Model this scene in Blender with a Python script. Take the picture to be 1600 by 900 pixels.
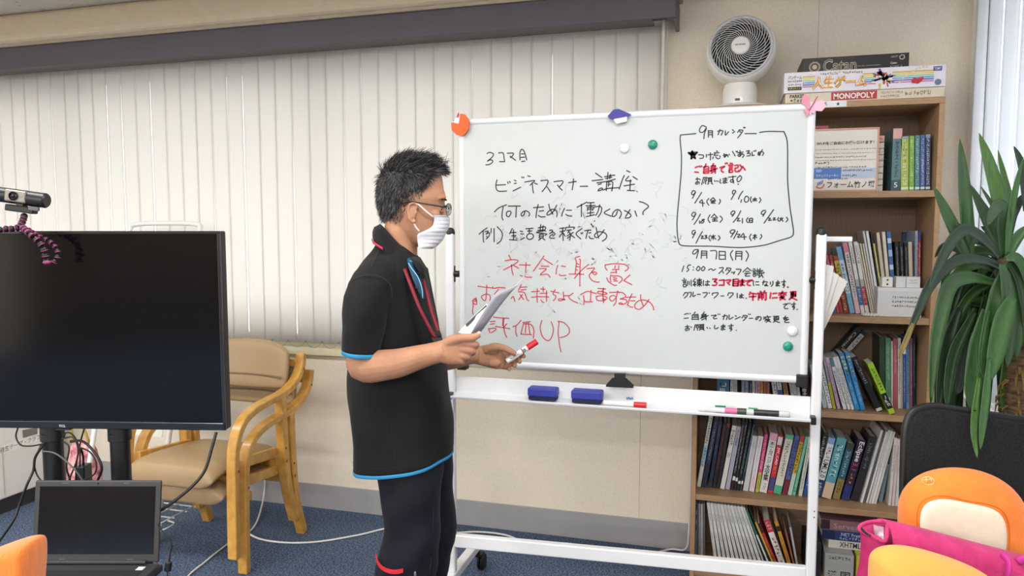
import bpy, bmesh, math, random
from mathutils import Vector, Matrix, Quaternion
from mathutils import noise as mnoise
random.seed(7)
for _o in list(bpy.data.objects):
    bpy.data.objects.remove(_o)
SC = bpy.context.scene
COL = SC.collection

# ---------------------------------------------------------------- camera, world, lights, exposure
FPX = 1150.0
CAMH = 1.42
PITCH = math.atan(90 / FPX)
YAW = math.atan(((FPX * FPX + 8100) / 4000.0) / (FPX / math.cos(PITCH)))
cam_data = bpy.data.cameras.new('camera')
cam = bpy.data.objects.new('camera', cam_data)
COL.objects.link(cam)
cam.location = (0, 0, CAMH)
cam.rotation_euler = (math.pi / 2 - PITCH, 0, YAW)
cam_data.sensor_width = 36.0
cam_data.lens = FPX / 1600 * 36.0
cam_data.clip_start = 0.05
SC.camera = cam

world = bpy.data.worlds.new('world')
SC.world = world
world.use_nodes = True
wbg = world.node_tree.nodes['Background']
wbg.inputs['Color'].default_value = (0.97, 0.985, 1.0, 1)
wbg.inputs['Strength'].default_value = 0.4

def area_light(name, loc, size, power, rot=(0, 0, 0), color=(1, 1, 1)):
    d = bpy.data.lights.new(name, 'AREA')
    d.shape = 'RECTANGLE'
    d.size, d.size_y = size
    d.energy = power
    d.color = color
    o = bpy.data.objects.new(name, d)
    COL.objects.link(o)
    o.location = loc
    o.rotation_euler = rot
    return o

LAMP = (1.0, 0.975, 0.94)
for _lx in (-3.7, -1.9, -0.1):
    for _ly, _lp in ((1.35, 24), (-1.2, 42), (-3.2, 88), (-5.0, 104)):
        area_light('ceiling_lamp', (_lx, _ly, 2.47), (1.2, 0.3), _lp, color=LAMP)
SC.view_settings.view_transform = 'Standard'
SC.view_settings.look = 'None'
SC.view_settings.exposure = 0.1
SC.view_settings.gamma = 1.0
SC.view_settings.use_curve_mapping = False

# ---------------------------------------------------------------- pixel helpers (for measuring points on known planes)
_cp, _sp, _cy, _sy = math.cos(PITCH), math.sin(PITCH), math.cos(YAW), math.sin(YAW)
FWD = Vector((-_sy * _cp, _cy * _cp, -_sp))
RGT = Vector((_cy, _sy, 0))
UPV = RGT.cross(FWD)
CO = Vector((0, 0, CAMH))
FH = Vector((-_sy, _cy, 0))
def ray(x, y): return FWD + RGT * ((x - 800) / FPX) - UPV * ((y - 450) / FPX)
def atY(x, y, Y):
    d = ray(x, y); return CO + d * (Y / d.y)
def atX(x, y, X):
    d = ray(x, y); return CO + d * (X / d.x)
def atZ(x, y, Z):
    d = ray(x, y); return CO + d * ((Z - CAMH) / d.z)
def atD(x, y, D): return CO + ray(x, y) * D
def proj(P):
    v = Vector(P) - CO
    w = v.dot(FWD)
    return 800 + FPX * v.dot(RGT) / w, 450 - FPX * v.dot(UPV) / w

# ---------------------------------------------------------------- materials
def lin(c):
    if isinstance(c, str):
        c = c.lstrip('#')
        if len(c) == 3: c = ''.join(q * 2 for q in c)
        c = [int(c[i:i + 2], 16) / 255 for i in (0, 2, 4)]
        c = [x / 12.92 if x <= 0.04045 else ((x + 0.055) / 1.055) ** 2.4 for x in c]
    return (c[0], c[1], c[2], 1)

_MC = {}
def mat(hexc, rough=0.5, var=0.06, nscale=30.0, bump=0.0, bscale=200.0, metal=0.0, spec=0.5, sheen=0.0, coat=0.0,
        trans=0.0, stretch=None, emit=None, sss=0.0, name=None, hex2=None, alpha=1.0):
    key = (hexc, rough, var, nscale, bump, bscale, metal, spec, sheen, coat, trans, stretch, emit, sss, hex2, alpha)
    if key in _MC: return _MC[key]
    m = bpy.data.materials.new(name or 'material')
    m.use_nodes = True
    nt = m.node_tree
    b = nt.nodes['Principled BSDF']
    c = lin(hexc)
    tc = nt.nodes.new('ShaderNodeTexCoord')
    mp = nt.nodes.new('ShaderNodeMapping')
    nt.links.new(tc.outputs['Object'], mp.inputs[0])
    if stretch: mp.inputs['Scale'].default_value = stretch
    n = nt.nodes.new('ShaderNodeTexNoise')
    n.inputs['Scale'].default_value = nscale
    n.inputs['Detail'].default_value = 4
    nt.links.new(mp.outputs[0], n.inputs['Vector'])
    r = nt.nodes.new('ShaderNodeValToRGB')
    c2 = lin(hex2) if hex2 else c
    r.color_ramp.elements[0].position = 0.3
    r.color_ramp.elements[1].position = 0.7
    r.color_ramp.elements[0].color = tuple(max(0, x * (1 - var)) for x in c[:3]) + (1,)
    r.color_ramp.elements[1].color = tuple(min(1, x * (1 + var)) for x in c2[:3]) + (1,)
    nt.links.new(n.outputs['Fac'], r.inputs[0])
    nt.links.new(r.outputs[0], b.inputs['Base Color'])
    b.inputs['Roughness'].default_value = rough
    b.inputs['Metallic'].default_value = metal
    b.inputs['Specular IOR Level'].default_value = spec
    if sheen: b.inputs['Sheen Weight'].default_value = sheen
    if coat: b.inputs['Coat Weight'].default_value = coat
    if trans: b.inputs['Transmission Weight'].default_value = trans
    if alpha < 1: b.inputs['Alpha'].default_value = alpha
    if sss:
        b.inputs['Subsurface Weight'].default_value = sss
        b.inputs['Subsurface Radius'].default_value = (0.012, 0.005, 0.003)
    if emit:
        b.inputs['Emission Color'].default_value = lin(emit[0])
        b.inputs['Emission Strength'].default_value = emit[1]
    if bump:
        n2 = nt.nodes.new('ShaderNodeTexNoise')
        n2.inputs['Scale'].default_value = bscale
        n2.inputs['Detail'].default_value = 3
        nt.links.new(mp.outputs[0], n2.inputs['Vector'])
        bp = nt.nodes.new('ShaderNodeBump')
        bp.inputs['Strength'].default_value = bump
        bp.inputs['Distance'].default_value = 0.002
        nt.links.new(n2.outputs['Fac'], bp.inputs['Height'])
        nt.links.new(bp.outputs[0], b.inputs['Normal'])
    _MC[key] = m
    return m

def translucent_mat(hexc, tr=0.35):
    m = bpy.data.materials.new('blind_fabric')
    m.use_nodes = True
    nt = m.node_tree
    out = nt.nodes['Material Output']
    b = nt.nodes['Principled BSDF']
    b.inputs['Roughness'].default_value = 0.7
    b.inputs['Specular IOR Level'].default_value = 0.2
    n = nt.nodes.new('ShaderNodeTexNoise')
    n.inputs['Scale'].default_value = 9
    r = nt.nodes.new('ShaderNodeValToRGB')
    c = lin(hexc)
    r.color_ramp.elements[0].color = tuple(x * 0.97 for x in c[:3]) + (1,)
    r.color_ramp.elements[1].color = c
    nt.links.new(n.outputs['Fac'], r.inputs[0])
    nt.links.new(r.outputs[0], b.inputs['Base Color'])
    t = nt.nodes.new('ShaderNodeBsdfTranslucent')
    t.inputs['Color'].default_value = c
    mx = nt.nodes.new('ShaderNodeMixShader')
    mx.inputs[0].default_value = tr
    nt.links.new(b.outputs[0], mx.inputs[1])
    nt.links.new(t.outputs[0], mx.inputs[2])
    nt.links.new(mx.outputs[0], out.inputs['Surface'])
    return m

# ---------------------------------------------------------------- mesh builder
ORG = {}
V3 = Vector
def origin_of(o): return ORG.get(o.as_pointer(), V3((0, 0, 0)))

def catmull(pts, k=6, closed=False):
    pts = [V3(p) for p in pts]
    n = len(pts)
    if n < 3 or k <= 1: return pts
    out = []
    rng = n if closed else n - 1
    for i in range(rng):
        if closed: p0, p1, p2, p3 = pts[(i - 1) % n], pts[i], pts[(i + 1) % n], pts[(i + 2) % n]
        else:
            p1, p2 = pts[i], pts[i + 1]
            p0 = pts[i - 1] if i > 0 else p1 * 2 - p2
            p3 = pts[i + 2] if i + 2 < n else p2 * 2 - p1
        for j in range(k):
            t = j / k
            out.append(0.5 * ((2 * p1) + (p2 - p0) * t + (2 * p0 - 5 * p1 + 4 * p2 - p3) * t * t + (3 * p1 - p0 - 3 * p2 + p3) * t ** 3))
    if not closed: out.append(pts[-1])
    return out

def interp(tab, y):
    """tab: rows (key, a, b, ...) sorted by key; linear interpolation"""
    if y <= tab[0][0]: return tab[0][1:]
    for r0, r1 in zip(tab, tab[1:]):
        if y <= r1[0]:
            t = (y - r0[0]) / (r1[0] - r0[0])
            return tuple(a + (b - a) * t for a, b in zip(r0[1:], r1[1:]))
    return tab[-1][1:]

class MB:
    def __init__(s):
        s.v, s.f, s.m, s.cur = [], [], [], 0
    def use(s, i):
        s.cur = i; return s
    def add(s, vs, fs):
        k = len(s.v)
        s.v += [V3(p) for p in vs]
        for f in fs:
            s.f.append([i + k for i in f]); s.m.append(s.cur)
        return s
    def obox(s, c, ax, ay, az):
        c, ax, ay, az = V3(c), V3(ax), V3(ay), V3(az)
        vs = [c + ax * i + ay * j + az * k for k in (-1, 1) for j in (-1, 1) for i in (-1, 1)]
        return s.add(vs, [(0, 2, 3, 1), (4, 5, 7, 6), (0, 1, 5, 4), (2, 6, 7, 3), (0, 4, 6, 2), (1, 3, 7, 5)])
    def box(s, x0, x1, y0, y1, z0, z1):
        return s.obox(((x0 + x1) / 2, (y0 + y1) / 2, (z0 + z1) / 2), ((x1 - x0) / 2, 0, 0), (0, (y1 - y0) / 2, 0), (0, 0, (z1 - z0) / 2))
    def quad(s, *p):
        return s.add(p, [tuple(range(len(p)))])
    def tube(s, pts, r, n=8, closed=False, caps=True, k=1, flat=None, up=None):
        """round (or elliptical: flat = (scale a, scale b)) tube through pts; k>1 smooths the path"""
        P = catmull(pts, k, closed)
        m = len(P)
        if isinstance(r, (int, float)): R = [r] * m
        else:
            R0 = list(r); R = []
            for i in range(m):
                t = i / (m - 1) * (len(R0) - 1); a = min(int(t), len(R0) - 2)
                R.append(R0[a] + (R0[a + 1] - R0[a]) * (t - a))
        T = []
        for i in range(m):
            if closed: d = P[(i + 1) % m] - P[i - 1]
            else: d = P[min(i + 1, m - 1)] - P[max(i - 1, 0)]
            T.append(d.normalized() if d.length > 1e-9 else V3((0, 0, 1)))
        a = V3(up) if up is not None else (V3((0, 0, 1)) if abs(T[0].z) < 0.9 else V3((1, 0, 0)))
        rings = []
        for i in range(m):
            a = (a - T[i] * a.dot(T[i]))
            if a.length < 1e-6: a = T[i].orthogonal()
            a.normalize()
            b = T[i].cross(a)
            fa, fb = flat or (1, 1)
            rings.append([P[i] + a * (math.cos(2 * math.pi * j / n) * R[i] * fa) + b * (math.sin(2 * math.pi * j / n) * R[i] * fb) for j in range(n)])
        return s.loft(rings, caps=caps and not closed, wrap=closed)
    def band(s, pts, w, t, up, k=1, closed=False):
        """rectangular bar along pts: w across 'up x tangent', t along up"""
        P = catmull(pts, k, closed); m = len(P); up = V3(up); rings = []
        for i in range(m):
            if closed: d = P[(i + 1) % m] - P[i - 1]
            else: d = P[min(i + 1, m - 1)] - P[max(i - 1, 0)]
            d.normalize()
            b = d.cross(up).normalized()
            rings.append([P[i] + up * (t / 2 * x) + b * (w / 2 * y) for x, y in ((-1, -1), (1, -1), (1, 1), (-1, 1))])
        return s.loft(rings, caps=not closed, wrap=closed)
    def loft(s, rings, caps=True, wrap=False, open_=False):
        n = len(rings[0]); m = len(rings); fs = []
        nn = n - 1 if open_ else n
        for i in range(m if wrap else m - 1):
            for j in range(nn):
                a, b = i * n + j, i * n + (j + 1) % n
                c, d = ((i + 1) % m) * n + (j + 1) % n, ((i + 1) % m) * n + j
                fs.append((a, b, c, d))
        if caps and not wrap and not open_:
            fs.append(tuple(range(n))[::-1]); fs.append(tuple((m - 1) * n + j for j in range(n)))
        return s.add([p for r in rings for p in r], fs)
    def grid(s, rows):
        return s.loft(rows, caps=False, open_=True)
    def prism(s, pts, off):
        pts = [V3(p) for p in pts]; off = V3(off); n = len(pts)
        fs = [tuple(range(n))[::-1], tuple(range(n, 2 * n))] + [(i, (i + 1) % n, n + (i + 1) % n, n + i) for i in range(n)]
        return s.add(pts + [p + off for p in pts], fs)
    def lathe(s, o, ax, prof, n=24, ref=None):
        """prof: (radius, height along ax)"""
        ax = V3(ax).normalized(); o = V3(o)
        a = (V3(ref) if ref else ax.orthogonal()).normalized(); b = ax.cross(a)
        rings = [[o + ax * h + (a * math.cos(2 * math.pi * j / n) + b * math.sin(2 * math.pi * j / n)) * max(r, 1e-5) for j in range(n)] for r, h in prof]
        return s.loft(rings)
    def ball(s, c, r, n=10, m=8, ax=None):
        c = V3(c)
        if isinstance(r, (int, float)): r = (r, r, r)
        A = ax or (V3((1, 0, 0)), V3((0, 1, 0)), V3((0, 0, 1)))
        rings = []
        for i in range(m + 1):
            t = -math.pi / 2 + math.pi * i / m
            cr = max(math.cos(t), 1e-4)
            rings.append([c + A[0] * (r[0] * cr * math.cos(2 * math.pi * j / n)) + A[1] * (r[1] * cr * math.sin(2 * math.pi * j / n)) + A[2] * (r[2] * math.sin(t)) for j in range(n)])
        return s.loft(rings)
    def build(s, name, mats, parent=None, smooth=False, bevel=0, seg=2, sub=0, solid=0, origin=None, angle=0.6):
        o3 = origin_of(parent) if parent is not None else V3(origin or (0, 0, 0))
        me = bpy.data.meshes.new(name)
        me.from_pydata([tuple(p - o3) for p in s.v], [], s.f)
        if not isinstance(mats, (list, tuple)): mats = [mats]
        for mm in mats: me.materials.append(mm)
        me.polygons.foreach_set('material_index', s.m)
        bm = bmesh.new(); bm.from_mesh(me)
        bmesh.ops.recalc_face_normals(bm, faces=bm.faces)
        bm.to_mesh(me); bm.free()
        if smooth:
            me.polygons.foreach_set('use_smooth', [True] * len(me.polygons))
            if smooth != 'all':
                try: me.set_sharp_from_angle(angle=angle)
                except Exception: pass
        o = bpy.data.objects.new(name, me)
        COL.objects.link(o)
        if parent is not None: o.parent = parent
        else: o.location = o3
        ORG[o.as_pointer()] = o3
        if solid:
            md = o.modifiers.new('solid', 'SOLIDIFY'); md.thickness = solid; md.offset = 0
        if bevel:
            md = o.modifiers.new('bevel', 'BEVEL'); md.width = bevel; md.segments = seg; md.limit_method = 'ANGLE'; md.angle_limit = 0.7
            md.harden_normals = False
        if sub:
            md = o.modifiers.new('sub', 'SUBSURF'); md.levels = sub; md.render_levels = sub
        return o

def tag(o, label=None, cat=None, group=None, kind=None):
    if label: o['label'] = label
    if cat: o['category'] = cat
    if group: o['group'] = group
    if kind: o['kind'] = kind
    return o
def thing(name, label, cat, loc=(0, 0, 0), group=None):
    o = bpy.data.objects.new(name, None)
    COL.objects.link(o)
    o.location = loc
    o.empty_display_size = 0.05
    ORG[o.as_pointer()] = V3(loc)
    return tag(o, label, cat, group)
def dup(root, d, label, rz=0.0):
    def cp(o, par):
        c = o.copy(); COL.objects.link(c)
        if par is not None: c.parent = par
        for ch in list(o.children): cp(ch, c)
        return c
    r = cp(root, None)
    r.location = root.location + V3(d)
    r.rotation_euler.z += rz
    r['label'] = label
    return r

# ---------------------------------------------------------------- lettering
_TC = {}
def glyphs(body, bold=0.0, vertical=False):
    key = (body, bold, vertical)
    if key in _TC: return _TC[key]
    cu = bpy.data.curves.new('lettering', 'FONT')
    cu.body = '\n'.join(body) if vertical else body
    cu.size = 1; cu.resolution_u = 2; cu.fill_mode = 'FRONT'; cu.offset = bold
    if vertical: cu.align_x = 'CENTER'; cu.space_line = 0.78
    o = bpy.data.objects.new('lettering', cu)
    COL.objects.link(o)
    dg = bpy.context.evaluated_depsgraph_get()
    me = bpy.data.meshes.new_from_object(o.evaluated_get(dg))
    vs = [(v.co.x, v.co.y) for v in me.vertices]
    fs = [tuple(p.vertices) for p in me.polygons]
    bpy.data.objects.remove(o); bpy.data.curves.remove(cu); bpy.data.meshes.remove(me)
    if not vs: vs, fs = [(0, 0), (1, 0), (1, 1)], []
    x0, x1 = min(v[0] for v in vs), max(v[0] for v in vs)
    y0, y1 = min(v[1] for v in vs), max(v[1] for v in vs)
    W, H = max(x1 - x0, 1e-3), max(y1 - y0, 1e-3)
    _TC[key] = ([((x - x0) / W, (y - y0) / H) for x, y in vs], fs, W / H)
    return _TC[key]
def put_text(mb, body, o, ex, ey, bold=0.0, vertical=False, fit=False):
    """fill the rectangle o, o+ex, o+ey (fit keeps the aspect, centred)"""
    vs, fs, asp = glyphs(body, bold, vertical)
    o, ex, ey = V3(o), V3(ex), V3(ey)
    if fit:
        W, H = ex.length, ey.length
        if W / H > asp:
            nw = H * asp; o = o + ex.normalized() * ((W - nw) / 2); ex = ex.normalized() * nw
        else:
            nh = W / asp; o = o + ey.normalized() * ((H - nh) / 2); ey = ey.normalized() * nh
    mb.add([o + ex * x + ey * y for x, y in vs], fs)
def scribble(mb, o, ex, ey, n, seed=0, wid=0.18):
    """n small illegible printed characters in a row along ex, height ey"""
    rn = random.Random(seed)
    o, ex, ey = V3(o), V3(ex), V3(ey)
    st = ex / n
    for i in range(n):
        c = o + st * (i + 0.1); cx = st * 0.78
        for k in range(rn.randint(3, 4)):
            if rn.random() < 0.55:
                y = rn.choice((0.02, 0.3, 0.55, 0.8)); a = rn.random() * 0.2; b = 0.75 + rn.random() * 0.25
                mb.quad(c + cx * a + ey * y, c + cx * b + ey * y, c + cx * b + ey * (y + wid), c + cx * a + ey * (y + wid))
            else:
                x = rn.choice((0.05, 0.4, 0.78)); a = rn.random() * 0.3; b = 0.7 + rn.random() * 0.3
                mb.quad(c + cx * x + ey * a, c + cx * (x + wid) + ey * a, c + cx * (x + wid) + ey * b, c + cx * x + ey * b)
def ribbon(mb, pts, w, nrm, k=5):
    P = catmull(pts, k) if len(pts) > 2 else [V3(p) for p in pts]
    nrm = V3(nrm); m = len(P); L, R = [], []
    if m == 2: P = [P[0], (P[0] + P[1]) / 2, P[1]]; m = 3
    T = [(P[min(i + 1, m - 1)] - P[max(i - 1, 0)]).normalized() for i in range(m)]
    rows = []
    def side(i): return T[i].cross(nrm).normalized() * (w / 2)
    rows.append((P[0] - T[0] * w * 0.4 + side(0) * 0.45, P[0] - T[0] * w * 0.4 - side(0) * 0.45))
    for i in range(m): rows.append((P[i] + side(i), P[i] - side(i)))
    rows.append((P[-1] + T[-1] * w * 0.4 + side(m - 1) * 0.45, P[-1] + T[-1] * w * 0.4 - side(m - 1) * 0.45))
    mb.grid([list(r) for r in rows])
def strokes(text):
    for st in text.replace('\n', ' ').split('|'):
        pts = [tuple(float(a) for a in q.split(',')) for q in st.split() if ',' in q]
        if pts: yield pts
# ================================================================ ROOM
XL, XR, YB, YW, ZC = -5.0, 0.90, -6.2, 3.265, 2.53
M_wall = mat('#ebe1cf', 0.85, 0.05, 120, bump=0.35, bscale=220, name='wallpaper')
M_ceil = mat('#cfc8bd', 0.9, 0.05, 60, bump=0.5, bscale=90, name='ceiling_tile')
M_white = mat('#eceeef', 0.35, 0.015, 8, name='white_paint')
M_wframe = mat('#e9ebee', 0.3, 0.015, 8, coat=0.3, name='white_coated_steel')
M_black = mat('#121214', 0.45, 0.1, 40, name='black_plastic')

def carpet():
    m = mat('#364254', 0.95, 0.2, 125, bump=1.0, bscale=250, spec=0.1, hex2='#667690', name='carpet')
    for n in m.node_tree.nodes:
        if n.type == 'VALTORGB': n.color_ramp.elements[0].position = .42; n.color_ramp.elements[1].position = .60
        if n.type == 'TEX_NOISE': n.inputs['Roughness'].default_value = .75
    return m
mb = MB(); mb.box(XL - .1, XR + .6, YB, YW + .1, -0.06, 0.0)
tag(mb.build('floor', carpet()), kind='structure')
mb = MB(); mb.box(XL - .1, XR + .6, YB - .1, YW + .1, ZC, ZC + 0.06)
ceil_o = tag(mb.build('ceiling', M_ceil), kind='structure')
# holes of the ceiling boards
mb = MB(); rn = random.Random(3)
for i in range(420):
    x, y = rn.uniform(-4.2, -2.2), rn.uniform(1.6, 3.0); r = rn.uniform(0.002, 0.006)
    mb.add([(x + r * math.cos(a) * (1 + .4 * rn.random()), y + r * math.sin(a), ZC - 0.0012) for a in [k * math.pi / 3 for k in range(6)]], [tuple(range(6))])
mb.build('ceiling_pinholes', mat('#7d766c', 0.9), ceil_o)

# back wall with the window opening behind the blind
WX0, WX1, WZ0, WZ1 = -4.9, -0.36, 0.80, 2.26
mb = MB()
mb.box(XL - .1, WX0, YW, YW + .12, 0, ZC); mb.box(WX1, XR + .1, YW, YW + .12, 0, ZC)
mb.box(WX0, WX1, YW, YW + .12, 0, WZ0); mb.box(WX0, WX1, YW, YW + .12, WZ1, ZC)
wall_back = tag(mb.build('wall_back', M_wall), kind='structure')
mb = MB()
for x in (-0.345, 0.345):
    mb.box(x - .0008, x + .0008, YW - 0.0012, YW, 0.1, ZC)
mb.build('wallpaper_seam', mat('#b3a58f', 0.9), wall_back)
mb = MB(); mb.box(XL - .1, XR + .1, YB - .1, YB, 0, ZC)
tag(mb.build('wall_front', mat('#62594f', .8, .05, 30)), kind='structure')
mb = MB(); mb.box(XL - .1, XL, YB, YW, 0, ZC)
tag(mb.build('wall_left', M_wall), kind='structure')
# right wall with its window
RW0, RW1, RZ0, RZ1 = 1.2, 3.10, 0.80, 2.40
mb = MB()
mb.box(XR, XR + .12, YB, RW0, 0, ZC); mb.box(XR, XR + .12, RW1, YW, 0, ZC)
mb.box(XR, XR + .12, RW0, RW1, 0, RZ0); mb.box(XR, XR + .12, RW0, RW1, RZ1, ZC)
tag(mb.build('wall_right', mat('#e3ddd3', 0.7, 0.03, 60, bump=0.1)), kind='structure')
# beam over the curtain box
mb = MB(); mb.box(XL - .1, XR, 3.0, YW, 2.385, ZC)
tag(mb.build('trim_beam', mat('#d6c6aa', 0.7, 0.04, 20), bevel=0.035, seg=4), kind='structure')
mb = MB(); mb.box(XL, -0.19, 3.035, YW, 2.372, 2.39)
tag(mb.build('trim_1', mat('#b3a692', 0.6)), kind='structure')
# baseboards
M_base = mat('#a3a3a6', 0.5, 0.04, 14, name='baseboard_vinyl')
mb = MB(); mb.box(XL, XR, YW - 0.008, YW, 0, 0.125)
tag(mb.build('baseboard_back', M_base, bevel=0.002), kind='structure')
mb = MB(); mb.box(XR - 0.008, XR, YB, YW - .008, 0, 0.125)
tag(mb.build('baseboard_right', M_base, bevel=0.002), kind='structure')

# back window: frame, panes, sill
M_day = mat('#ffffff', 0.4, 0.0, emit=('#f4f8ff', 1.9), name='daylight_pane')
w1 = tag(bpy.data.objects.new('window_1', None), kind='structure'); COL.objects.link(w1)
mb = MB()
for x in (WX0, -3.4, -1.9, WX1): mb.box(x - .025, x + .025, YW + .03, YW + .08, WZ0, WZ1)
mb.box(WX0, WX1, YW + .03, YW + .08, WZ0, WZ0 + .05); mb.box(WX0, WX1, YW + .03, YW + .08, WZ1 - .05, WZ1)
mb.build('window_frame', mat('#c9cbcc', 0.4, metal=0.6), w1)
mb = MB(); mb.box(WX0, WX1, YW + .05, YW + .055, WZ0, WZ1); mb.build('window_pane', M_day, w1)
mb = MB(); mb.box(-4.95, -0.33, YW - .03, YW + .02, 0.795, 0.90)
mb.build('window_sill', mat('#d6d0b0', 0.5, 0.03), w1, bevel=0.004)
# right window
w2 = tag(bpy.data.objects.new('window_2', None), kind='structure'); COL.objects.link(w2)
mb = MB()
for y in (RW0, 2.0, RW1 - .05): mb.box(XR + .02, XR + .09, y, y + .05, RZ0, RZ1)
mb.box(XR + .02, XR + .09, RW0, RW1, RZ0, RZ0 + .05); mb.box(XR + .02, XR + .09, RW0, RW1, RZ1 - .05, RZ1)
mb.build('window_frame', M_white, w2)
mb = MB(); mb.box(XR - .014, XR + .01, RW1 - .012, RW1 - .006, 0.78, 2.5); mb.build('window_gasket', mat('#5a5752', .6), w2)  # dark strip added in place of the dark gap between casing and blind
mb = MB(); mb.box(XR + .10, XR + .105, RW0, RW1, RZ0, RZ1); mb.build('window_pane', M_day, w2)
mb = MB(); mb.box(XR - .03, XR + .02, RW0 - .05, RW1 + .02, RZ0 - .05, RZ0); mb.build('window_sill', M_white, w2, bevel=.004)
# window casing post beside the corner
mb = MB(); mb.box(XR - .022, XR + .01, RW1 - .005, RW1 + .11, 0.75, ZC)
tag(mb.build('trim_2', mat('#ece7df', 0.45, 0.02), bevel=.004), kind='structure')

# curtain box (grey pelmet) over the blind
pel = thing('curtain_box', 'long dark grey curtain box above the white vertical blind', 'curtain box', (-2.5, 3.1, 2.3))
M_pel = mat('#58545c', 0.5, 0.06, 6, name='grey_metal')
M_pel2 = mat('#65605f', 0.55, 0.05, 6)
mb = MB(); mb.box(XL + .01, -0.205, 3.045, 3.06, 2.262, 2.37); mb.build('front_board', M_pel, pel, bevel=.002)
mb = MB(); mb.box(XL + .01, -0.205, 3.06, YW - .002, 2.355, 2.37); mb.build('top_board', M_pel, pel)
mb = MB(); mb.box(-0.218, -0.203, 3.06, YW - .002, 2.258, 2.355); mb.build('end_board', M_pel, pel, bevel=.002)
mb = MB(); mb.box(XL + .01, -0.30, 3.062, 3.182, 2.268, 2.274); mb.build('bottom_lip', M_pel2, pel)

# vertical blind
bl = thing('vertical_blind', 'white vertical slat blind covering the wide window', 'window blind', (-2.5, 3.19, 2.26))
M_slat = translucent_mat('#eceae5', 0.3)
mb = MB(); mb.box(XL + .05, -0.25, 3.186, 3.215, 2.29, 2.32); mb.build('head_rail', mat('#8a8a88', 0.5), bl)
rn = random.Random(5)
xs = -0.322; i = 0; bottoms = []
while xs > -4.75:
    a = math.radians(-.8 + rn.uniform(-.3, .3))
    w = 0.0466 + rn.uniform(-.0008, .0010)
    ux, uy = math.cos(a), math.sin(a)
    rows = []
    drift = rn.uniform(-.003, .003)
    for q in range(7):
        z = 2.272 - q / 6 * (2.272 - 0.868)
        row = []
        for j in range(7):
            t = -1 + 2 * j / 6
            bow = 0.0003 * (1 - t * t)
            row.append((xs + ux * w * t - uy * bow + drift * q / 6, 3.197 + uy * w * t - bow * ux, z))
        rows.append(row)
    mb = MB(); mb.grid(rows)
    mb.build('slat', M_slat, bl, smooth='all', solid=0.0006)
    bottoms.append(xs + drift)
    xs -= 0.0925; i += 1
mb = MB()
for a, b in zip(bottoms, bottoms[1:]):
    mb.tube([(a, 3.19, .872), (a - .02, 3.19, .852), ((a + b) / 2, 3.19, .842), (b + .02, 3.19, .852), (b, 3.19, .872)], 0.0011, 5, k=4)
mb.build('bottom_chain', mat('#8b8a84', 0.4, metal=0.4), bl, smooth=True)
mb = MB()
for a in bottoms: mb.ball((a, 3.19, .872), .004, 6, 5)
mb.build('chain_clip', mat('#77766f', 0.4), bl)
mb = MB(); mb.tube([(-0.262, 3.185, 2.29), (-0.264, 3.19, 1.9), (-0.262, 3.19, 1.3)], 0.007, 8)
mb.build('control_wand', mat('#dedbd4', 0.4), bl, smooth=True)
mb = MB(); mb.tube([(-0.248, 3.185, 2.29), (-0.244, 3.19, 1.9), (-0.25, 3.19, 1.3)], 0.0025, 6)
mb.build('control_cord', mat('#c8c4ba', 0.6), bl, smooth=True)

# blind of the right window
b2 = thing('vertical_blind', 'bright white vertical blind on the right window behind the plant', 'window blind', (XR, 2.3, 2.4))
mb = MB(); mb.box(XR - .06, XR - .02, RW0, RW1 - .02, 2.43, 2.47); mb.build('head_rail', M_white, b2)
M_slat2 = translucent_mat('#f4f7fa', 0.36)
y = 3.015; rn = random.Random(9)
while y > 1.25:
    a = math.radians(rn.uniform(1, 3)); w = 0.0722
    rows = [[(XR - .045 + math.sin(a) * w * t - 0.004 * (1 - t * t), y + math.cos(a) * w * t, z) for t in (-1, -.5, 0, .5, 1)] for z in (2.43, 1.6, 0.86)]
    mb = MB(); mb.grid(rows); mb.build('slat', M_slat2, b2, smooth='all', solid=.0012)
    y -= 0.146
# ================================================================ WHITEBOARD
YBD = 2.55
BX0, BX1, BZ0, BZ1 = -0.935, 0.268, 0.922, 1.822
M_board = mat('#c3c9c9', 0.42, 0.02, 3, name='board_enamel')
M_alu = mat('#dfe1e4', 0.28, 0.02, 8, spec=0.6, name='white_anodised_frame')
wb = thing('whiteboard', 'mobile whiteboard on a white castered stand covered in black and red handwriting', 'whiteboard', (-.33, YBD, 0))
mb = MB(); mb.box(BX0 + .01, BX1 - .01, YBD - .008, YBD + .008, BZ0 + .01, BZ1 - .01)
panel = mb.build('board_panel', M_board, wb)
def frame_bar(p, q):
    mb = MB(); p, q = V3(p), V3(q)
    mb.tube([p, q], 0.0135, 16); mb.build('frame_rail', M_alu, wb, smooth=True, angle=0.9)
frame_bar((BX0, YBD, BZ0 + .012), (BX1, YBD, BZ0 + .012)); frame_bar((BX0, YBD, BZ1 - .012), (BX1, YBD, BZ1 - .012))
frame_bar((BX0 + .012, YBD, BZ0), (BX0 + .012, YBD, BZ1)); frame_bar((BX1 - .012, YBD, BZ0), (BX1 - .012, YBD, BZ1))
for x, z in ((BX0 + .01, BZ0 + .005), (BX1 - .016, BZ0 + .01)):
    mb = MB(); mb.box(x - .018, x + .018, YBD - .02, YBD + .02, z - .022, z + .02)
    mb.build('corner_cap', M_black, wb, bevel=.004)
PX0, PX1 = -0.972, 0.298
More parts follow.
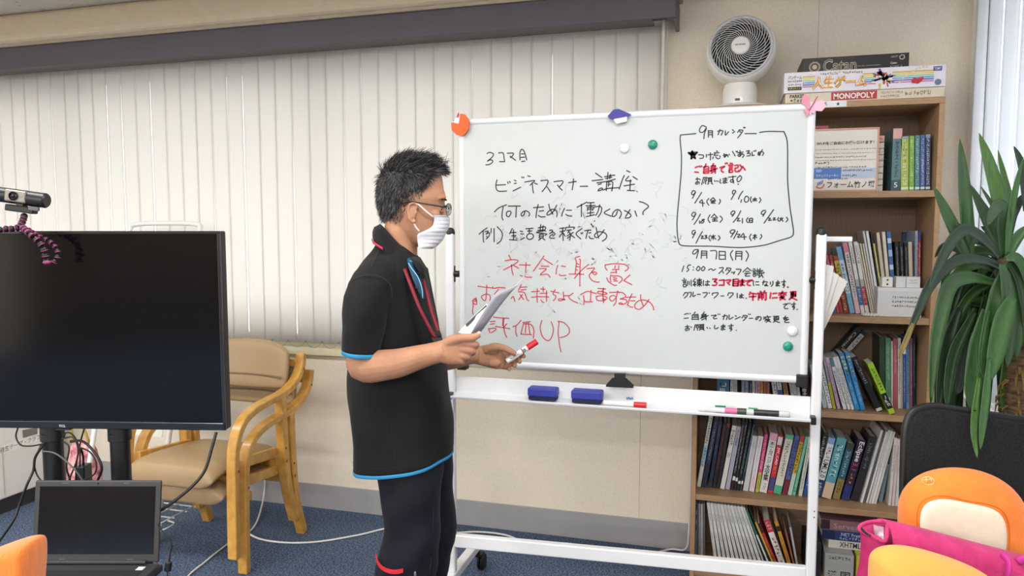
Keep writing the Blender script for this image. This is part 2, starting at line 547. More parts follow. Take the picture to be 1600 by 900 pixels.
for px in (PX0, PX1):
    mb = MB(); mb.obox((px, YBD, .765), (.0155, 0, 0), (0, .0155, 0), (0, 0, .645))
    post = mb.build('post', M_wframe, wb, bevel=.007, seg=3)
    mb = MB(); mb.lathe((px, YBD, 1.405), (0, 0, 1), [(.0165, 0), (.0175, .008), (.014, .02), (.006, .025), (0, .0255)], 16)
    mb.build('cap', M_black, post, smooth=True)
    s = 1 if px < 0 else -1
    mb = MB(); mb.tube([(px + s * .012, YBD, 1.26), (px + s * .034, YBD, 1.26)], .012, 12); mb.box(px + s * .0155 - .002, px + s * .0155 + .002, YBD - .006, YBD + .006, 1.23, 1.29)
    mb.build('pivot', M_black, post, smooth=True)
    mb = MB()
    for z in (.48, .5): mb.lathe((px + .004, YBD - .0155, z), (0, -1, 0), [(.0025, 0), (.0015, .0015), (0, .002)], 8)
    mb.build('bolt', mat('#4a4a4c', .4, metal=.5), post)
    # foot with casters
    mb = MB(); mb.obox((px, YBD, .105), (.019, 0, 0), (0, .31, 0), (0, 0, .017))
    foot = mb.build('foot', M_wframe, wb, bevel=.005)
    for sy in (-.285, .285):
        mb = MB(); c = V3((px + .02, YBD + sy + .008, .034))
        mb.lathe(c - V3((.013, 0, 0)), (1, 0, 0), [(.0, 0), (.03, .0), (.034, .004), (.034, .009), (.026, .0115), (.026, .0145), (.034, .017), (.034, .022), (.03, .026), (0, .026)], 24)
        cs = mb.build('caster', M_black, foot, smooth=True)
        mb = MB(); mb.lathe((px, YBD + sy, .056), (0, 0, 1), [(.012, 0), (.014, .02), (.009, .033)], 12); mb.obox((px + .012, YBD + sy + .002, .066), (.016, 0, 0), (0, .02, 0), (0, 0, .006))
        mb.build('caster_fork', M_black, foot, smooth=True)
mb = MB(); mb.obox(((PX0 + PX1) / 2, YBD, .264), ((PX1 - PX0) / 2 - .014, 0, .017), (0, .0145, 0), (0, 0, .024))
mb.build('cross_bar', M_wframe, wb, bevel=.004)
# tray: L section, back plate and shallow trough
TZ0, TZ1 = 0.812, 0.875
mb = MB()
prof = [(YBD + .016, TZ1), (YBD + .010, TZ1 + .001), (YBD + .006, TZ0 + .008), (YBD - .045, TZ0 + .003), (YBD - .062, TZ0 + .0055), (YBD - .066, TZ0 + .004), (YBD - .064, TZ0 - .004), (YBD - .045, TZ0 - .009), (YBD + .012, TZ0 - .004)]
mb.prism([(PX0 + .016, y, z) for y, z in prof], (PX1 - PX0 - .032, 0, 0))
tray = mb.build('tray', M_alu, wb, bevel=.0015)
for px, s in ((PX0 + .013, 1), (PX1 - .013, -1)):
    mb = MB(); mb.box(px - .008, px + .008, YBD - .068, YBD - .03, TZ0 - .011, TZ0 + .013)
    mb.build('end_cap', M_black, tray, bevel=.002)
mb = MB(); mb.box(PX1 + .016, PX1 + .10, YBD + .05, YBD + .062, 1.383, 1.40); mb.box(PX1 - .005, PX1 + .016, YBD, YBD + .062, 1.383, 1.40)
mb.build('hanger_arm', M_wframe, wb, bevel=.003)

# ---------------------------------------------------------------- handwriting (marker strokes lying on the enamel)
YS = YBD - .0085
def write(name, mats, blocks, label=None):
    for i, (ox, oy, sc, w, txt) in enumerate(blocks):
        mb = MB()
        for st in strokes(txt):
            P = [atY(ox + x / sc, oy + y / sc, YS) for x, y in st]
            ribbon(mb, P, w, (0, -1, 0), k=5 if len(P) > 2 else 1)
        o = mb.build(name, mats, panel)
        if label: o['label'] = label
INK_K = mat('#2b2d2f', 0.6, 0.15, 300, name='black_marker_ink')
INK_R = mat('#c2344c', 0.6, 0.2, 300, name='red_marker_ink')
INK_RB = mat('#b80f3c', 0.6, 0.2, 300, name='bold_red_marker_ink')
L = .0041
A = '''210,200 240,183 285,190 310,215 285,260 215,318|215,318 265,298 300,315 280,350 235,372 190,376|390,190 440,185 465,200 475,260 485,322|405,325 485,326
|525,195 610,192 622,210 595,250 575,262|570,240 610,270 655,303|725,298 722,200 735,150 755,133 780,150 805,205 830,298|745,205 790,205|740,260 800,255|752,323 800,318
|365,610 348,690 355,750 385,785 440,790 515,785|345,693 500,685|530,640 540,668|560,632 572,655|635,615 665,628|635,668 668,662|615,785 735,725|752,565 762,580|778,565 788,578
|845,548 885,558|800,645 950,620 925,655 880,695|915,655 925,760 935,815|950,660 998,680|1050,625 1150,615 1160,650 1130,720 1070,795|1150,720 1205,805|1255,640 1380,625 1395,650 1360,700 1335,718|1310,690 1345,735 1385,772'''
B = '''85,355 205,335|160,295 155,380 140,465|265,412 385,410|505,205 605,275|450,325 620,305|525,357 600,350|545,385 595,372|545,480 560,455 595,438 615,450 590,472 545,484|700,195 690,300
|645,262 750,245|735,240 808,238|660,290 760,268|735,225 728,290|590,350 700,330 815,298|680,340 672,480|690,345 760,335 775,380 758,485|700,385 740,380|715,345 705,410|620,470 700,445 870,432
|990,165 1045,190|955,240 920,320 875,455|1025,255 975,320 1065,325|1090,260 1158,305|950,405 1115,378|1050,310 1042,470|1000,475 1115,480'''
C = '''325,310 400,245 515,200|462,235 445,330 445,400 460,440|540,220 730,220|512,330 530,305 570,300 585,330 550,385 515,370 512,330|668,225 660,395|800,300 790,345 760,378 742,350 770,310 820,295 865,320 875,350 862,378
|935,245 1095,232|1010,195 985,300 975,400|1025,300 1095,290|1010,365 1050,388 1120,388|1175,190 1190,260 1240,345|1300,205 1240,310 1170,360 1145,345 1170,305 1230,270 1290,290 1305,340 1298,388|1420,255 1390,320 1375,380|1450,285 1530,285|1440,350 1480,372 1535,378
|85,660 140,610 210,560|150,610 150,720 158,785|175,620 230,612 195,660|195,655 245,640 240,690 195,735|200,690 210,700|275,570 270,640|320,570 320,780|370,545 430,610 450,680 425,760 365,812
|605,570 560,655|580,635 665,630|595,685 660,680|625,590 622,750|560,745 680,752|725,612 770,618|735,655 780,655|735,745 795,715|815,575 930,568|840,610 915,608|870,575 870,650|830,690 850,660 900,650 935,680 920,725 870,742 835,720 830,690
|1010,560 1115,545 1110,590 1000,600|1050,510 1040,600|1085,525 1080,600|980,630 1090,605 1130,610|985,635 1140,655 1110,680|1030,660 1025,720|1030,665 1085,660 1085,715|1030,690 1080,688|1030,720 1085,715|1015,755 1050,730|1085,730 1115,750
|1185,600 1225,595 1235,620 1185,650|1220,620 1260,640 1270,660 1235,690|1240,655 1190,695 1200,720 1265,722|1345,570 1420,560|1390,560 1400,760|1350,620 1430,605|1340,705 1390,630|1400,640 1430,690|1495,515 1498,545|1440,560 1435,590|1440,555 1570,550 1560,580|1455,600 1530,590|1500,595 1470,640|1490,620 1515,670 1500,755|1510,650 1460,690|1515,680 1465,725|1560,630 1520,665 1580,715'''
D = '''215,240 290,200 370,158|285,190 285,385|380,170 485,165|355,215 500,210|380,235 380,295|455,290 475,240 385,240|385,268 455,265|430,170 425,375|375,330 480,320|360,385 490,355|490,235 570,225 600,250 590,320 545,392|570,200 545,300 510,365
|730,265 640,325 750,378|850,295 820,365 775,385 770,345 810,290 860,275 900,310 905,360 875,412|955,290 1000,310 1050,350 1055,380 1020,405 965,405|1045,275 1010,330 975,385|1120,295 1150,380|1190,150 1260,170 1325,210 1325,240 1270,285 1245,325 1250,355
|295,570 200,650 275,735|275,640 285,655|295,632 305,648|335,605 435,595|390,590 370,660 355,725|400,640 435,635|405,690 425,725 475,728|515,555 530,640 555,720|640,590 590,660 530,710 490,695 500,655 560,620 640,635 680,680 665,730 610,770'''
write('black_handwriting', INK_K, [(740, 220, 10, L, A), (880, 250, 10, L, B), (740, 300, 10, L, C), (880, 300, 10, L, D)], 'black marker handwriting naming the lesson at the upper left')
E1 = '''650,85 685,160|590,175 700,158 780,165 790,190 700,250 570,315|690,235 700,330 720,400|715,240 805,292|815,238 990,242|920,200 915,300 910,400|825,405 880,415|880,415 935,430 1010,432|1200,100 1120,215 1030,340|1190,145 1335,235|1155,258 1275,262|1125,300 1235,300 1190,345 1145,385 1160,395 1250,385 1295,432
|1415,245 1395,310 1390,385|1470,255 1535,265|1435,385 1460,405 1540,402|165,572 300,590 430,605|305,555 300,680 290,780 265,795 225,755 230,725 290,695 340,705 362,740 355,800|400,580 395,592|425,605 500,592 595,600|490,622 425,695|560,640 520,700 600,760|480,790 600,720|685,765 720,735 745,810
|845,545 800,640|820,590 935,583|840,632 920,622|800,660 880,665 915,720 935,780 965,803|825,700 880,780|865,700 805,785|1005,660 1130,650|1095,615 1090,720 1095,825|1005,745 1120,735|1145,615 1220,620|1185,585 1190,660|1135,685 1245,680|1120,735 1275,740|1240,640 1240,810|1155,785 1170,815 1200,825
|1305,650 1435,675|1375,625 1340,690 1380,720 1380,760 1345,800|1500,665 1505,770 1460,800 1425,790 1440,770 1530,780|1505,720 1590,720|135,755 80,805 150,800 100,770|140,760 145,855 85,830|90,820 95,890'''
F1 = '''260,105 190,130 205,200 185,380|250,150 268,165 262,300 260,575|205,215 245,230|210,265 250,270|205,310 225,325|90,382 325,385|400,230 290,320 175,450|370,298 490,290 440,355 500,350 525,375 490,392 460,365|440,355 405,410 450,480 510,505 565,508
|655,240 780,222 940,228 1015,270 1005,310 965,335|655,240 660,290 690,322|815,250 805,290|870,250 865,290|765,315 875,308|740,362 835,352|825,315 830,370|680,440 710,500 790,555 835,555|745,395 735,450 745,505|760,410 870,415 920,450 910,490 870,525|780,435 840,450|780,465 830,470|790,490 850,492
|1045,395 955,475 960,490 1075,550|0,780 30,785|155,680 85,740 150,800 228,835|270,705 370,655 440,665 520,690|315,715 325,785 322,855|435,635 430,740 425,815|330,790 345,815 460,815|540,605 665,615|545,650 540,680 640,700 685,685 600,655 550,655|510,735 600,720 680,745 670,775 610,770|520,735 530,790 620,800 660,785|630,600 620,700 630,830
|720,670 880,665|850,645 830,740 775,800 735,790 725,750 760,720 810,725 830,770 815,840 785,875|870,670 920,670 975,715 965,745 890,770|890,770 980,785 995,820 940,855 875,850 890,830 930,845|985,745 1135,740|1075,690 1030,790 1005,865|1050,800 1125,800|1015,870 1050,895 1090,900|1210,705 1215,780 1255,890|1340,775 1290,850 1200,930 1130,915 1120,860 1180,800 1270,790 1360,830 1405,895 1415,945'''
G1 = '''70,290 62,340 68,385|305,415 380,425 490,430|265,470 330,465|270,500 320,492|250,548 265,600|250,555 320,545 335,565 280,600|420,430 415,515|430,430 425,510|465,495 425,535|330,525 500,552|425,520 440,600 462,655
|630,455 580,510 535,528|570,515 570,600 585,642|650,480 740,470|660,490 630,615|660,495 740,500 780,560 775,665|690,490 680,600|715,480 735,610|630,615 755,622|875,455 855,540 880,640 940,692 985,660 1010,560 985,470|1065,470 1075,490 1065,600 1085,760 1100,825|1065,465 1130,480 1190,540 1195,600 1150,640 1085,658'''
write('red_handwriting', INK_R, [(730, 390, 10, .0038, E1), (880, 390, 10, .0038, F1), (730, 440, 7.5, .0038, G1)], 'thin red marker handwriting at the lower left')
FR = '''105,248 300,230|105,248 102,320 118,500 115,700 108,800 90,1000 65,1280 65,1450 80,1570 105,1620 200,1635 500,1638 750,1652 920,1652 1150,1625 1350,1565 1490,1520 1518,1460 1500,1320 1475,1150 1455,950 1445,800 1445,600 1440,330 1400,205|912,230 1055,230|1095,215 1200,203 1400,205'''
R1 = '''430,150 380,130 345,175 350,210 390,210 430,160 405,230 398,295|455,190 455,275|455,195 505,195|505,195 505,280|460,220 500,218|460,245 500,243|570,200 635,195 615,250|600,180 575,245|668,195 668,250 708,205|755,180 770,195|755,225 785,205|845,180 820,215|850,185 885,190 860,235 820,285|845,200 860,215|895,150 900,162|910,150 916,160
|330,495 390,500 385,535 345,540|430,490 430,525|448,495 510,490|480,470 480,560|555,445 570,455|525,470 590,470|545,475 525,500 575,500|515,520 510,545|545,520 570,545 600,535|595,510 605,520|650,480 655,525|640,505 680,490 655,530 690,495 700,520|712,490 718,492 714,497|755,450 790,510|800,450 805,462|815,450 820,458
|820,470 890,460|850,440 850,515|885,480 840,515 825,495 870,480 900,500 880,530|930,450 970,445 940,480 975,475 975,505 935,510|1000,460 1005,505|1020,450 1040,445|1000,505 1030,500|1045,440 1050,450|1080,460 1100,500|1130,430 1090,500 1075,480 1110,455 1145,470 1130,505
|295,800 340,795|315,780 315,860 295,855 300,840 340,835 335,860|345,800 355,810|390,780 435,775|395,780 370,870|410,795 430,795 430,820 410,820 410,795|420,820 420,860|400,835 395,850|440,785 500,780|455,795 495,795|495,795 495,845|455,845 455,795|455,812 495,812|455,828 495,828|460,850 445,865|490,850 510,862
|530,815 540,830|555,820 565,825|575,825 580,830|605,800 600,840 615,850|635,795 690,790|640,815 690,812|668,780 668,845 640,845 650,830 690,845|705,775 800,765|760,760 760,830 735,835 735,810 765,810 770,850|840,765 815,790 820,830 850,820 870,780 850,755 835,770|825,858 830,868'''
STAR = '''205,470 315,465|315,465 240,545|240,545 250,450|255,450 290,540|290,540 205,470|230,490 290,490|250,480 265,510'''
R1R = '''290,655 330,640|285,710 330,715|345,635 352,648|368,635 374,645|425,610 415,640|400,645 395,725|400,650 455,645 455,725|405,675 450,672|405,700 450,698|400,725 455,722|520,605 505,630|490,635 490,700|495,635 540,632|540,632 540,725|495,655 535,655|495,675 535,672|475,700 565,665|540,690 490,725
|600,655 660,640 620,670 620,700 645,712|665,600 672,610|685,595 692,605|725,600 755,605|705,625 765,622|715,645 755,643|715,665 755,663|715,685 715,715|715,715 755,712 750,685 715,685|785,630 825,625 822,655 790,662|790,660 790,700 830,705 835,690|850,620 870,650|880,640 915,685|885,640 845,700'''
R2 = '''290,150 260,145 245,180 265,195 295,160 275,200 255,240|370,165 330,230 285,300|375,255 345,290 405,300|380,265 385,340|460,240 435,280 460,325|515,230 475,265|520,235 545,270|490,270 530,268|485,285 535,282|512,265 512,300|490,300 540,300|595,250 605,280 585,310
|795,145 765,140 755,175 775,185 800,150 770,200 740,255|885,150 850,200 830,250|870,255 860,290|920,215 905,250 915,285 950,275 960,235 940,215 920,215|990,220 980,260 995,290|1010,250 1060,245|1035,230 1035,275|1030,255 1010,275|1040,255 1060,272|1095,230 1110,260 1090,295
|295,420 265,415 245,450 270,465 300,430 280,470 255,510|355,435 320,500 275,565|345,520 345,555|400,500 375,510 400,530 375,550 360,535 390,515 405,505|475,445 450,500 475,545|530,435 490,480|530,440 570,485|510,485 550,482|505,505 560,500|532,485 532,525|505,525 570,522|600,460 630,495 600,540
|785,400 755,400 735,430 760,445 790,410 765,450 750,465|860,395 820,470 765,540|815,490 840,490 815,520 855,520|880,490 880,550|950,480 930,515 950,545|965,495 965,540|965,540 1005,540|1005,540 1005,490 965,495|968,517 1003,515|1170,390 1135,395 1115,430 1145,440 1175,400 1150,440 1135,465|1270,380 1210,465 1150,550|1205,485 1230,490 1205,515 1245,512|1265,485 1290,485 1265,510 1300,508
|1335,480 1320,500 1335,525|1350,490 1355,500|1385,485 1380,498|1365,480 1365,500 1345,525|1365,505 1390,525|1430,475 1448,505 1425,535|290,640 260,645 250,675 270,690 295,655 275,700 255,735|380,655 340,720 300,800|365,710 390,712 365,740 400,738|410,705 435,705 420,722 440,730 410,745|480,700 460,735 480,770|515,695 515,755|490,715 508,715 490,745|540,705 520,722 548,750|580,705 600,735 575,765
|785,635 750,635 725,660 755,680 790,645 760,690 735,725|820,650 795,700 770,745|815,690 850,690 820,725 855,722|895,675 860,720 930,722|900,690 905,755|990,685 970,725 990,770|1015,705 1055,700|1035,690 1035,755|1035,715 1010,740|1040,715 1060,730|1110,690 1122,715 1100,750'''
R3 = '''330,160 280,165 258,205 285,215 330,170 305,270|370,175 365,270|370,178 435,180|435,180 435,270|375,205 430,205|372,230 430,228|480,175 555,180 550,280|590,180 590,280|590,182 665,185|665,185 668,285|595,230 660,230|600,282 655,280|760,170 730,220 760,295|800,180 795,285|800,182 875,185|875,185 870,290|805,210 870,210|800,240 868,240|925,175 955,230 925,305
|148,362 125,435|205,355 190,385 210,410 185,435|205,355 235,352|268,375 268,382|265,410 265,418|325,370 305,405 330,425 350,390 330,368|390,370 365,405 390,425 412,390 390,370|455,415 490,400 515,420 545,402|590,390 640,385 625,420 585,460|630,430 645,455|690,385 670,425|690,390 735,395 720,430 680,470|695,410 715,425|745,440 750,450|765,440 768,450|785,435 770,465|800,405 860,408 850,440 825,475
|945,385 885,440|945,390 990,425|920,435 965,432|905,460 980,455|945,455 915,490 970,490|1015,400 1040,405|1005,425 1050,422|1015,440 1045,440|1015,455 1045,455|1015,470 1020,495 1045,490 1040,470 1015,470|1065,400 1075,415|1105,395 1095,412|1055,425 1135,420|1060,440 1130,438|1050,460 1145,455|1095,415 1090,500|1060,475 1080,480|1110,455 1140,510|1125,475 1085,510|1148,440 1152,450
|145,520 160,525|125,545 180,540|140,560 175,558|140,575 175,573|140,595 145,625 175,620 170,592 140,595|195,555 190,610|215,555 215,600|240,540 240,615|290,520 265,560 295,565 265,600|285,570 285,620|265,605 305,595|310,540 370,535|318,555 318,590|318,590 365,588|365,588 365,552 318,555|318,572 362,570|342,520 342,620|335,595 315,615|345,595 370,612|395,545 390,580 395,610|420,565 470,560|445,545 445,605 420,605 425,590 470,605
|1020,550 1015,580 1022,612|1045,565 1085,562|1045,600 1090,602|1130,570 1170,562|1150,545 1135,600|1180,560 1195,570|1180,580 1180,610 1160,612 1170,598 1200,615|1230,565 1230,595|1260,555 1262,590 1240,620|1300,570 1345,565|1300,585 1345,582|1322,545 1322,610 1300,612 1310,598 1345,615|1370,565 1420,560|1400,540 1400,605 1385,600 1395,585 1408,610 1390,635
|165,695 140,735|165,700 200,700 185,740 155,765|215,690 222,702|235,690 240,700|240,700 238,730 225,755|265,690 262,745 295,730|315,720 355,718|385,700 440,700 425,735 400,760|462,700 468,702 464,706|505,705 505,730|505,705 575,700 560,735 525,765|610,740 650,738|710,700 695,735|710,702 765,705 745,740 715,765|815,705 815,765|845,730 895,728|870,710 870,760 845,760 855,745 895,765|925,765 930,772'''
R3R = '''508,530 560,530 530,560|530,560 560,575 545,605 505,605|590,545 650,540|650,540 648,605|648,605 590,605|670,545 735,540 705,575|690,570 720,600|765,535 762,612|762,612 825,612|825,612 830,535 765,535|768,560 825,560|766,585 825,585|850,550 905,545|850,570 905,567|878,530 878,600 855,610 860,590 905,608|920,555 985,545 945,575 945,600 980,610|985,540 990,550|1000,538 1005,548|1445,626 1452,632
|980,690 965,725|975,705 1060,715|965,750 1050,745|1015,710 1010,795|1105,680 1115,695|1160,675 1150,692|1070,705 1180,700|1085,720 1080,790|1085,720 1125,720|1125,720 1125,785|1088,740 1122,740|1088,760 1122,760|1145,720 1145,765|1175,715 1175,785 1160,785|1235,700 1225,770|1260,710 1310,705|1255,765 1315,760|1380,680 1380,695|1335,705 1430,700|1370,705 1360,735|1395,705 1395,735|1345,720 1335,735|1410,715 1425,730|1380,735 1345,765|1365,750 1405,748 1350,790|1360,755 1415,785
|1480,690 1550,685|1490,705 1490,745|1490,745 1545,742|1545,742 1545,700|1545,700 1490,705|1492,725 1545,722|1515,690 1510,745 1465,785|1485,755 1560,790'''
R4 = '''1390,205 1440,198 1405,230 1410,255 1450,258|1450,190 1455,198|1470,188 1476,195|1490,205 1545,198|1525,180 1525,240 1505,235 1515,220 1532,245 1515,270|1560,270 1570,266|155,330 190,320|150,380 205,375|200,318 206,326|225,316 230,324|290,300 275,320|255,335 250,395|258,335 325,330|325,330 330,400|275,350 315,348|265,368 320,366|260,392 325,390
|405,298 390,320|375,330 370,375|375,330 425,328|425,328 425,400|380,345 420,343|380,360 420,358|355,380 455,345|425,375 370,400|490,345 555,340 520,365 525,385 560,380|575,325 580,333|595,325 600,332|630,355 690,348 680,395|660,330 640,395|715,335 715,390 765,365|790,345 805,355|790,390 855,360|895,340 875,375|895,345 940,348 920,380 890,410|905,362 920,372|955,325 960,333|975,325 980,333|965,380 1010,378
|1085,360 1060,395 1045,385 1070,358 1110,365 1110,395 1090,410|1190,345 1195,355|1145,365 1235,360|1175,365 1165,390|1205,362 1205,388|1155,378 1145,390|1190,385 1160,415|1180,400 1225,395 1175,430|1180,400 1235,425|1265,355 1335,352|1275,370 1275,400|1275,400 1330,398|1330,398 1330,365 1275,370|1275,385 1330,383|1300,355 1295,400 1265,430|1280,410 1345,432|1390,375 1450,370|1420,350 1400,395 1430,385 1440,405|1460,390 1415,410 1415,430 1465,430
|165,485 215,480|190,465 190,530 165,525 175,508 215,505 210,530|235,485 245,495|290,460 275,530|290,462 335,458|305,475 330,475 330,495 305,495 305,475|318,495 318,530|340,460 400,455|350,470 395,468|395,468 395,512|395,512 350,512 350,470|350,485 395,484|350,498 395,497|355,515 340,530|385,515 405,530|435,490 445,505|470,500 480,506|535,465 530,500 550,510 580,495|615,475 665,470|615,490 665,486|640,455 640,520 615,520 625,505 665,520
|705,475 765,468|740,450 740,510 720,505 730,490 748,515 730,540|800,528 806,530'''
write('black_handwriting', INK_K, [(1050, 180, 8, .0038, FR), (1050, 180, 8, .0037, R1), (1050, 180, 8, .0062, STAR), (1050, 280, 8, .0037, R2), (1050, 370, 8, .0037, R3), (1050, 450, 8, .0037, R4)], 'black marker notes and drawn calendar box at the right')
write('red_handwriting', INK_RB, [(1050, 180, 8, .0056, R1R), (1050, 370, 8, .0058, R3R)], 'bold crimson marker words among the notes at the right')
# faint smears of wiped writing
mb = MB(); rn = random.Random(12)
for i in range(150):
    x, z = rn.uniform(-.85, -.2), rn.uniform(1.1, 1.6)
    if rn.random() < .4: x, z = rn.uniform(-.6, -.1), rn.uniform(1.3, 1.5)
    P = [V3((x, YS + .0002, z))]
    for k in range(3): P.append(P[-1] + V3((rn.uniform(-.02, .02), 0, rn.uniform(-.02, .02))))
    ribbon(mb, P, rn.uniform(.002, .005), (0, -1, 0), 4)
tag(mb.build('wiped_traces', mat('#b9c0bf', 0.5, 0.02), panel), kind='stuff')
# ================================================================ BOOKCASE
M_wood = mat('#a98560', 0.5, 0.12, 9, stretch=(6, 6, 60), bump=0.05, hex2='#b08d69', name='oak_veneer')
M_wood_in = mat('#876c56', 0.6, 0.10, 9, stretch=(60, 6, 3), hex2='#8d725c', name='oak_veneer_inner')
KX0, KX1, KY0, KY1 = -0.108, 0.74, 2.97, 3.255
SHZ = [1.892, 1.564, 1.100, 0.735, 0.365, 0.055]
bk = thing('bookcase', 'tall open oak bookcase full of books behind the right half of the whiteboard', 'bookcase', (.316, 3.11, 0))
for x0, x1 in ((KX0, KX0 + .018), (KX1 - .018, KX1)):
    mb = MB(); mb.box(x0, x1, KY0, KY1, 0, SHZ[0] - .022); mb.build('side_panel', M_wood, bk, bevel=.0015)
mb = MB(); mb.box(KX0, KX1, KY0 - .002, KY1, SHZ[0] - .022, SHZ[0]); topp = mb.build('top_panel', mat('#a98560', 0.5, 0.12, 9, stretch=(3, 6, 60), bump=0.05, hex2='#b08d69'), bk, bevel=.0015)
mb = MB(); mb.box(KX0 + .018, KX1 - .018, KY1 - .006, KY1 - .001, 0.0, SHZ[0] - .022); mb.build('back_panel', M_wood_in, bk)
M_shelf = mat('#a07e5c', 0.5, 0.12, 9, stretch=(3, 30, 60), bump=0.05, hex2='#aa8866')
for z in SHZ[1:]:
    mb = MB(); mb.box(KX0 + .018, KX1 - .018, KY0 + .004, KY1 - .006, z - .024, z); mb.build('shelf', M_shelf, bk, bevel=.0015)
mb = MB(); mb.box(KX0 + .018, KX1 - .018, KY0 + .02, KY0 + .035, 0, SHZ[5] - .024); mb.build('plinth', M_wood, bk)
mb = MB(); yl = KY0 - .0026; mb.box(.265, .418, yl, KY0 - .002, 1.872, 1.894); strip = mb.build('name_strip', mat('#e9ebee', .6), topp)
mb = MB(); put_text(mb, '係', (.335, yl - .0004, 1.876), (.017, 0, 0), (0, 0, .0155)); put_text(mb, '★', (.381, yl - .0004, 1.876), (.015, 0, 0), (0, 0, .0145))
mb.build('name_text', mat('#26262a', .6), strip)

ORD = 'first second third fourth fifth sixth seventh eighth ninth tenth eleventh twelfth thirteenth fourteenth fifteenth sixteenth seventeenth eighteenth nineteenth'.split()
def ordinal(n):
    if n <= 19: return ORD[n - 1]
    tens = {2: 'twent', 3: 'thirt', 4: 'fort', 5: 'fift'}[n // 10]
    return tens + 'ieth' if n % 10 == 0 else tens + 'y-' + ORD[n % 10 - 1]
M_page = mat('#d8d2c4', 0.8, 0.05, 300, stretch=(1, 1, 1), name='paper_block')
def cmat(c): return mat(c, 0.42, 0.05, 25, name='printed_cover')
_sn = [0]
def make_book(A, ex, ez, t, h, d, col, bands=(), texts=(), label='', group='', kind='book', ey=V3((0, 1, 0)), name=None):
    """A: lower left corner of the spine face; ex across the spine, ez up, ey into the shelf"""
    b = thing(name or kind, label, {'book': 'book', 'magazine': 'magazine', 'binder': 'binder', 'notebook': 'notebook', 'paperback': 'book', 'folder': 'folder'}.get(kind, kind), A, group)
    M = cmat(col)
    c = .0016 if t > .006 else t * .2
    def bx(mb, a0, a1, b0, b1, c0, c1):
        mb.obox(A + ex * ((a0 + a1) / 2) + ey * ((b0 + b1) / 2) + ez * ((c0 + c1) / 2), ex * ((a1 - a0) / 2), ey * ((b1 - b0) / 2), ez * ((c1 - c0) / 2))
    mb = MB(); bx(mb, 0, t, 0, c, 0, h); bx(mb, 0, c, c, d, 0, h); bx(mb, t - c, t, c, d, 0, h)
    mb.build('cover', M, b)
    mb = MB(); bx(mb, c, t - c, c, d - .003, .003, h - .003); mb.build('pages', M_page, b)
    for f0, f1, bc in bands:
        mb = MB(); bx(mb, .0003, t - .0003, -.0006, .0002, h * (1 - f1), h * (1 - f0)); mb.build('spine_band', cmat(bc), b)
    for tx in texts:
        body, tc, f0, f1, mode = tx[:5]; wf = tx[5] if len(tx) > 5 else .62
        mb = MB(); o = A - ey * .0011
        x0 = t * (1 - wf) / 2
        if mode == 'v': put_text(mb, body, o + ex * x0 + ez * (h * (1 - f1)), ex * (t * wf), ez * (h * (f1 - f0)), vertical=True, bold=.012)
        elif mode == 'h': put_text(mb, body, o + ex * x0 + ez * (h * (1 - f1)), ex * (t * wf), ez * (h * (f1 - f0)))
        elif mode == 'r': put_text(mb, body, o + ex * x0 + ez * (h * (1 - f0)), -ez * (h * (f1 - f0)), ex * (t * wf), bold=.012)
        else:
            _sn[0] += 1
            n = max(3, int(h * (f1 - f0) / (t * wf) * (1.0 if t < .02 else 1.2)))
            scribble(mb, o + ex * x0 + ez * (h * (1 - f0)), -ez * (h * (f1 - f0)), ex * (t * wf), n, _sn[0], .16)
        mb.build('spine_title', mat(tc, .5, .05), b)
    return b
class Shelf:
    """collects a row of books (pixel measures of base and top edge), keeps neighbours from cutting into each other, then builds them"""
    def __init__(s, name, group, z, py, ox, oy):
        s.name, s.group, s.z, s.py, s.ox, s.oy, s.n, s.q = name, group, z, py, ox, oy, 0, []
    def add(s, x0, x1, xt, yt, col, desc, bands=(), texts=(), Y=3.06, d=.15, kind='book', sc=4.444, shrink=.94):
        px = lambda X: s.ox + X / sc
        A = atY(px(x0), s.py, Y); B = atY(px(x1), s.py, Y); T = atY(px(xt), s.oy + yt / sc, Y)
        if A.x < KX0 + .0195: A.x = KX0 + .0195; T.x = max(T.x, A.x)
        s.n += 1
        lab = desc + ', %s from left on %s' % (ordinal(s.n), s.name)
        s.q.append([A.x, B.x, T.x, T.z, col, lab, bands, texts, Y, d, kind, shrink])
    def flush(s):
        z = s.z + .0004
        for i, (ax, bx, tx, tz, col, lab, bands, texts, Y, d, kind, shrink) in enumerate(s.q):
            w = bx - ax
            th = math.atan2(tx - ax, tz - z)
            if abs(th) < .02: th = 0
            if i + 1 < len(s.q) and abs(s.q[i + 1][8] - Y) < .1:
                n = s.q[i + 1]
                zz = min(tz, n[3])
                w = min(w, n[0] - ax)
                at = ax + (tx - ax) * (zz - z) / (tz - z); nt_ = n[0] + (n[2] - n[0]) * (zz - z) / (n[3] - z)
                w = min(w, max(nt_ - at, .003))
            w *= shrink
            ex = V3((math.cos(th), 0, -math.sin(th))); ez = V3((math.sin(th), 0, math.cos(th)))
            t = w * math.cos(th)
            P = V3((ax, Y, z)) + (V3((0, 0, t * math.sin(th))) if th > 0 else V3((0, 0, 0)))
            h = (tz - P.z) / math.cos(th)
            make_book(P, ex, ez, t, h, min(d, KY1 - .008 - Y), col, bands, texts, lab, s.group, kind)
        s.q = []

W_, K_ = '#e6e4df', '#1c1c20'
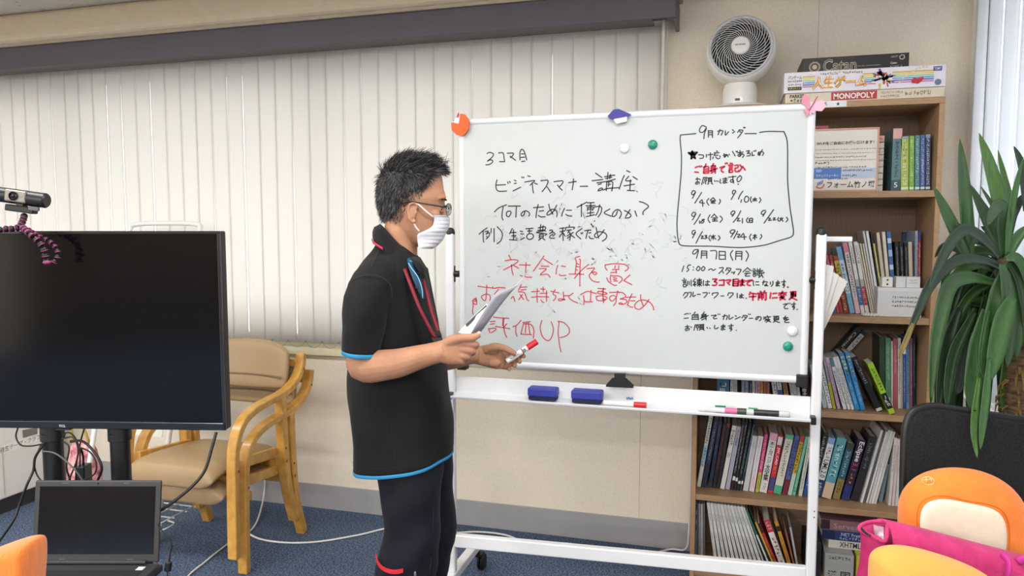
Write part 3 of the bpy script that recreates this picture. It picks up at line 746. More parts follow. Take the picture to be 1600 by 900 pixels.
# ---- fourth shelf (long row of computer books)
S = Shelf('the fourth shelf', 'books on the fourth shelf', SHZ[4], 760, 1060, 570)
S4 = [
 (116, 156, 216, 345, '#dcdcd2', 'cream book with dark blue title', [(.42, .72, '#9fc0cf')], [('', '#25303c', .04, .4, 's'), ('', '#1d5f86', .45, .7, 's')]),
 (158, 203, 252, 368, '#1f2340', 'navy book with pale title', [], [('', '#b9c0d8', .05, .6, 's', .35)]),
 (206, 232, 282, 392, '#1a2238', 'dark navy book', [], [('', '#5a82b4', .05, .5, 's', .4)]),
 (235, 262, 314, 402, '#191418', 'black book with red title', [], [('', '#b2304a', .04, .7, 's', .45)]),
 (264, 287, 340, 405, '#1c1517', 'black book with dark red title', [(0, .06, '#7c2232')], [('', '#8c3040', .1, .6, 's', .4)]),
 (290, 324, 376, 420, '#d9d7d4', 'white book with black title', [], [('', '#2a2a2e', .06, .3, 's'), ('', '#2a2a2e', .42, .5, 's')]),
 (326, 360, 408, 425, '#aaa9b6', 'lilac grey book', [], [('', '#4a4a58', .05, .3, 's', .4)]),
 (363, 382, 446, 392, '#17171a', 'black book with white title', [(.8, .86, '#dedede')], [('', '#d8d8d8', .05, .75, 's', .5)]),
 (384, 402, 468, 387, '#141416', 'slim black book', [(.82, .87, '#cfcfcf')], [('', '#c9c9c9', .06, .7, 's', .5)]),
 (404, 425, 492, 402, '#16181a', 'black book with green title', [(.86, .9, '#cfcfcf')], [('', '#98b09a', .1, .75, 's', .5)]),
 (427, 446, 520, 410, '#1f3f4e', 'dark teal book', [(.85, .9, '#dfe5e6')], [('', '#a9c4cc', .05, .7, 's', .5)]),
 (449, 487, 516, 490, '#c9c9cd', 'pale grey ring notebook', [], [('', '#8d8d95', .1, .5, 's', .2)]),
 (491, 529, 556, 492, '#ded9dc', 'white ring notebook with pink tint', [(.75, .95, '#e3c9d4')], [('', '#26262a', .05, .9, 's', .14)]),
 (535, 560, 600, 482, '#d8457f', 'magenta and lime book', [(.66, 1.0, '#b9bf4a')], [('', '#f1d4e0', .05, .6, 's'), ('', '#4a5020', .7, .95, 's', .5)]),
 (563, 617, 642, 470, '#dedbd8', 'thick white web design book', [(.0, .12, '#e3a7bb')], [('ホームページ', '#2c2226', .14, .5, 'v', .55), ('大全集', '#1b1b1d', .52, .8, 'v', .72), ('', '#333', .84, .95, 's', .4)]),
 (621, 657, 696, 490, '#c8303f', 'red drafting software book', [(.02, .16, '#e0d6d4'), (.72, .95, '#3c4a86')], [('JW_CAD', '#f3eeee', .2, .5, 'r', .6), ('', '#f0c040', .52, .66, 's', .5)]),
 (661, 717, 752, 482, '#d9d4c8', 'cream book with green foot', [(.0, .07, '#58b48c'), (.86, 1.0, '#4cae86')], [('', '#2c2c2c', .1, .7, 's', .4)]),
 (722, 757, 812, 490, '#57609c', 'periwinkle book with red foot', [(.74, 1.0, '#7c2233')], [('', '#1d2040', .06, .68, 's', .75)]),
 (760, 790, 852, 492, '#cfae3a', 'yellow and pale green book', [(.0, .1, '#b5304a'), (.64, 1.0, '#b8d4c8')], [('', '#2a2718', .12, .62, 's', .8)]),
 (793, 830, 884, 498, '#6fbfa0', 'mint green book', [], [('', '#e6f2ec', .2, .6, 's', .3), ('', '#234', .86, .94, 's', .5)]),
 (836, 862, 905, 500, '#d6d6cf', 'off-white book', [], [('', '#3b3b3b', .1, .9, 's', .5)]),
 (866, 902, 946, 535, '#2c4f92', 'blue book', [], [('', '#dfe6f2', .05, .8, 's', .5)]),
 (906, 938, 1012, 470, '#18181a', 'black book with white title', [], [('', '#cfcfcf', .05, .9, 's', .55)]),
 (942, 990, 1048, 503, '#d5d6d8', 'grey modelling book with navy foot', [(.0, .1, '#7f9fcb'), (.7, 1.0, '#23305e')], [('UML2.0', '#232327', .36, .66, 'r', .8), ('', '#4a4a50', .14, .34, 's', .6), ('', '#c3cbe0', .74, .95, 's', .6)]),
 (997, 1068, 1108, 500, '#5a9aa3', 'thick teal book with beige foot', [(.74, 1.0, '#cdb59c')], [('', '#dceced', .1, .66, 's', .6), ]),
 (1073, 1125, 1178, 540, '#2c5a6c', 'dark teal book with olive foot', [(.0, .12, '#3c4032'), (.64, 1.0, '#8c7a44')], [('', '#b5cdd4', .14, .6, 's', .45), ('', '#2a2618', .68, .9, 's', .5)]),
 (1133, 1192, 1252, 515, '#27203a', 'dark programming book with large white title', [(.76, 1.0, '#27306c')], [('Eclipse', '#efeaea', .03, .36, 'r', .8), ('3.1', '#c8365a', .38, .5, 'r', .6), ('', '#d88a54', .54, .74, 's', .55)]),
 (1200, 1255, 1330, 492, '#26262b', 'charcoal book', [], [('', '#9d9da6', .1, .5, 's', .4)]),
]
for r in S4: S.add(*r[:7], texts=r[7], Y=3.06)
for i in range(6):
    S.add(1268 + i * 19, 1268 + i * 19 + 17, 1408 + i * 17, 452 + (i % 3) * 6, ['#d9d9d7', '#5a5a5e', '#e0dfdc', '#cfcfcd', '#e3e3e1', '#d4d2ce'][i], ['white magazine', 'grey-spined magazine', 'white magazine', 'pale magazine', 'bright white magazine', 'cream magazine'][i] + ' leaning right', kind='magazine', Y=3.05, d=.19, texts=[('', '#6a6a6e', .1, .5, 's', .4)])
S.add(1392, 1440, 1440, 690, '#7f95a6', 'blue grey folder leaning', kind='folder', Y=3.08, d=.15)
for i in range(3):
    S.add(1462 + i * 24, 1462 + i * 24 + 22, 1500 + i * 20, 505 + i * 8, ['#d8d4ce', '#dcc9c9', '#d3d6d3'][i], ['cream slim booklet', 'pinkish slim booklet', 'pale green slim booklet'][i], kind='magazine', Y=3.05, d=.18, texts=[('', '#8a3a44', .1, .5, 's', .5)])
S.flush()
# ---- third shelf, right of the stand post
S = Shelf('the third shelf', 'books on the third shelf', SHZ[3], 640, 1060, 570)
S3a = [  # seen in the slot between board and tray
 (268, 358, 268, 60, '#2e6a86', 'blue folder', 'folder'), (361, 384, 361, 40, '#dcdad6', 'white book with black title', 'book'), (386, 408, 386, 60, '#c9cbc8', 'pale grey book', 'book'),
 (438, 460, 438, 70, '#8a97a2', 'blue grey book', 'book'), (462, 488, 462, 60, '#6f7f8c', 'slate book', 'book'), (492, 512, 492, 70, '#2a2c30', 'black book', 'book'), (514, 532, 514, 40, '#e2e0dc', 'white slim book', 'book'),
 (536, 566, 536, 60, '#cf9ab0', 'pink book', 'book'), (568, 588, 568, 60, '#c79a52', 'yellow book', 'book'), (592, 612, 592, 60, '#b4643c', 'orange book', 'book'), (614, 634, 614, 70, '#8f5040', 'brown book', 'book')]
for x0, x1, xt, yt, c, dsc, kd in S3a:
    S.add(x0, x1, xt, yt, c, dsc, kind=kd, Y=3.05, texts=[('', '#2c2c30' if c[1] > '8' else '#d8d8d8', .3, .95, 's', .55)])
for x0, x1, xt, yt, c, dsc, bd in [(668, 700, 632, 30, '#d7d5d6', 'white book', []), (703, 736, 668, 30, '#dddbd8', 'white book with blue foot', [(.6, 1, '#2d50a8')]), (745, 778, 705, 30, '#a8764a', 'tan book with yellow foot', [(.7, 1, '#c8a040')]),
                              (792, 814, 750, 20, '#d5d3d0', 'white book with red mark', []), (816, 838, 775, 30, '#cfcdc8', 'pale book', []), (840, 860, 800, 40, '#dad9d6', 'off-white book', [])]:
    S.add(x0, x1, xt, yt, c, dsc, bands=bd, Y=3.045, texts=[('', '#3a3a3e', .35, .95, 's', .6)])
S.add(868, 905, 846, 70, '#1b1b1e', 'black book with large white character', Y=3.03, texts=[('学', '#e8e8e8', .42, .7, 'h', .8), ('', '#9a9a9a', .74, .9, 's', .5)])
S.flush(); S.ox, S.oy = 1240, 480
for x0, x1, xt, yt, c, dsc, bd, tx in [
 (170, 202, 112, 400, '#a9bbb4', 'grey green book', [], [('', '#445', .2, .8, 's', .5)]),
 (205, 238, 142, 398, '#aebfc8', 'pale blue book', [], [('', '#334455', .2, .8, 's', .5)]),
 (241, 272, 172, 385, '#dfe1e3', 'white book with black title', [], [('', '#2a2a2e', .1, .9, 's', .65)]),
 (275, 302, 200, 342, '#c3bd3c', 'grey and yellow book', [(0, .5, '#8d8aa0')], [('', '#38362a', .55, .95, 's', .6), ('', '#e6e4ea', .1, .45, 's', .5)]),
 (305, 331, 222, 350, '#c9b3c4', 'mauve book', [(.6, 1, '#c6a6c8')], [('', '#4a3850', .1, .9, 's', .6)]),
 (346, 375, 246, 352, '#dcdde0', 'white book with teal top', [(0, .18, '#567f8c')], [('', '#333338', .25, .9, 's', .6)]),
 (378, 400, 272, 348, '#dfe0e2', 'white book with broad title', [], [('', '#2c2c32', .2, .9, 's', .7)]),
 (403, 425, 292, 345, '#d9dbde', 'off-white book', [], [('', '#38383e', .2, .9, 's', .6)]),
 (429, 465, 316, 324, '#2f86c4', 'bright blue book with yellow title', [], [('', '#e8e070', .04, .42, 's', .8), ('', '#bfe0f4', .5, .9, 's', .4)]),
 (468, 504, 356, 320, '#2d82c2', 'bright blue book with yellow title', [], [('', '#e8e070', .04, .42, 's', .8), ('', '#bfe0f4', .5, .9, 's', .4)]),
 (578, 628, 400, 352, '#1a1a1d', 'black book leaning left', [(.95, 1, '#cfcfcf')], [('', '#bdbdc2', .05, .5, 's', .45)]),
 (668, 716, 512, 395, '#9cc232', 'lime and black study book leaning left', [(.6, .9, '#17181a')], [('', '#31411a', .1, .55, 's', .55), ('', '#e8e8e8', .64, .86, 's', .6)])]:
    S.add(x0, x1, xt, yt, c, dsc, bands=bd, texts=tx, Y=2.985 if x0 == 668 else 3.02, d=.11 if x0 == 668 else .14)
for x0, x1, yt, c, dsc, bd, tx, dd in [
 (596, 634, 205, '#2f4a36', 'dark green book', [], [], .15), (638, 676, 216, '#5b9470', 'green book', [(.85, .97, '#bcd6c4')], [('', '#cfe6d6', .06, .6, 's', .4)], .15), (678, 690, 235, '#d9d3cf', 'slim white book', [], [], .14),
 (693, 722, 216, '#b9616c', 'rose book', [], [('', '#f0dcdc', .1, .5, 's', .4)], .15), (724, 746, 214, '#dcd8cf', 'white book with dark title', [], [('', '#33333a', .1, .8, 's', .6)], .15),
 (748, 757, 300, '#cdb9a6', 'slim beige book', [], [], .12), (759, 781, 230, '#2d57a4', 'blue book with white top', [(0, .2, '#dfdfdf')], [('', '#dfe6f4', .26, .9, 's', .4)], .15), (783, 805, 225, '#6f93b8', 'pale blue book', [], [('', '#23324a', .06, .9, 's', .6)], .15),
 (807, 825, 215, '#8a5a68', 'plum book', [], [('', '#e4d4d8', .1, .8, 's', .5)], .15), (827, 846, 195, '#20263a', 'dark navy book against the side panel', [], [('', '#9aa4c0', .1, .7, 's', .5)], .15)]:
    S.add(x0, x1, x0, yt, c, 'upright ' + dsc, bands=bd, texts=tx, Y=3.10, d=dd)
S.flush()
# two paperbacks lying aslant on the row behind, with the small books that carry them
gb = 'books on the third shelf'
z0 = SHZ[3] + .0004
for i, (c, dsc) in enumerate((('#7a6a5a', 'brown'), ('#8a8a8a', 'grey'))):
    make_book(V3((.375 + i * .04, 3.172, z0)), V3((1, 0, 0)), V3((0, 0, 1)), .036, .125, .07, c, label='small %s paperback standing behind the third shelf row under slanted books' % dsc, group=gb)
th = math.radians(37)
ez = V3((math.sin(th), 0, math.cos(th))); ex = V3((math.cos(th), 0, -math.sin(th)))
P = V3((.415, 3.172, z0 + .130))
make_book(P - ex * .026, ex, ez, .022, .20, .075, '#1b191a', texts=[('Carnal', '#c9bcae', .12, .5, 'r', .55), ('', '#8d857c', .55, .9, 's', .4)], label='black book lying slanted on top of the third shelf row, upper of two', group=gb)
make_book(P, ex, ez, .018, .20, .075, '#26262a', bands=[(.08, .9, '#c9c9c9')], texts=[('', '#2a2a2c', .1, .4, 's', .6), ('', '#2a2a2c', .5, .88, 's', .6)], label='black and white book lying slanted on the third shelf row, lower of two', group=gb)
# ---- second shelf
S = Shelf('the second shelf', 'books on the second shelf', SHZ[2], 487, 1240, 340)
for x0, x1, xt, yt, c, dsc, bd, tx in [
 (276, 300, 196, 262, '#b4474a', 'small red book', [(.6, 1, '#4468b0')], [('', '#eed', .1, .6, 's', .6)]), (303, 322, 222, 262, '#c0505c', 'small rose book', [], [('', '#f2e4e0', .1, .6, 's', .6)]), (324, 346, 246, 262, '#a83c40', 'small crimson book', [], [('', '#f0e0d8', .1, .6, 's', .6)]),
 (352, 388, 276, 270, '#c9b03a', 'yellow and red book', [(.62, 1, '#8c2c30'), (0, .08, '#a03838')], [('', '#3a2c18', .12, .56, 's', .8), ('', '#f0d890', .68, .95, 's', .6)]),
 (394, 430, 296, 206, '#c4d6e2', 'pale blue book with bold title', [(0, .2, '#6aa4c8'), (.7, 1, '#76a8d0')], [('', '#23282e', .24, .68, 's', .7)]),
 (434, 468, 340, 175, '#d9cfd0', 'white and pink book with vertical title', [(0, .14, '#cf7a90'), (.8, 1, '#dcb4c0')], [('', '#2d2d32', .16, .78, 's', .6)]),
 (471, 498, 380, 172, '#dcdad5', 'cream textbook with blue foot', [(.52, .62, '#a8a8a8'), (.62, .88, '#2f68a8')], [('', '#55555a', .05, .3, 's', .6), ('', '#e6eef6', .65, .85, 's', .6)]),
 (501, 530, 416, 170, '#dedbd5', 'cream textbook with red foot', [(.52, .62, '#a8a8a8'), (.62, .88, '#c02c48')], [('', '#55555a', .05, .3, 's', .6), ('', '#f6e6ea', .65, .85, 's', .6)])]:
    S.add(x0, x1, xt, yt, c, dsc, bands=bd, texts=tx, Y=3.07)
for i, (x0, x1, xt, yt, c, dsc) in enumerate([(538, 549, 442, 178, '#cfc7b4', 'cream notebook'), (551, 562, 460, 180, '#d6cdb8', 'beige notebook'), (564, 576, 478, 182, '#c8c0ae', 'tan notebook'), (578, 592, 480, 95, '#cfcfcf', 'tall pale grey notebook'), (594, 612, 502, 95, '#e2e2e0', 'tall white notebook'), (614, 626, 535, 100, '#32343a', 'tall dark notebook'), (628, 640, 552, 180, '#c9c27a', 'yellowish notebook')]):
    S.add(x0, x1, xt, yt, c, dsc, kind='notebook', Y=3.08)
for x0, x1, xt, yt, c, dsc, bd, tx in [
 (642, 664, 575, 105, '#d8cdb6', 'tall cream book', [], [('', '#a09078', .1, .5, 's', .3)]), (667, 690, 614, 100, '#ddd4c0', 'cream book with red label', [(.55, .95, '#bb2c34')], [('', '#f4e4e0', .6, .9, 's', .5)]),
 (693, 722, 646, 98, '#466a9c', 'blue plaid covered book', [(.08, .14, '#c4d4e8'), (.22, .3, '#9fb8d8'), (.4, .46, '#c4d4e8'), (.56, .64, '#88a6cc'), (.74, .8, '#c4d4e8')], []),
 (724, 752, 702, 172, '#17171a', 'black book with white dotted title', [], [('', '#d8d8d8', .06, .9, 's', .34)]), (755, 780, 735, 172, '#151517', 'black book with dotted title', [], [('', '#d8d8d8', .06, .9, 's', .34)]), (783, 806, 768, 172, '#18181b', 'black book with dotted title', [], [('', '#d8d8d8', .06, .9, 's', .34)]),
 (809, 836, 796, 170, '#cabfa8', 'cream book without title', [], [])]:
    S.add(x0, x1, xt, yt, c, dsc, bands=bd, texts=tx, Y=3.09, d=.14)
S.add(843, 860, 846, 92, '#a9b4c8', 'blue white slim book', Y=3.09, texts=[('', '#233a6c', .05, .9, 's', .6)])
S.add(862, 880, 866, 92, '#9c3440', 'red and blue slim book by the side panel', Y=3.09, bands=[(0, .12, '#2c4a8c')], texts=[('', '#f2e4e4', .14, .9, 's', .6)])
S.flush()
tb = thing('folder', 'dark blue folder standing behind the black books on the second shelf', 'folder', (.6, 3.24, SHZ[2]))
A = atY(1410, 362, 3.236); B = atY(1431, 362, 3.236)
mb = MB(); B.x = min(B.x, .716); mb.box(A.x, B.x, 3.232, 3.246, SHZ[2] + .0005, A.z); mb.build('cover', cmat('#26386a'), tb, bevel=.001)
mb = MB(); mb.box(A.x + .002, B.x - .002, 3.234, 3.244, A.z - .001, A.z + .001); mb.build('sheets', M_page, tb)
# ---- top shelf
S = Shelf('the top shelf', 'cases on the top shelf', SHZ[1], 297, 1240, 180)
for x0, x1, yt, c, dsc, bd in [(745, 800, 148, '#a9b84a', 'yellow green disc case', [(0, .05, '#8aa4a0')]), (803, 838, 145, '#7fae3c', 'green disc case', []), (842, 877, 140, '#4b8088', 'teal disc case', []), (880, 912, 138, '#4d62a0', 'blue violet disc case', []), (915, 950, 134, '#33496f', 'dark blue disc case', [(0, .06, '#8a9ac0')])]:
    S.add(x0, x1, x0 + 2, yt, c, dsc, bands=bd + [(.93, .97, '#d9e4e0')], Y=3.02, kind='book', texts=[('', '#e6ecea', .06, .9, 's', .5)], d=.14)
S.flush()
bn = make_book(V3((atY(1392, 297, 3.02).x, 3.02, SHZ[1] + .0004)), V3((1, 0, 0)), V3((0, 0, 1)), .03, .228, .2, '#5a7c80', bands=[(0, .16, '#d9a79c'), (.82, 1, '#35525a')], texts=[('サクセス', '#16282c', .2, .5, 'v', .4), ('', '#16282c', .52, .78, 's', .35), ('5', '#dfe8e8', .86, .94, 'h', .4)], label='teal binder with pink top standing right of the framed notice on the top shelf', kind='binder', group='cases on the top shelf')
# stack of pale files lying behind the notice
zz = SHZ[1] + .0005
for i in range(9):
    f = thing('file_folder', 'pale pink tabbed file lying behind the notice, %s from the bottom' % ordinal(i + 1), 'file folder', (.42, 3.1, zz), 'tabbed files behind the notice')
    mb = MB(); mb.box(.285, .56, 3.03, 3.235, zz, zz + .022); mb.build('cover', cmat('#cdb6a2'), f, bevel=.002)
    mb = MB(); mb.box(.29, .558, 3.0285, 3.0298, zz + .002, zz + .020); mb.build('sheets', M_page, f)
    if i == 8:
        for k in range(8):
            mb = MB(); mb.box(.262 + k * .0375, .262 + k * .0375 + .034, 3.024, 3.0262, zz + .002, zz + .024); tb_ = mb.build('index_tab', cmat('#d2a08c'), f)
            mb = MB(); scribble(mb, (.268 + k * .0375, 3.0235, zz + .010), (.022, 0, 0), (0, 0, .006), 4, k); mb.build('tab_text', mat('#7a4a40', .6), tb_)
    zz += .0226
for x0, x1, h, c, dsc in ((.29, .415, .024, '#c9ae55', 'yellow book lying on the pink tabbed files'), (.285, .368, .022, '#9c434b', 'dark red book lying topmost on the pile of files')):
    make_book(V3((x0, 3.04, zz + h)), V3((0, 0, -1)), V3((1, 0, 0)), h, x1 - x0, .16, c, texts=[('', '#4c3a22', .3, .8, 's', .4)], label=dsc, group='books lying on the files')
    zz += h + .0006
# framed notice
nt = thing('framed_notice', 'framed wireless notice with blue table leaning on the top shelf', 'notice', (.44, 2.985, SHZ[1]))
nx0, nx1, nz0, nz1 = .222, .535, SHZ[1] + .0005, SHZ[1] + .232
YN = 2.99
mb = MB(); w = .006
for a in ((nx0, nx1, nz0, nz0 + w), (nx0, nx1, nz1 - w, nz1), (nx0, nx0 + w, nz0 + w, nz1 - w), (nx1 - w, nx1, nz0 + w, nz1 - w)): mb.box(a[0], a[1], YN - .003, YN + .006, a[2], a[3])
mb.build('frame', cmat('#c99a84'), nt)
mb = MB(); mb.box(nx0 + w, nx1 - w, YN, YN + .004, nz0 + w, nz1 - w); sheet = mb.build('sheet', mat('#e3dcd2', .6, .02), nt)
yt = YN - .0006
def nq(px0, py0, px1, py1):
    a, b = atY(px0, py0, yt), atY(px1, py1, yt); return a.x, b.x, b.z, a.z
mb = MB()
a = nq(1269, 263, 1314, 279); mb.box(a[0], a[1], yt, YN, a[2], a[3]); mb.build('table_head', mat('#4d79bd', .5), sheet)
mb = MB(); a = nq(1314, 263, 1368, 278); mb.box(a[0], a[1], yt, YN, a[2], a[3]); mb.build('table_cell', mat('#b9c4d8', .5), sheet)
mb = MB(); y2 = yt - .0006
def nt_text(body, px0, py0, px1, py1, bold=.0):
    a, b = atY(px0, py1, y2), atY(px1, py0, y2); put_text(mb, body, (a.x, y2, a.z), (b.x - a.x, 0, 0), (0, 0, b.z - a.z), bold=bold)
nt_text('Wi-Fiをご自由にお使い頂けます！', 1276, 219, 1366, 227, .02)
for i, (x1, yy) in enumerate(((1370, 231), (1384, 237), (1354, 243), (1385, 248), (1296, 253), (1354, 259))):
    a, b = atY(1273, yy + 4, y2), atY(x1, yy, y2); scribble(mb, (a.x, y2, a.z), (b.x - a.x, 0, 0), (0, 0, b.z - a.z), int((x1 - 1273) / 4), i + 50)
nt_text('フォーム竹ノ塚', 1292, 282, 1367, 294, .012)
a, b = atY(1293, 281, y2), atY(1325, 278, y2); scribble(mb, (a.x, y2, a.z), (b.x - a.x, 0, 0), (0, 0, b.z - a.z), 9, 61)
a, b = atY(1316, 268, y2), atY(1364, 264, y2); scribble(mb, (a.x, y2, a.z), (b.x - a.x, 0, 0), (0, 0, b.z - a.z), 16, 62)
a, b = atY(1316, 276, y2), atY(1339, 272, y2); scribble(mb, (a.x, y2, a.z), (b.x - a.x, 0, 0), (0, 0, b.z - a.z), 8, 63)
mb.build('notice_text', mat('#2a2428', .6), sheet)
mb = MB(); nt_text('セキュリティーキー', 1275, 272, 1310, 277); nt_text('SSID', 1275, 265, 1284, 269); mb.build('table_text', mat('#e9eef6', .5), sheet)
mb = MB(); c = atY(1281, 288, y2)
mb.grid([[c + V3((math.cos(t) * r, 0, math.sin(t) * r)) for t in [math.radians(-150 + 13 * k) for k in range(13)]] for r in (.0165, .012)]); mb.build('logo_arc', mat('#d2642c', .5), sheet)
mb = MB()
for k in range(3): mb.obox(c + V3((-.006 + k * .007, 0, .002 + k * .003)), (.0022, 0, .001), (0, .0002, 0), (.002, 0, .007))
mb.build('logo_bars', mat('#2c62b4', .5), sheet)
# ---- boxes and beads in front of the second shelf books
Yb = 3.0
a = nq; yt = Yb
A, B = atY(1384, 495, Yb), atY(1441, 450, Yb)
bxo = thing('cardboard_box', 'white printed cardboard box in front of the second shelf books', 'box', (.64, Yb, SHZ[2]))
zt = SHZ[2] + .108
mb = MB(); mb.box(.552, .70, Yb, Yb + .07, SHZ[2] + .0005, zt); mb.build('body', mat('#d3d2d0', .6, .02), bxo, bevel=.0015)
mb = MB(); mb.box(.551, .701, Yb - .0006, Yb + .0706, zt - .012, zt + .0006); mb.build('lid', mat('#dcdbd9', .6, .02), bxo)
mb = MB()
for k in range(3): scribble(mb, (.60, Yb - .0012, SHZ[2] + .07 - k * .016), (.09, 0, 0), (0, 0, .007), 11, 70 + k)
mb.build('print', mat('#4a4a4e', .6), bxo)
dz = zt + .0012
dc = thing('die', 'white die showing two black dots on the white box', 'die', (.585, Yb + .03, dz))
mb = MB(); mb.box(.566, .604, Yb + .01, Yb + .048, dz, dz + .038); mb.build('body', mat('#e6e4dd', .4), dc, bevel=.004, seg=3)
mb = MB()
for z in (.011, .027): mb.lathe((.585, Yb + .0096, dz + z), (0, -1, 0), [(.0035, 0), (.0033, .0005), (0, .0006)], 12)
mb.build('dot', mat('#18181a', .5), dc)
cb = thing('carton', 'small white carton beside the die on the white box', 'carton', (.65, Yb + .03, dz))
mb = MB(); mb.box(.613, .693, Yb + .004, Yb + .05, dz, dz + .04); mb.build('body', mat('#d9d9d8', .6), cb, bevel=.001)
mb = MB(); mb.box(.645, .647, Yb + .0034, Yb + .0042, dz, dz + .04)
for k in range(2): scribble(mb, (.655, Yb + .0032, dz + .026 - k * .01), (.03, 0, 0), (0, 0, .004), 8, 80 + k)
mb.build('print', mat('#7c7c80', .6), cb)
br = thing('bead_bracelet', 'pale bead bracelet lying before the white box', 'bracelet', (.53, 2.995, SHZ[2]))
for k in range(16):
    t = 2 * math.pi * k / 16
    mb = MB(); mb.ball((.528 + .026 * math.cos(t), 2.997 + .017 * math.sin(t), SHZ[2] + .006), .0056, 10, 7); mb.build('bead', mat('#cfcac4', .25, .08), br, smooth='all')
# ---- bottom shelf
S = Shelf('the bottom shelf', 'books on the bottom shelf', SHZ[5], 885, 1060, 698)
for x0, x1, xt, yt, c, dsc, bd in [(100, 124, 108, 388, '#39548a', 'blue striped book', [(.12, .2, '#c4cad6'), (.3, .36, '#c4cad6'), (.5, .95, '#b4b4b8')]), (126, 138, 140, 400, '#5b5c62', 'dark grey booklet', []), (140, 154, 152, 396, '#a8a8ac', 'grey booklet', []), (156, 170, 166, 398, '#c0c0c2', 'pale booklet', []), (172, 186, 180, 392, '#6a6a70', 'slate booklet', [])]:
    S.add(x0, x1, x0, yt, c, dsc, bands=bd, kind='book', Y=3.05, d=.19, texts=[('', '#3a3a40', .4, .9, 's', .5)])
for i in range(12):
    x0 = 250 + i * 32
    S.add(x0, x0 + 30, 196 + i * 23, 388 + i * 3, ['#d3d2d2', '#dadad9', '#cecdce'][i % 3], ['white journal', 'bright white journal', 'pale grey journal'][i % 3], kind='magazine', Y=3.05, d=.19, texts=[('', '#4a4a50', .18, .3, 's', .4), ('', '#6a6a70', .5, .62, 's', .4)])
for x0, x1, xt, yt, c, dsc, bd, tx in [(640, 656, 470, 450, '#2f6a54', 'green journal', [(.4, 1, '#cfd6d2')], []), (658, 672, 490, 430, '#2c2c30', 'black folder', [], []), (675, 690, 530, 525, '#c9a83c', 'yellow booklet', [], []), (693, 716, 548, 535, '#a82830', 'red booklet', [(0, .2, '#2a2224')], [('', '#e8b040', .3, .9, 's', .5)]),
   (722, 768, 592, 512, '#dedcd8', 'white book with red title', [(0, .24, '#c0303c')], [('', '#f2e2e0', .03, .2, 's', .6), ('', '#b03038', .34, .75, 's', .7), ('', '#2a2a2a', .78, .95, 's', .7)]), (778, 806, 665, 518, '#c98a34', 'orange ring book', [(.1, .2, '#2a2420')], [('', '#7a4a1c', .3, .8, 's', .4)]), (812, 826, 740, 590, '#9a5a50', 'brick red booklet', [], []), (830, 846, 770, 560, '#b4a8b4', 'pale mauve booklet', [], [])]:
    S.add(x0, x1, xt, yt, c, dsc + ' leaning left', bands=bd, texts=tx, Y=3.04, d=.19)
S.flush()
def pile_box(name, label, cat, x0, x1, y0, y1, z0, z1, col, texts=(), group=None, bands=(), parts='body'):
    b = thing(name, label, cat, ((x0 + x1) / 2, y0, z0), group)
    mb = MB(); mb.box(x0, x1, y0, y1, z0, z1); mb.build(parts, cmat(col), b, bevel=.0015)
    for a0, a1, b0, b1, c in bands:
        mb = MB(); mb.box(x0 + (x1 - x0) * a0, x0 + (x1 - x0) * a1, y0 - .0005, y0 + .0005, z0 + (z1 - z0) * b0, z0 + (z1 - z0) * b1); mb.build('printed_panel', cmat(c), b)
    for body, c, a0, a1, b0, b1, bold in texts:
        mb = MB(); o = V3((x0 + (x1 - x0) * a0, y0 - .0011, z0 + (z1 - z0) * b0)); ex_ = V3(((x1 - x0) * (a1 - a0), 0, 0)); ez_ = V3((0, 0, (z1 - z0) * (b1 - b0)))
        if body: put_text(mb, body, o, ex_, ez_, bold=bold)
        else:
            _sn[0] += 1; scribble(mb, o, ex_, ez_, int(bold), _sn[0])
        mb.build('print', mat(c, .5, .04), b)
    return b
z5 = SHZ[5] + .0005
pile_box('storage_box', 'black box behind the stand post on the bottom shelf', 'box', .335, .392, 3.03, 3.2, z5, z5 + .14, '#23242a', [('', '#3c6a54', .2, .8, .6, .9, 3)])
pile_box('storage_box', 'silver grey character practice box with a ring print on the bottom shelf', 'box', .402, .505, 3.0, 3.2, z5, z5 + .115, '#a9aaa8', [('漢', '#1e1e20', .1, .42, .12, .42, .01), ('国', '#1e1e20', .55, .88, .12, .42, .01), ('', '#3a3a3c', .1, .9, .82, .92, 7)])
pile_box('book', 'yellow book with brown top lying right of the silver box', 'book', .515, .60, 3.01, 3.2, z5, z5 + .115, '#c9bc3c', [('', '#f0ecd8', .15, .85, .2, .9, 2)])
zz = z5 + .1165
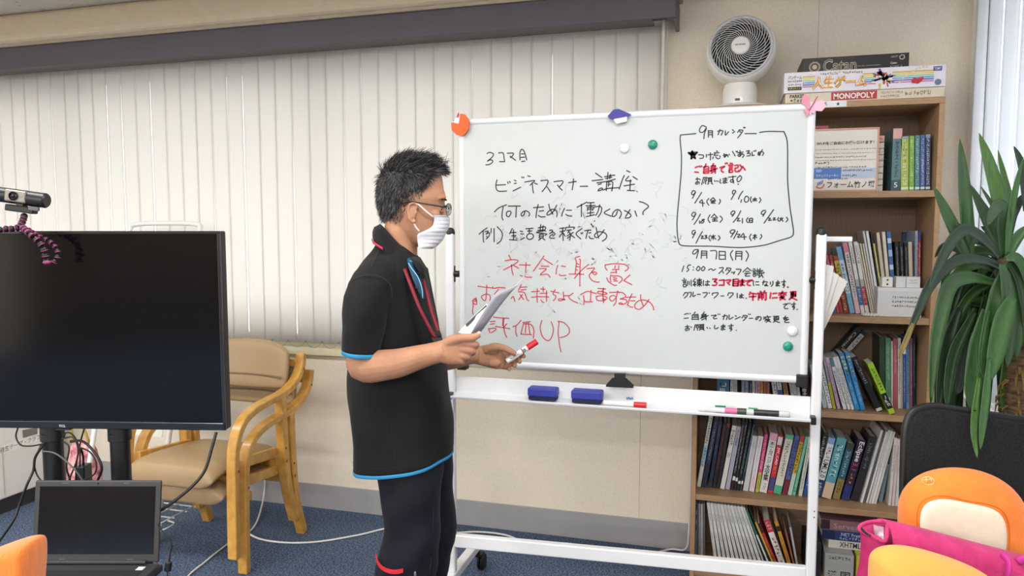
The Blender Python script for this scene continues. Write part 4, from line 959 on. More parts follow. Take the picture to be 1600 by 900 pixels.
for dsc, h, x0, x1, col, tx, bd in (('white book about web markup lying lowest of the flat pile', .032, .42, .62, '#cfcac2', [('XHTML', '#1e1e20', .2, .58, .2, .85, .01), ('', '#2a2a2c', .6, .95, .2, .8, 5)], []),
                            ('navy framework book lying in the flat pile above the white one', .038, .395, .63, '#24386e', [('.NET Framework', '#c9d4ec', .28, .8, .5, .85, .0), ('', '#b9c6e4', .26, .85, .12, .42, 12)], [(.0, .2, .05, .95, '#1b2340')]),
                            ('dull rose server book lying in the pile above the navy one', .042, .39, .62, '#8f6a70', [('Server', '#b99aa0', .2, .6, .2, .7, .01)], [(.0, .14, .05, .95, '#33262c')])):
    b = thing('book', dsc, 'book', ((x0 + x1) / 2, 3.06, zz), 'books lying in the flat pile')
    mb = MB(); mb.box(x0, x1, 3.055, 3.058, zz, zz + h); mb.box(x0, x1, 3.058, 3.2, zz, zz + .002); mb.box(x0, x1, 3.058, 3.2, zz + h - .002, zz + h); mb.build('cover', cmat(col), b)
    mb = MB(); mb.box(x0 + .003, x1 - .003, 3.058, 3.197, zz + .002, zz + h - .002); mb.build('pages', M_page, b)
    for a0, a1, b0, b1, c in bd:
        mb = MB(); mb.box(x0 + (x1 - x0) * a0, x0 + (x1 - x0) * a1, 3.0545, 3.0552, zz + h * b0, zz + h * b1); mb.build('spine_band', cmat(c), b)
    for body, c, a0, a1, b0, b1, bold in tx:
        mb = MB(); o = V3((x0 + (x1 - x0) * a0, 3.0540, zz + h * b0))
        if body: put_text(mb, body, o, ((x1 - x0) * (a1 - a0), 0, 0), (0, 0, h * (b1 - b0)), bold=bold)
        else:
            _sn[0] += 1; scribble(mb, o, ((x1 - x0) * (a1 - a0), 0, 0), (0, 0, h * (b1 - b0)), int(bold), _sn[0])
        mb.build('spine_title', mat(c, .5), b)
    zz += h + .0006

# ================================================================ ON TOP OF THE BOOKCASE
ZT = SHZ[0] + .0006
g1 = pile_box('board_game_box', 'cream board game box with red title, lowest of the three', 'board game', .206, .736, 2.972, 3.22, ZT, ZT + .035, '#d9cdb6',
  [('MONOPOLY', '#f2ece6', .315, .575, .22, .82, .03), ('PARKER', '#1e1e1e', .03, .13, .52, .9, .03), ('', '#2a2a2a', .03, .14, .1, .45, 5), ('', '#8a7c68', .61, .75, .55, .8, 12), ('', '#8a7c68', .61, .73, .2, .42, 10), ('', '#a0917a', .76, .92, .3, .8, 7)], 'board games on the bookcase', [(.3, .59, .1, .95, '#b42a2c')])
z = ZT + .0356
g2 = thing('board_game_box', 'white board game box with rainbow stripes and orange title, middle of three', 'board game', (.47, 2.97, z), 'board games on the bookcase')
x0, x1, h, yf = .20, .737, .076, 2.966
mb = MB(); mb.box(x0, x1, yf, 3.23, z, z + h); mb.build('body', cmat('#e3dfe6'), g2, bevel=.0015)
def gx(a): return x0 + (x1 - x0) * a
for k, c in enumerate(('#d9a84a', '#d9d26a', '#9fcf8a', '#6a9fd8', '#5a6ab8', '#c878b0')):
    for a0, a1 in ((.12, .2), (.50, .58), (.68, .93)):
        mb = MB(); zz = z + h * (.78 - k * .095); mb.box(gx(a0), gx(a1), yf - .0005, yf, zz - h * .06, zz); mb.build('printed_stripe', cmat(c), g2)
for k, (c, bold, off, dy) in enumerate((('#7a3a1c', .085, .0009, -.0015), ('#f2ece4', .06, .0012, 0), ('#de7a22', .022, .0016, 0))):
    mb = MB(); put_text(mb, '人生ゲーム', (gx(.18), yf - off, z + h * .14 + dy), ((x1 - x0) * .345, 0, 0), (.004, 0, h * .60), bold=bold); mb.build('title', mat(c, .4, .2, 60, hex2='#e8b030' if k == 2 else None), g2)
mb = MB(); scribble(mb, (gx(.23), yf - .0008, z + h * .8), ((x1 - x0) * .13, 0, 0), (0, 0, h * .12), 9, 90); mb.build('print', cmat('#55556a'), g2)
mb = MB(); scribble(mb, (gx(.37), yf - .0008, z + h * .8), ((x1 - x0) * .13, 0, 0), (0, 0, h * .12), 9, 91); mb.build('print', cmat('#7c7c20'), g2)
mb = MB(); mb.box(gx(.025), gx(.115), yf - .0005, yf, z + h * .14, z + h * .3); mb.build('printed_panel', cmat('#23231e'), g2)
mb = MB(); put_text(mb, 'パンゲーム', (gx(.025), yf - .0008, z + h * .66), ((x1 - x0) * .09, 0, 0), (0, 0, h * .18), bold=.02); scribble(mb, (gx(.025), yf - .0008, z + h * .52), ((x1 - x0) * .09, 0, 0), (0, 0, h * .11), 8, 92); scribble(mb, (gx(.025), yf - .0008, z + h * .36), ((x1 - x0) * .09, 0, 0), (0, 0, h * .11), 6, 93); mb.build('print', cmat('#2a2a2e'), g2)
mb = MB(); scribble(mb, (gx(.03), yf - .0009, z + h * .17), ((x1 - x0) * .08, 0, 0), (0, 0, h * .1), 6, 94); mb.build('print', cmat('#d9c84a'), g2)
rn = random.Random(4)
for c in ('#2c4aa0', '#3a62c0', '#c8342c', '#e0b43c', '#3c9a58', '#e8d8c8', '#e0a080', '#f2f2f2', '#c0482c'):
    mb = MB()
    for k in range(5):
        t = rn.uniform(0, 6.28); r = rn.uniform(.15, 1)
        cx, cz = gx(.625) + .034 * r * math.cos(t), z + h * .48 + .03 * r * math.sin(t)
        a = t + rn.uniform(-.4, .4); l, w2 = rn.uniform(.004, .011), rn.uniform(.0015, .004)
        mb.obox((cx, yf - .0006, cz), (math.cos(a) * l, 0, math.sin(a) * l), (0, .0002, 0), (-math.sin(a) * w2, 0, math.cos(a) * w2))
    mb.build('printed_figure', cmat(c), g2)
mb = MB()
for k in range(9):
    t = k / 8; mb.obox((gx(.725 + .16 * t), yf - .0007, z + h * (.3 + .62 * math.sin(t * 1.7))), (.0034, 0, .0012), (0, .0002, 0), (-.0012, 0, .0034))
mb.build('printed_road', cmat('#d8cfa0'), g2)
mb = MB(); mb.prism([(gx(a), yf - .0002, z + h * b) for a, b in ((.80, .2), (.84, .16), (.87, .36), (.865, .5), (.835, .42), (.81, .45), (.795, .35))], (0, -.0006, 0)); mb.build('printed_toy_car', cmat('#c02c34'), g2)
mb = MB(); mb.box(gx(.925), gx(.975), yf - .0006, yf, z + h * .72, z + h * .92); mb.build('maker_badge', cmat('#26286c'), g2)
mb = MB(); put_text(mb, 'TOMY', (gx(.93), yf - .0010, z + h * .76), ((x1 - x0) * .04, 0, 0), (0, 0, h * .12), bold=.02); mb.build('badge_text', cmat('#e8e8f0'), g2)
mb = MB(); mb.lathe((gx(.955), yf - .0004, z + h * .2), (0, -1, 0), [(.011, 0), (.011, .0003), (0, .0004)], 16); mb.build('printed_oval', cmat('#6a7a98'), g2)
z += h + .0006
g3 = thing('board_game_box', 'black board game box with outlined title, topmost of three', 'board game', (.45, 3.03, z), 'board games on the bookcase')
x0, x1, h, yf = .266, .628, .058, 3.015
mb = MB(); mb.box(x0, x1, yf, 3.22, z, z + h); mb.build('body', cmat('#1b1a1d'), g3, bevel=.0015)
mb = MB(); put_text(mb, 'Catan', (gx(.2), yf - .0006, z + h * .02), ((x1 - x0) * .32, 0, 0), (0, 0, h * .86), bold=.03); mb.build('title', cmat('#b5aa94'), g3)
mb = MB(); put_text(mb, 'Catan', (gx(.205), yf - .0010, z + h * .05), ((x1 - x0) * .31, 0, 0), (0, 0, h * .8), bold=-.012); mb.build('title', cmat('#2a2622'), g3)
for r0, c, o in ((.021, '#a08a74', .0004), (.015, '#3a2f28', .0006), (.009, '#c2a68c', .0008)):
    mb = MB(); mb.lathe((gx(.12), yf - o, z + h * .42), (0, -1, 0), [(r0, 0), (r0, .0002), (0, .0003)], 9); mb.build('printed_medallion', cmat(c), g3)
mb = MB(); scribble(mb, (gx(.31), yf - .0008, z + h * .86), ((x1 - x0) * .2, 0, 0), (0, 0, h * .07), 14, 95); mb.build('print', cmat('#8c2c34'), g3)
mb = MB(); scribble(mb, (gx(.53), yf - .0008, z + h * .3), ((x1 - x0) * .22, 0, 0), (0, 0, h * .07), 16, 96); scribble(mb, (gx(.83), yf - .0008, z + h * .74), ((x1 - x0) * .07, 0, 0), (0, 0, h * .12), 5, 97)
put_text(mb, 'Catan', (gx(.83), yf - .0008, z + h * .34), ((x1 - x0) * .06, 0, 0), (0, 0, h * .15), bold=.02); scribble(mb, (gx(.83), yf - .0008, z + h * .16), ((x1 - x0) * .11, 0, 0), (0, 0, h * .1), 7, 98)
mb.lathe((gx(.935), yf - .0004, z + h * .74), (0, -1, 0), [(.010, 0), (.010, .0004), (0, .0005)], 6); mb.build('print', cmat('#c9c5bd'), g3)
mb = MB(); mb.lathe((gx(.935), yf - .0008, z + h * .74), (0, -1, 0), [(.007, 0), (.007, .0004), (0, .0005)], 6); mb.build('print', cmat('#2a282a'), g3)

# ---- circulator fan
fx, fy = .046, 3.10
fan = thing('circulator_fan', 'round white circulator fan with spiral grille on top of the bookcase', 'fan', (fx, fy, ZT))
M_fan = mat('#e8e6e3', 0.28, 0.01, 6, coat=0.3, name='glossy_white_plastic')
mb = MB(); mb.lathe((fx, fy - .005, ZT), (0, 0, 1), [(.0, 0), (.118, 0), (.125, .005), (.118, .012), (.08, .02), (0, .022)], 48); mb.build('base', M_fan, fan, smooth=True)
mb = MB(); mb.lathe((fx, fy, ZT + .018), (0, 0, 1), [(.0, 0), (.068, 0), (.066, .06), (.058, .085), (.0, .09)], 36); mb.build('neck', M_fan, fan, smooth=True)
mb = MB(); mb.obox((fx - .01, fy - .0655, ZT + .034), (.009, 0, 0), (0, .004, 0), (0, 0, .004)); mb.build('button', mat('#3a3a3e', .4), fan)
ax = V3((-.05, -1, .13)).normalized(); hc = V3((fx, fy - .005, 2.118))
mb = MB(); mb.lathe(hc, ax, [(0, -.10), (.06, -.095), (.105, -.07), (.131, -.02), (.134, .015), (.128, .05), (.121, .066), (.113, .070), (.111, .062), (.110, .02), (0.0, .015)], 56); mb.build('housing', M_fan, fan, smooth=True, angle=.9)
mb = MB(); mb.lathe(hc, ax, [(.1085, .0225), (0, .0226)], 40); mb.build('dark_well', mat('#0c0c0e', .8), fan)
a1 = ax.orthogonal().normalized(); a2 = ax.cross(a1)
mb = MB()
for k in range(5):
    for q in range(1):
        t0 = k * 2 * math.pi / 5
        rows = []
        for i in range(6):
            r = .03 + .072 * i / 5
            rows.append([hc + ax * (.03 + .012 * (j / 4)) + (a1 * math.cos(t0 + .25 * j + i * .06) + a2 * math.sin(t0 + .25 * j + i * .06)) * r for j in range(5)])
        mb.grid(rows)
mb.build('blades', mat('#1c1c20', .5), fan, smooth='all', solid=.0015)
M_gr = mat('#dcdcdd', .35, .02)
mb = MB()
for k in range(36):
    t0 = 2 * math.pi * k / 36
    P = []
    for i in range(9):
        s = i / 8; r = .034 + .080 * s; t = t0 + 1.15 * s ** 1.1
        P.append(hc + ax * (.078 - .014 * s * s) + (a1 * math.cos(t) + a2 * math.sin(t)) * r)
    mb.tube(P, .0012, 5)
for r in (.062, .09): mb.tube([hc + ax * (.074 - .008 * r / .1) + (a1 * math.cos(t) + a2 * math.sin(t)) * r for t in [j * math.pi / 24 for j in range(48)]], .0008, 5, closed=True)
mb.build('grille', M_gr, fan, smooth='all')
mb = MB(); mb.loft([[hc + ax * h_ + (a1 * math.cos(2 * math.pi * j / 56) + a2 * math.sin(2 * math.pi * j / 56)) * r_ for j in range(56)] for r_, h_ in [(.108, .060), (.118, .060), (.1205, .066), (.116, .071), (.110, .068), (.108, .060)]], caps=False); mb.build('rim', mat('#bcbcbe', .35), fan, smooth='all')
mb = MB(); mb.lathe(hc, ax, [(.0, .072), (.034, .072), (.0345, .080), (.030, .085), (0, .087)], 32); cap = mb.build('hub_cap', M_fan, fan, smooth=True)
mb = MB(); e1 = V3((1, 0, 0)) - ax * ax.x; e1.normalize(); e2 = e1.cross(ax) * -1
if e2.z < 0: e2 = -e2
put_text(mb, 'IRIS OHYAMA', hc + ax * .0875 - e1 * .019 - e2 * .0025, e1 * .038, e2 * .006, bold=.02); mb.build('logo', mat('#5a5a60', .4), cap)
# ================================================================ THINGS ON THE WHITEBOARD
YF = YBD - .0085
def magnet(px, py, col, label, r=.0165):
    c = atY(px, py, YF)
    mb = MB(); mb.lathe(c, (0, -1, 0), [(r, 0), (r, .003), (r * .96, .006), (r * .8, .0085), (r * .4, .010), (0, .0105)], 28)
    o = mb.build('magnet', mat(col, .3, .02, coat=.3), smooth=True, origin=c)
    tag(o, label, 'magnet', 'round board magnets')
    mb = MB(); mb.lathe(c + V3((0, -.0101, 0)), (0, -1, 0), [(r * .45, 0), (r * .4, .001), (0, .0012)], 20); mb.build('raised_face', mat(col, .25, .02), o, smooth=True)
magnet(976, 232, '#e8ebec', 'white round magnet at the upper middle, left of the green one', .0158)
magnet(1020, 226, '#12846e', 'green round magnet at the upper middle of the whiteboard', .0158)
magnet(1238, 517, '#e8ebec', 'white round magnet low on the right, above the green one', .0165)
magnet(1231, 541, '#149078', 'green round magnet low on the right edge of the whiteboard', .0158)

def fold(pts, y0, th, name, m, parent, bend=None):
    mb = MB(); P = [atY(x, y, y0) for x, y in pts]
    if bend: P = [p + V3((0, -b, 0)) for p, b in zip(P, bend)]
    mb.prism(P, (0, -th, 0)); return mb.build(name, m, parent)
M_or = mat('#ee5a12', .55, .05, 40, name='orange_paper'); M_wp = mat('#ece9e6', .6, .03, name='white_paper')
og = thing('origami', 'orange origami octagon with a white folded corner on the board top left corner', 'origami', atY(719, 196, YBD - .016))
fold([(720, 178), (727, 179), (731, 184), (734, 190), (733, 202), (728, 209), (723, 213), (714, 211), (707, 204), (706, 192), (718, 194)], YBD - .0162, .008, 'body', M_or, og)
fold([(706, 190), (713, 185), (717, 183), (720, 179), (718, 193)], YBD - .0166, .006, 'white_flap', M_wp, og)
fold([(714, 184), (717, 176), (718, 184)], YBD - .0168, .0066, 'pink_tip', mat('#b0406c', .6), og)
fold([(708, 189), (711, 187), (710, 190)], YBD - .0168, .0062, 'dark_mark', M_black, og)
om = thing('origami', 'blue and white origami mushroom on the middle of the board top edge', 'origami', atY(968, 180, YBD - .016))
fold([(950, 182), (959, 172), (968, 171), (986, 179), (982, 182), (960, 186), (953, 186)], YBD - .0162, .010, 'cap', mat('#39358f', .55, .05), om)
fold([(959, 185), (980, 182), (980, 190), (964, 194), (960, 189)], YBD - .0166, .007, 'stem', mat('#dcd8dc', .6), om)
fold([(961, 171), (964, 168), (967, 171)], YBD - .0164, .006, 'tip', mat('#4fbfa8', .5), om)
ob = thing('origami', 'pink origami butterfly on the top right corner of the whiteboard', 'origami', atY(1267, 166, YBD - .016))
M_pk = mat('#d98a9c', .6, .06); M_pk2 = mat('#e3b4c4', .6, .06)
fold([(1264, 172), (1252, 160), (1254, 150), (1258, 147), (1266, 152)], YBD - .0162, .003, 'left_wing', M_pk, ob)
fold([(1264, 172), (1278, 150), (1276, 160), (1285, 156), (1291, 166), (1284, 174), (1272, 173)], YBD - .0164, .003, 'right_wing', M_pk2, ob)
fold([(1264, 172), (1255, 172), (1260, 178), (1258, 182), (1264, 179)], YBD - .0166, .004, 'left_hind_wing', M_pk, ob)
fold([(1264, 172), (1274, 174), (1272, 178), (1268, 176), (1266, 182)], YBD - .0168, .004, 'right_hind_wing', M_pk2, ob)
fold([(1263, 173), (1277, 150), (1278, 151), (1265, 174)], YBD - .0172, .004, 'body', mat('#a8405c', .6), ob)

# black hanging clip under the board edge
hc = thing('magnetic_clip', 'black plastic clip hanging under the lower edge of the whiteboard', 'clip', atY(968, 595, YBD - .02))
y = YBD - .016
fold([(960, 583), (978, 583), (977, 590), (961, 590)], y, .012, 'hinge', M_black, hc)
fold([(957, 590), (978, 590), (990, 601), (990, 605), (948, 603), (948, 600)], y, .016, 'jaw', mat('#141416', .4, .1, 60, bump=.1), hc)
# erasers
tz = TZ0 + .0085
for i, (px0, px1, lab) in enumerate(((824, 869, 'blue felt board eraser on the tray, left of the two'), (892, 940, 'blue felt board eraser on the tray, right of the two'))):
    a, b = atY(px0, 612, YBD - .055).x, atY(px1, 612, YBD - .055).x
    e = thing('board_eraser', lab, 'board eraser', ((a + b) / 2, YBD - .03, tz), 'board erasers on the tray')
    z = tz - .001
    mb = MB(); mb.box(a + .003, b - .003, YBD - .054, YBD - .006, z, z + .012); mb.build('felt', mat('#1c2240', .9, .1, 60), e, bevel=.002)
    mb = MB(); mb.box(a, b, YBD - .057, YBD - .003, z + .012, z + .043); mb.build('grip', mat('#333c9c', .5, .06, 20), e, bevel=.006, seg=3)
def pen(p, q, r, caps, label, name='marker', group='markers on the tray', cat='marker', body='#e8e8e8'):
    p, q = V3(p), V3(q); d = (q - p).normalized(); Lp = (q - p).length
    t = thing(name, label, cat, (p + q) / 2, group)
    mb = MB(); mb.lathe(p, d, [(0, 0), (r * .8, 0), (r, .002), (r, Lp - .002), (r * .8, Lp), (0, Lp)], 14); mb.build('barrel', mat(body, .3, .02), t, smooth=True)
    for nm, f0, f1, c, k in caps:
        mb = MB(); mb.lathe(p + d * (Lp * f0), d, [(0, 0), (r * k, 0), (r * k, Lp * (f1 - f0)), (0, Lp * (f1 - f0))], 14); mb.build(nm, mat(c, .35, .04), t, smooth=True)
    return t
def trayp(px, dy=-.05, dz=.0): return V3((atY(px, 630, YBD + dy).x, YBD + dy, tz + .0055 + dz))
pen(trayp(943), trayp(1010), .0085, [('end_plug', -.002, .04, '#b8222c', .8), ('cap', .71, 1.0, '#c4222c', 1.12)], 'white marker with red cap lying on the tray')
pen(trayp(1092), trayp(1152), .0085, [('end_plug', -.002, .05, '#c83c5c', .8), ('cap', .68, 1.0, '#d96a9c', 1.12), ('print', .15, .6, '#e0d4d8', 1.01)], 'white marker with pink cap lying on the tray')
pen(trayp(1118, -.032), trayp(1184, -.030), .0098, [('cap', -.01, .25, '#1f7a4c', 1.12), ('print', .27, .5, '#c4d4cc', 1.01), ('end_cap', .78, 1.0, '#3f9468', 1.02)], 'green capped marker lying on the tray behind the pink one')
pen(trayp(1152, -.05), trayp(1234, -.05), .0098, [('cap', 0, .18, '#39443f', 1.1), ('print', .32, .80, '#232427', 1.02), ('end_cap', .94, 1.0, '#8a8c8e', .9)], 'black marker lying at the right end of the tray', body='#c9cccb')
mb = MB(); c = V3((atY(984, 620, YBD - .002).x, YBD + .0052, TZ0 + .02))
for k in range(4): mb.obox(c + V3((k * .006 - .01, -.0003, .002 * (k % 2))), (.0022, 0, .0008), (0, .0003, 0), (-.001, 0, .004))
mb.build('maker_mark', mat('#3f86b4', .4), tray)
# papers hung from the right post
hp = thing('paper_sheets', 'white paper sheets hanging fanned out beside the right whiteboard post', 'papers', (.33, YBD + .02, 1.3))
def sheet_at(pts, y, nm, c):
    mb = MB(); P = [atY(a, b, y) for a, b in pts]; P = [p + V3((0, .006 * math.sin(i * 1.3), 0)) for i, p in enumerate(P)]
    mb.prism(P, (0, .0008, 0)); return mb.build(nm, mat(c, .6, .02), hp)
sheet_at([(1281, 413), (1325, 440), (1281, 530)], YBD + .034, 'sheet', '#dcdad4')
sheet_at([(1281, 413), (1311, 430), (1306, 445), (1281, 525)], YBD + .030, 'sheet', '#e2e0da')
sheet_at([(1281, 413), (1305, 427), (1298, 450), (1281, 515)], YBD + .026, 'sheet', '#e6e5e2')
s1 = sheet_at([(1280, 411), (1303, 416), (1301, 432), (1294, 460), (1280, 505)], YBD + .022, 'sheet', '#e9e8e6')
mb = MB()
for a in (((1282, 421), (1290, 422)), ((1290, 422), (1290, 431)), ((1290, 431), (1282, 430)), ((1282, 430), (1282, 421)), ((1286, 424), (1286, 428))): ribbon(mb, [atY(*a[0], YBD + .0205), atY(*a[1], YBD + .0205)], .0016, (0, -1, 0), 1)
mb.build('drawn_box', mat('#55555c', .6), s1)

# ================================================================ TELEVISION, CART, LAPTOP, WEBCAM
def solve_z(P, ypx):
    z = P.z
    for _ in range(40):
        y = proj((P.x, P.y, z))[1]; z -= (ypx - y) * .0015
    return z
ta = math.radians(2.4)
TU = (RGT * math.cos(ta) - FH * math.sin(ta)).normalized(); TN = TU.cross(V3((0, 0, 1))).normalized()
if TN.dot(FH) > 0: TN = -TN
TR = atD(344.5, 361, 1.95); tw = .905
ztop = TR.z; zbot = solve_z(TR + TN * 0, 672)
def tvp(a, z, n=0): return V3((TR.x, TR.y, 0)) - TU * a + TN * n + V3((0, 0, z))
tv = thing('television', 'large black flat screen television on a two pole stand', 'television', tvp(tw / 2, zbot))
zc, hh = (ztop + zbot) / 2, (ztop - zbot) / 2
mb = MB(); mb.obox(tvp(tw / 2, zc, -.017), TU * (tw / 2), TN * .016, V3((0, 0, hh))); mb.build('back_shell', mat('#17171a', .5, .08), tv, bevel=.004)
mb = MB(); mb.obox(tvp(tw / 2, zc - .03, -.048), TU * (tw * .33), TN * .018, V3((0, 0, hh * .6))); mb.build('rear_bulge', mat('#17171a', .5, .08), tv, bevel=.008)
mb = MB(); w = .0085; wb_ = .020
mb.obox(tvp(w / 2, zc, .001), TU * (w / 2), TN * .004, V3((0, 0, hh))); mb.obox(tvp(tw - w / 2, zc, .001), TU * (w / 2), TN * .004, V3((0, 0, hh)))
mb.obox(tvp(tw / 2, ztop - w / 2, .001), TU * (tw / 2), TN * .004, V3((0, 0, w / 2))); mb.obox(tvp(tw / 2, zbot + wb_ / 2, .001), TU * (tw / 2), TN * .004, V3((0, 0, wb_ / 2)))
bez = mb.build('bezel', mat('#0c0c0e', .22, .05, coat=.4), tv, bevel=.0015)
mb = MB(); mb.obox(tvp(tw / 2, zc, .000), TU * (tw / 2 - w), TN * .0008, V3((0, 0, hh - w))); mb.build('screen', mat('#060608', .12, .05, 3, spec=.28, name='dark_screen_glass'), tv)
mb = MB(); put_text(mb, 'TCL', tvp(.4535 + .009, zbot + .0045, .0054), TU * .019, V3((0, 0, .0065)), bold=.03); mb.build('logo', mat('#b9b9bd', .35), bez)
mb = MB(); mb.obox(tvp(.452, zbot - .002, .0), TU * .02, TN * .006, V3((0, 0, .002))); mb.build('receiver_window', M_black, tv)

cart = thing('television_cart', 'black steel television cart with two poles and a laptop shelf', 'television stand', atD(133, 700, 2.02) * 1)
M_cart = mat('#141417', .4, .06, 30, name='black_powder_coat')
pc = []
for px in (83, 188):
    c = atD(px, 700, 2.06); c.z = 0; pc.append(c)
    mb = MB(); mb.tube([c + V3((0, 0, .05)), c + V3((0, 0, 1.2))], .0262, 20); po = mb.build('pole', M_cart, cart, smooth=True)
    mb = MB(); mb.lathe(c + V3((0, 0, .835)), (0, 0, 1), [(.026, 0), (.0305, .002), (.0305, .05), (.026, .054)], 20); mb.build('collar', M_cart, po, smooth=True)
    mb = MB(); mb.tube([c + V3((.03, 0, .852)), c + V3((0, -.032, .858)), c + V3((-.03, 0, .866)), c + V3((0, .032, .858))], .002, 6, closed=True, k=4); mb.build('cable_tie', M_black, po, smooth=True)
m_ = (pc[0] + pc[1]) / 2; du = (pc[1] - pc[0]).normalized(); dn = V3((du.y, -du.x, 0))
mb = MB(); mb.obox(m_ + dn * .0 + V3((0, 0, 1.12)) + dn * .028, du * .22, dn * .006, V3((0, 0, .03))); mb.build('bracket', M_cart, cart)
lapc = (atD(50, 879, 1.9) + atD(246, 881, 1.9)) / 2
zl = lapc.z - .024
mb = MB(); mb.obox(V3((lapc.x, lapc.y, 0)) - FH * .10 + V3((0, 0, zl - .012)), RGT * .15, FH * .155, V3((0, 0, .009))); mb.build('shelf', M_cart, cart, bevel=.004)
mb = MB()
for s in (-1, 1): mb.obox(V3((lapc.x, lapc.y, 0)) + RGT * (.06 * s) + FH * .05 + V3((0, 0, zl - .035)), RGT * .015, FH * .1, V3((0, 0, .014)))
mb.build('shelf_bracket', M_cart, cart)
for c in pc:
    mb = MB(); mb.obox(c + V3((0, 0, .06)), FH * .3, RGT * .02, V3((0, 0, .018))); ft = mb.build('foot', M_cart, cart, bevel=.003)
    for s in (-1, 1):
        mb = MB(); mb.lathe(c + FH * (.27 * s) + V3((0, 0, .022)) - RGT * .01, RGT, [(0, 0), (.022, 0), (.022, .02), (0, .02)], 16); mb.build('caster', M_black, ft, smooth=True)
mb = MB(); mb.obox(m_ + V3((0, 0, .06)), du * (.08), dn * .02, V3((0, 0, .015))); mb.build('base_bar', M_cart, cart)

# laptop
lp = thing('laptop', 'open dark grey laptop with black screen on the shelf below the television', 'laptop', V3((lapc.x, lapc.y, zl)))
HL, HR = atD(47, 879, 1.9), atD(246, 881, 1.9); HL.z = HR.z = lapc.z
lu = (HR - HL).normalized(); lw = (HR - HL).length; ln = V3((lu.y, -lu.x, 0))
if ln.dot(FH) > 0: ln = -ln
M_lap = mat('#2c2c2f', .5, .06, 40, name='dark_laptop_plastic')
mb = MB(); mb.obox(V3((lapc.x, lapc.y, zl + .012)) + ln * .113, lu * (lw / 2 + .002), ln * .117, V3((0, 0, .0105))); base = mb.build('base', M_lap, lp, bevel=.004)
mb = MB(); mb.obox(V3((lapc.x, lapc.y, zl + .0228)) + ln * .09, lu * (lw / 2 - .02), ln * .052, V3((0, 0, .0006))); mb.build('keyboard', mat('#161618', .6, .2, 300), base)
mb = MB(); mb.obox(V3((lapc.x, lapc.y, zl + .0228)) + ln * .185, lu * .05, ln * .03, V3((0, 0, .0004))); mb.build('touchpad', mat('#242427', .4), base)
for s in (-1, 1):
    mb = MB(); mb.obox(V3((lapc.x, lapc.y, zl + .0229)) + lu * (.132 * s) + ln * .03, lu * .009, ln * .012, V3((0, 0, .0004))); mb.build('sticker', mat('#c9c9cc', .4), base)
tilt = math.radians(9)
sv = V3((0, 0, 1)) * math.cos(tilt) - ln * math.sin(tilt); sn = ln * math.cos(tilt) + V3((0, 0, 1)) * math.sin(tilt)
sh = .208
sc_ = V3((lapc.x, lapc.y, lapc.z + .002)) + sv * (sh / 2)
mb = MB(); mb.obox(sc_ - sn * .004, lu * (lw / 2), sn * .004, sv * (sh / 2)); lid = mb.build('lid', M_lap, lp, bevel=.005, seg=3)
mb = MB(); mb.obox(sc_ + sn * .0005 + sv * .003, lu * (lw / 2 - .014), sn * .0005, sv * (sh / 2 - .018)); mb.build('screen', mat('#08090c', .12, .05, 3), lid)
mb = MB()
for k in (-.085, .075): mb.obox(sc_ + sn * .0004 + sv * (sh / 2 - .007) + lu * k, lu * .008, sn * .0008, sv * .001)
for k in (-.085, .09): mb.obox(sc_ + sn * .0004 - sv * (sh / 2 - .008) + lu * k, lu * .008, sn * .0008, sv * .001)
mb.build('bumper', mat('#55555a', .4), lid)
mb = MB(); mb.lathe(sc_ + sv * (sh / 2 - .008), sn, [(.0025, 0), (.002, .0012), (0, .0013)], 12); mb.build('webcam_lens', mat('#050506', .2), lid)
mb = MB(); mb.obox(sc_ - sv * (sh / 2 - .002) + sn * .001, lu * (lw / 2 - .03), sn * .007, sv * .004); mb.build('hinge', M_lap, lid, bevel=.002)

# webcam on a bendy tripod
DW = 1.925
wc = thing('webcam', 'black webcam with a silver lens plate standing on top of the television', 'webcam', atD(31, 320, DW))
a, b = atD(-13, 302, DW), atD(74, 314, DW); wd = (b - a).normalized(); wl = (b - a).length
wu = V3((0, 0, 1)) - wd * wd.z; wu.normalize(); wn = wd.cross(wu); wn = -wn if wn.dot(FH) > 0 else wn
mb = MB(); mb.tube([a, a + wd * .004, b - wd * .004, b], [.016, .0195, .0195, .016], 24); mb.build('body', mat('#18181b', .4, .08), wc, smooth=True)
c = atD(31, 307, DW)
mb = MB(); mb.obox(c + wn * .014, wd * .0275, wn * .007, wu * .0155); plate = mb.build('lens_plate', mat('#8d8780', .35, .05, metal=.4), wc, bevel=.004, seg=3)
mb = MB(); mb.lathe(c + wn * .021 - wd * .002, wn, [(.0, 0), (.0115, 0), (.0115, .004), (.008, .006), (.0075, .003), (0, .003)], 24); lens = mb.build('lens', mat('#0a0a0c', .2), plate, smooth=True)
mb = MB(); mb.ball(c + wn * .0235 - wd * .002, (.005, .005, .005), 12, 8); mb.build('lens_glass', mat('#15171c', .08), lens, smooth='all')
mb = MB(); scribble(mb, c + wn * .0213 + wd * .012 - wu * .001, wd * .01, wu * .002, 5, 5); mb.build('logo', mat('#55524e', .5), plate)
m1 = atD(34, 322, DW); m2 = atD(36, 327, DW)
mb = MB(); mb.obox(m1, wd * .009, wn * .01, wu * .006); mb.build('neck', M_black, wc)
mb = MB(); mb.obox(m2 - wd * .004, wd * .037, wn * .012, wu * .0085); mb.build('clip', M_black, wc, bevel=.003)
mb = MB(); mb.obox(atD(53, 326, DW - .012), wd * .013, wn * .004, wu * .005); mb.build('clip_pad', mat('#5c5c60', .5), wc, bevel=.001)
gp = thing('bendy_tripod', 'bendy black and magenta tripod holding the webcam over the television edge', 'tripod', atD(36, 350, DW))
M_mg = mat('#8f3866', .45, .05); M_bk = mat('#15151a', .4, .08)
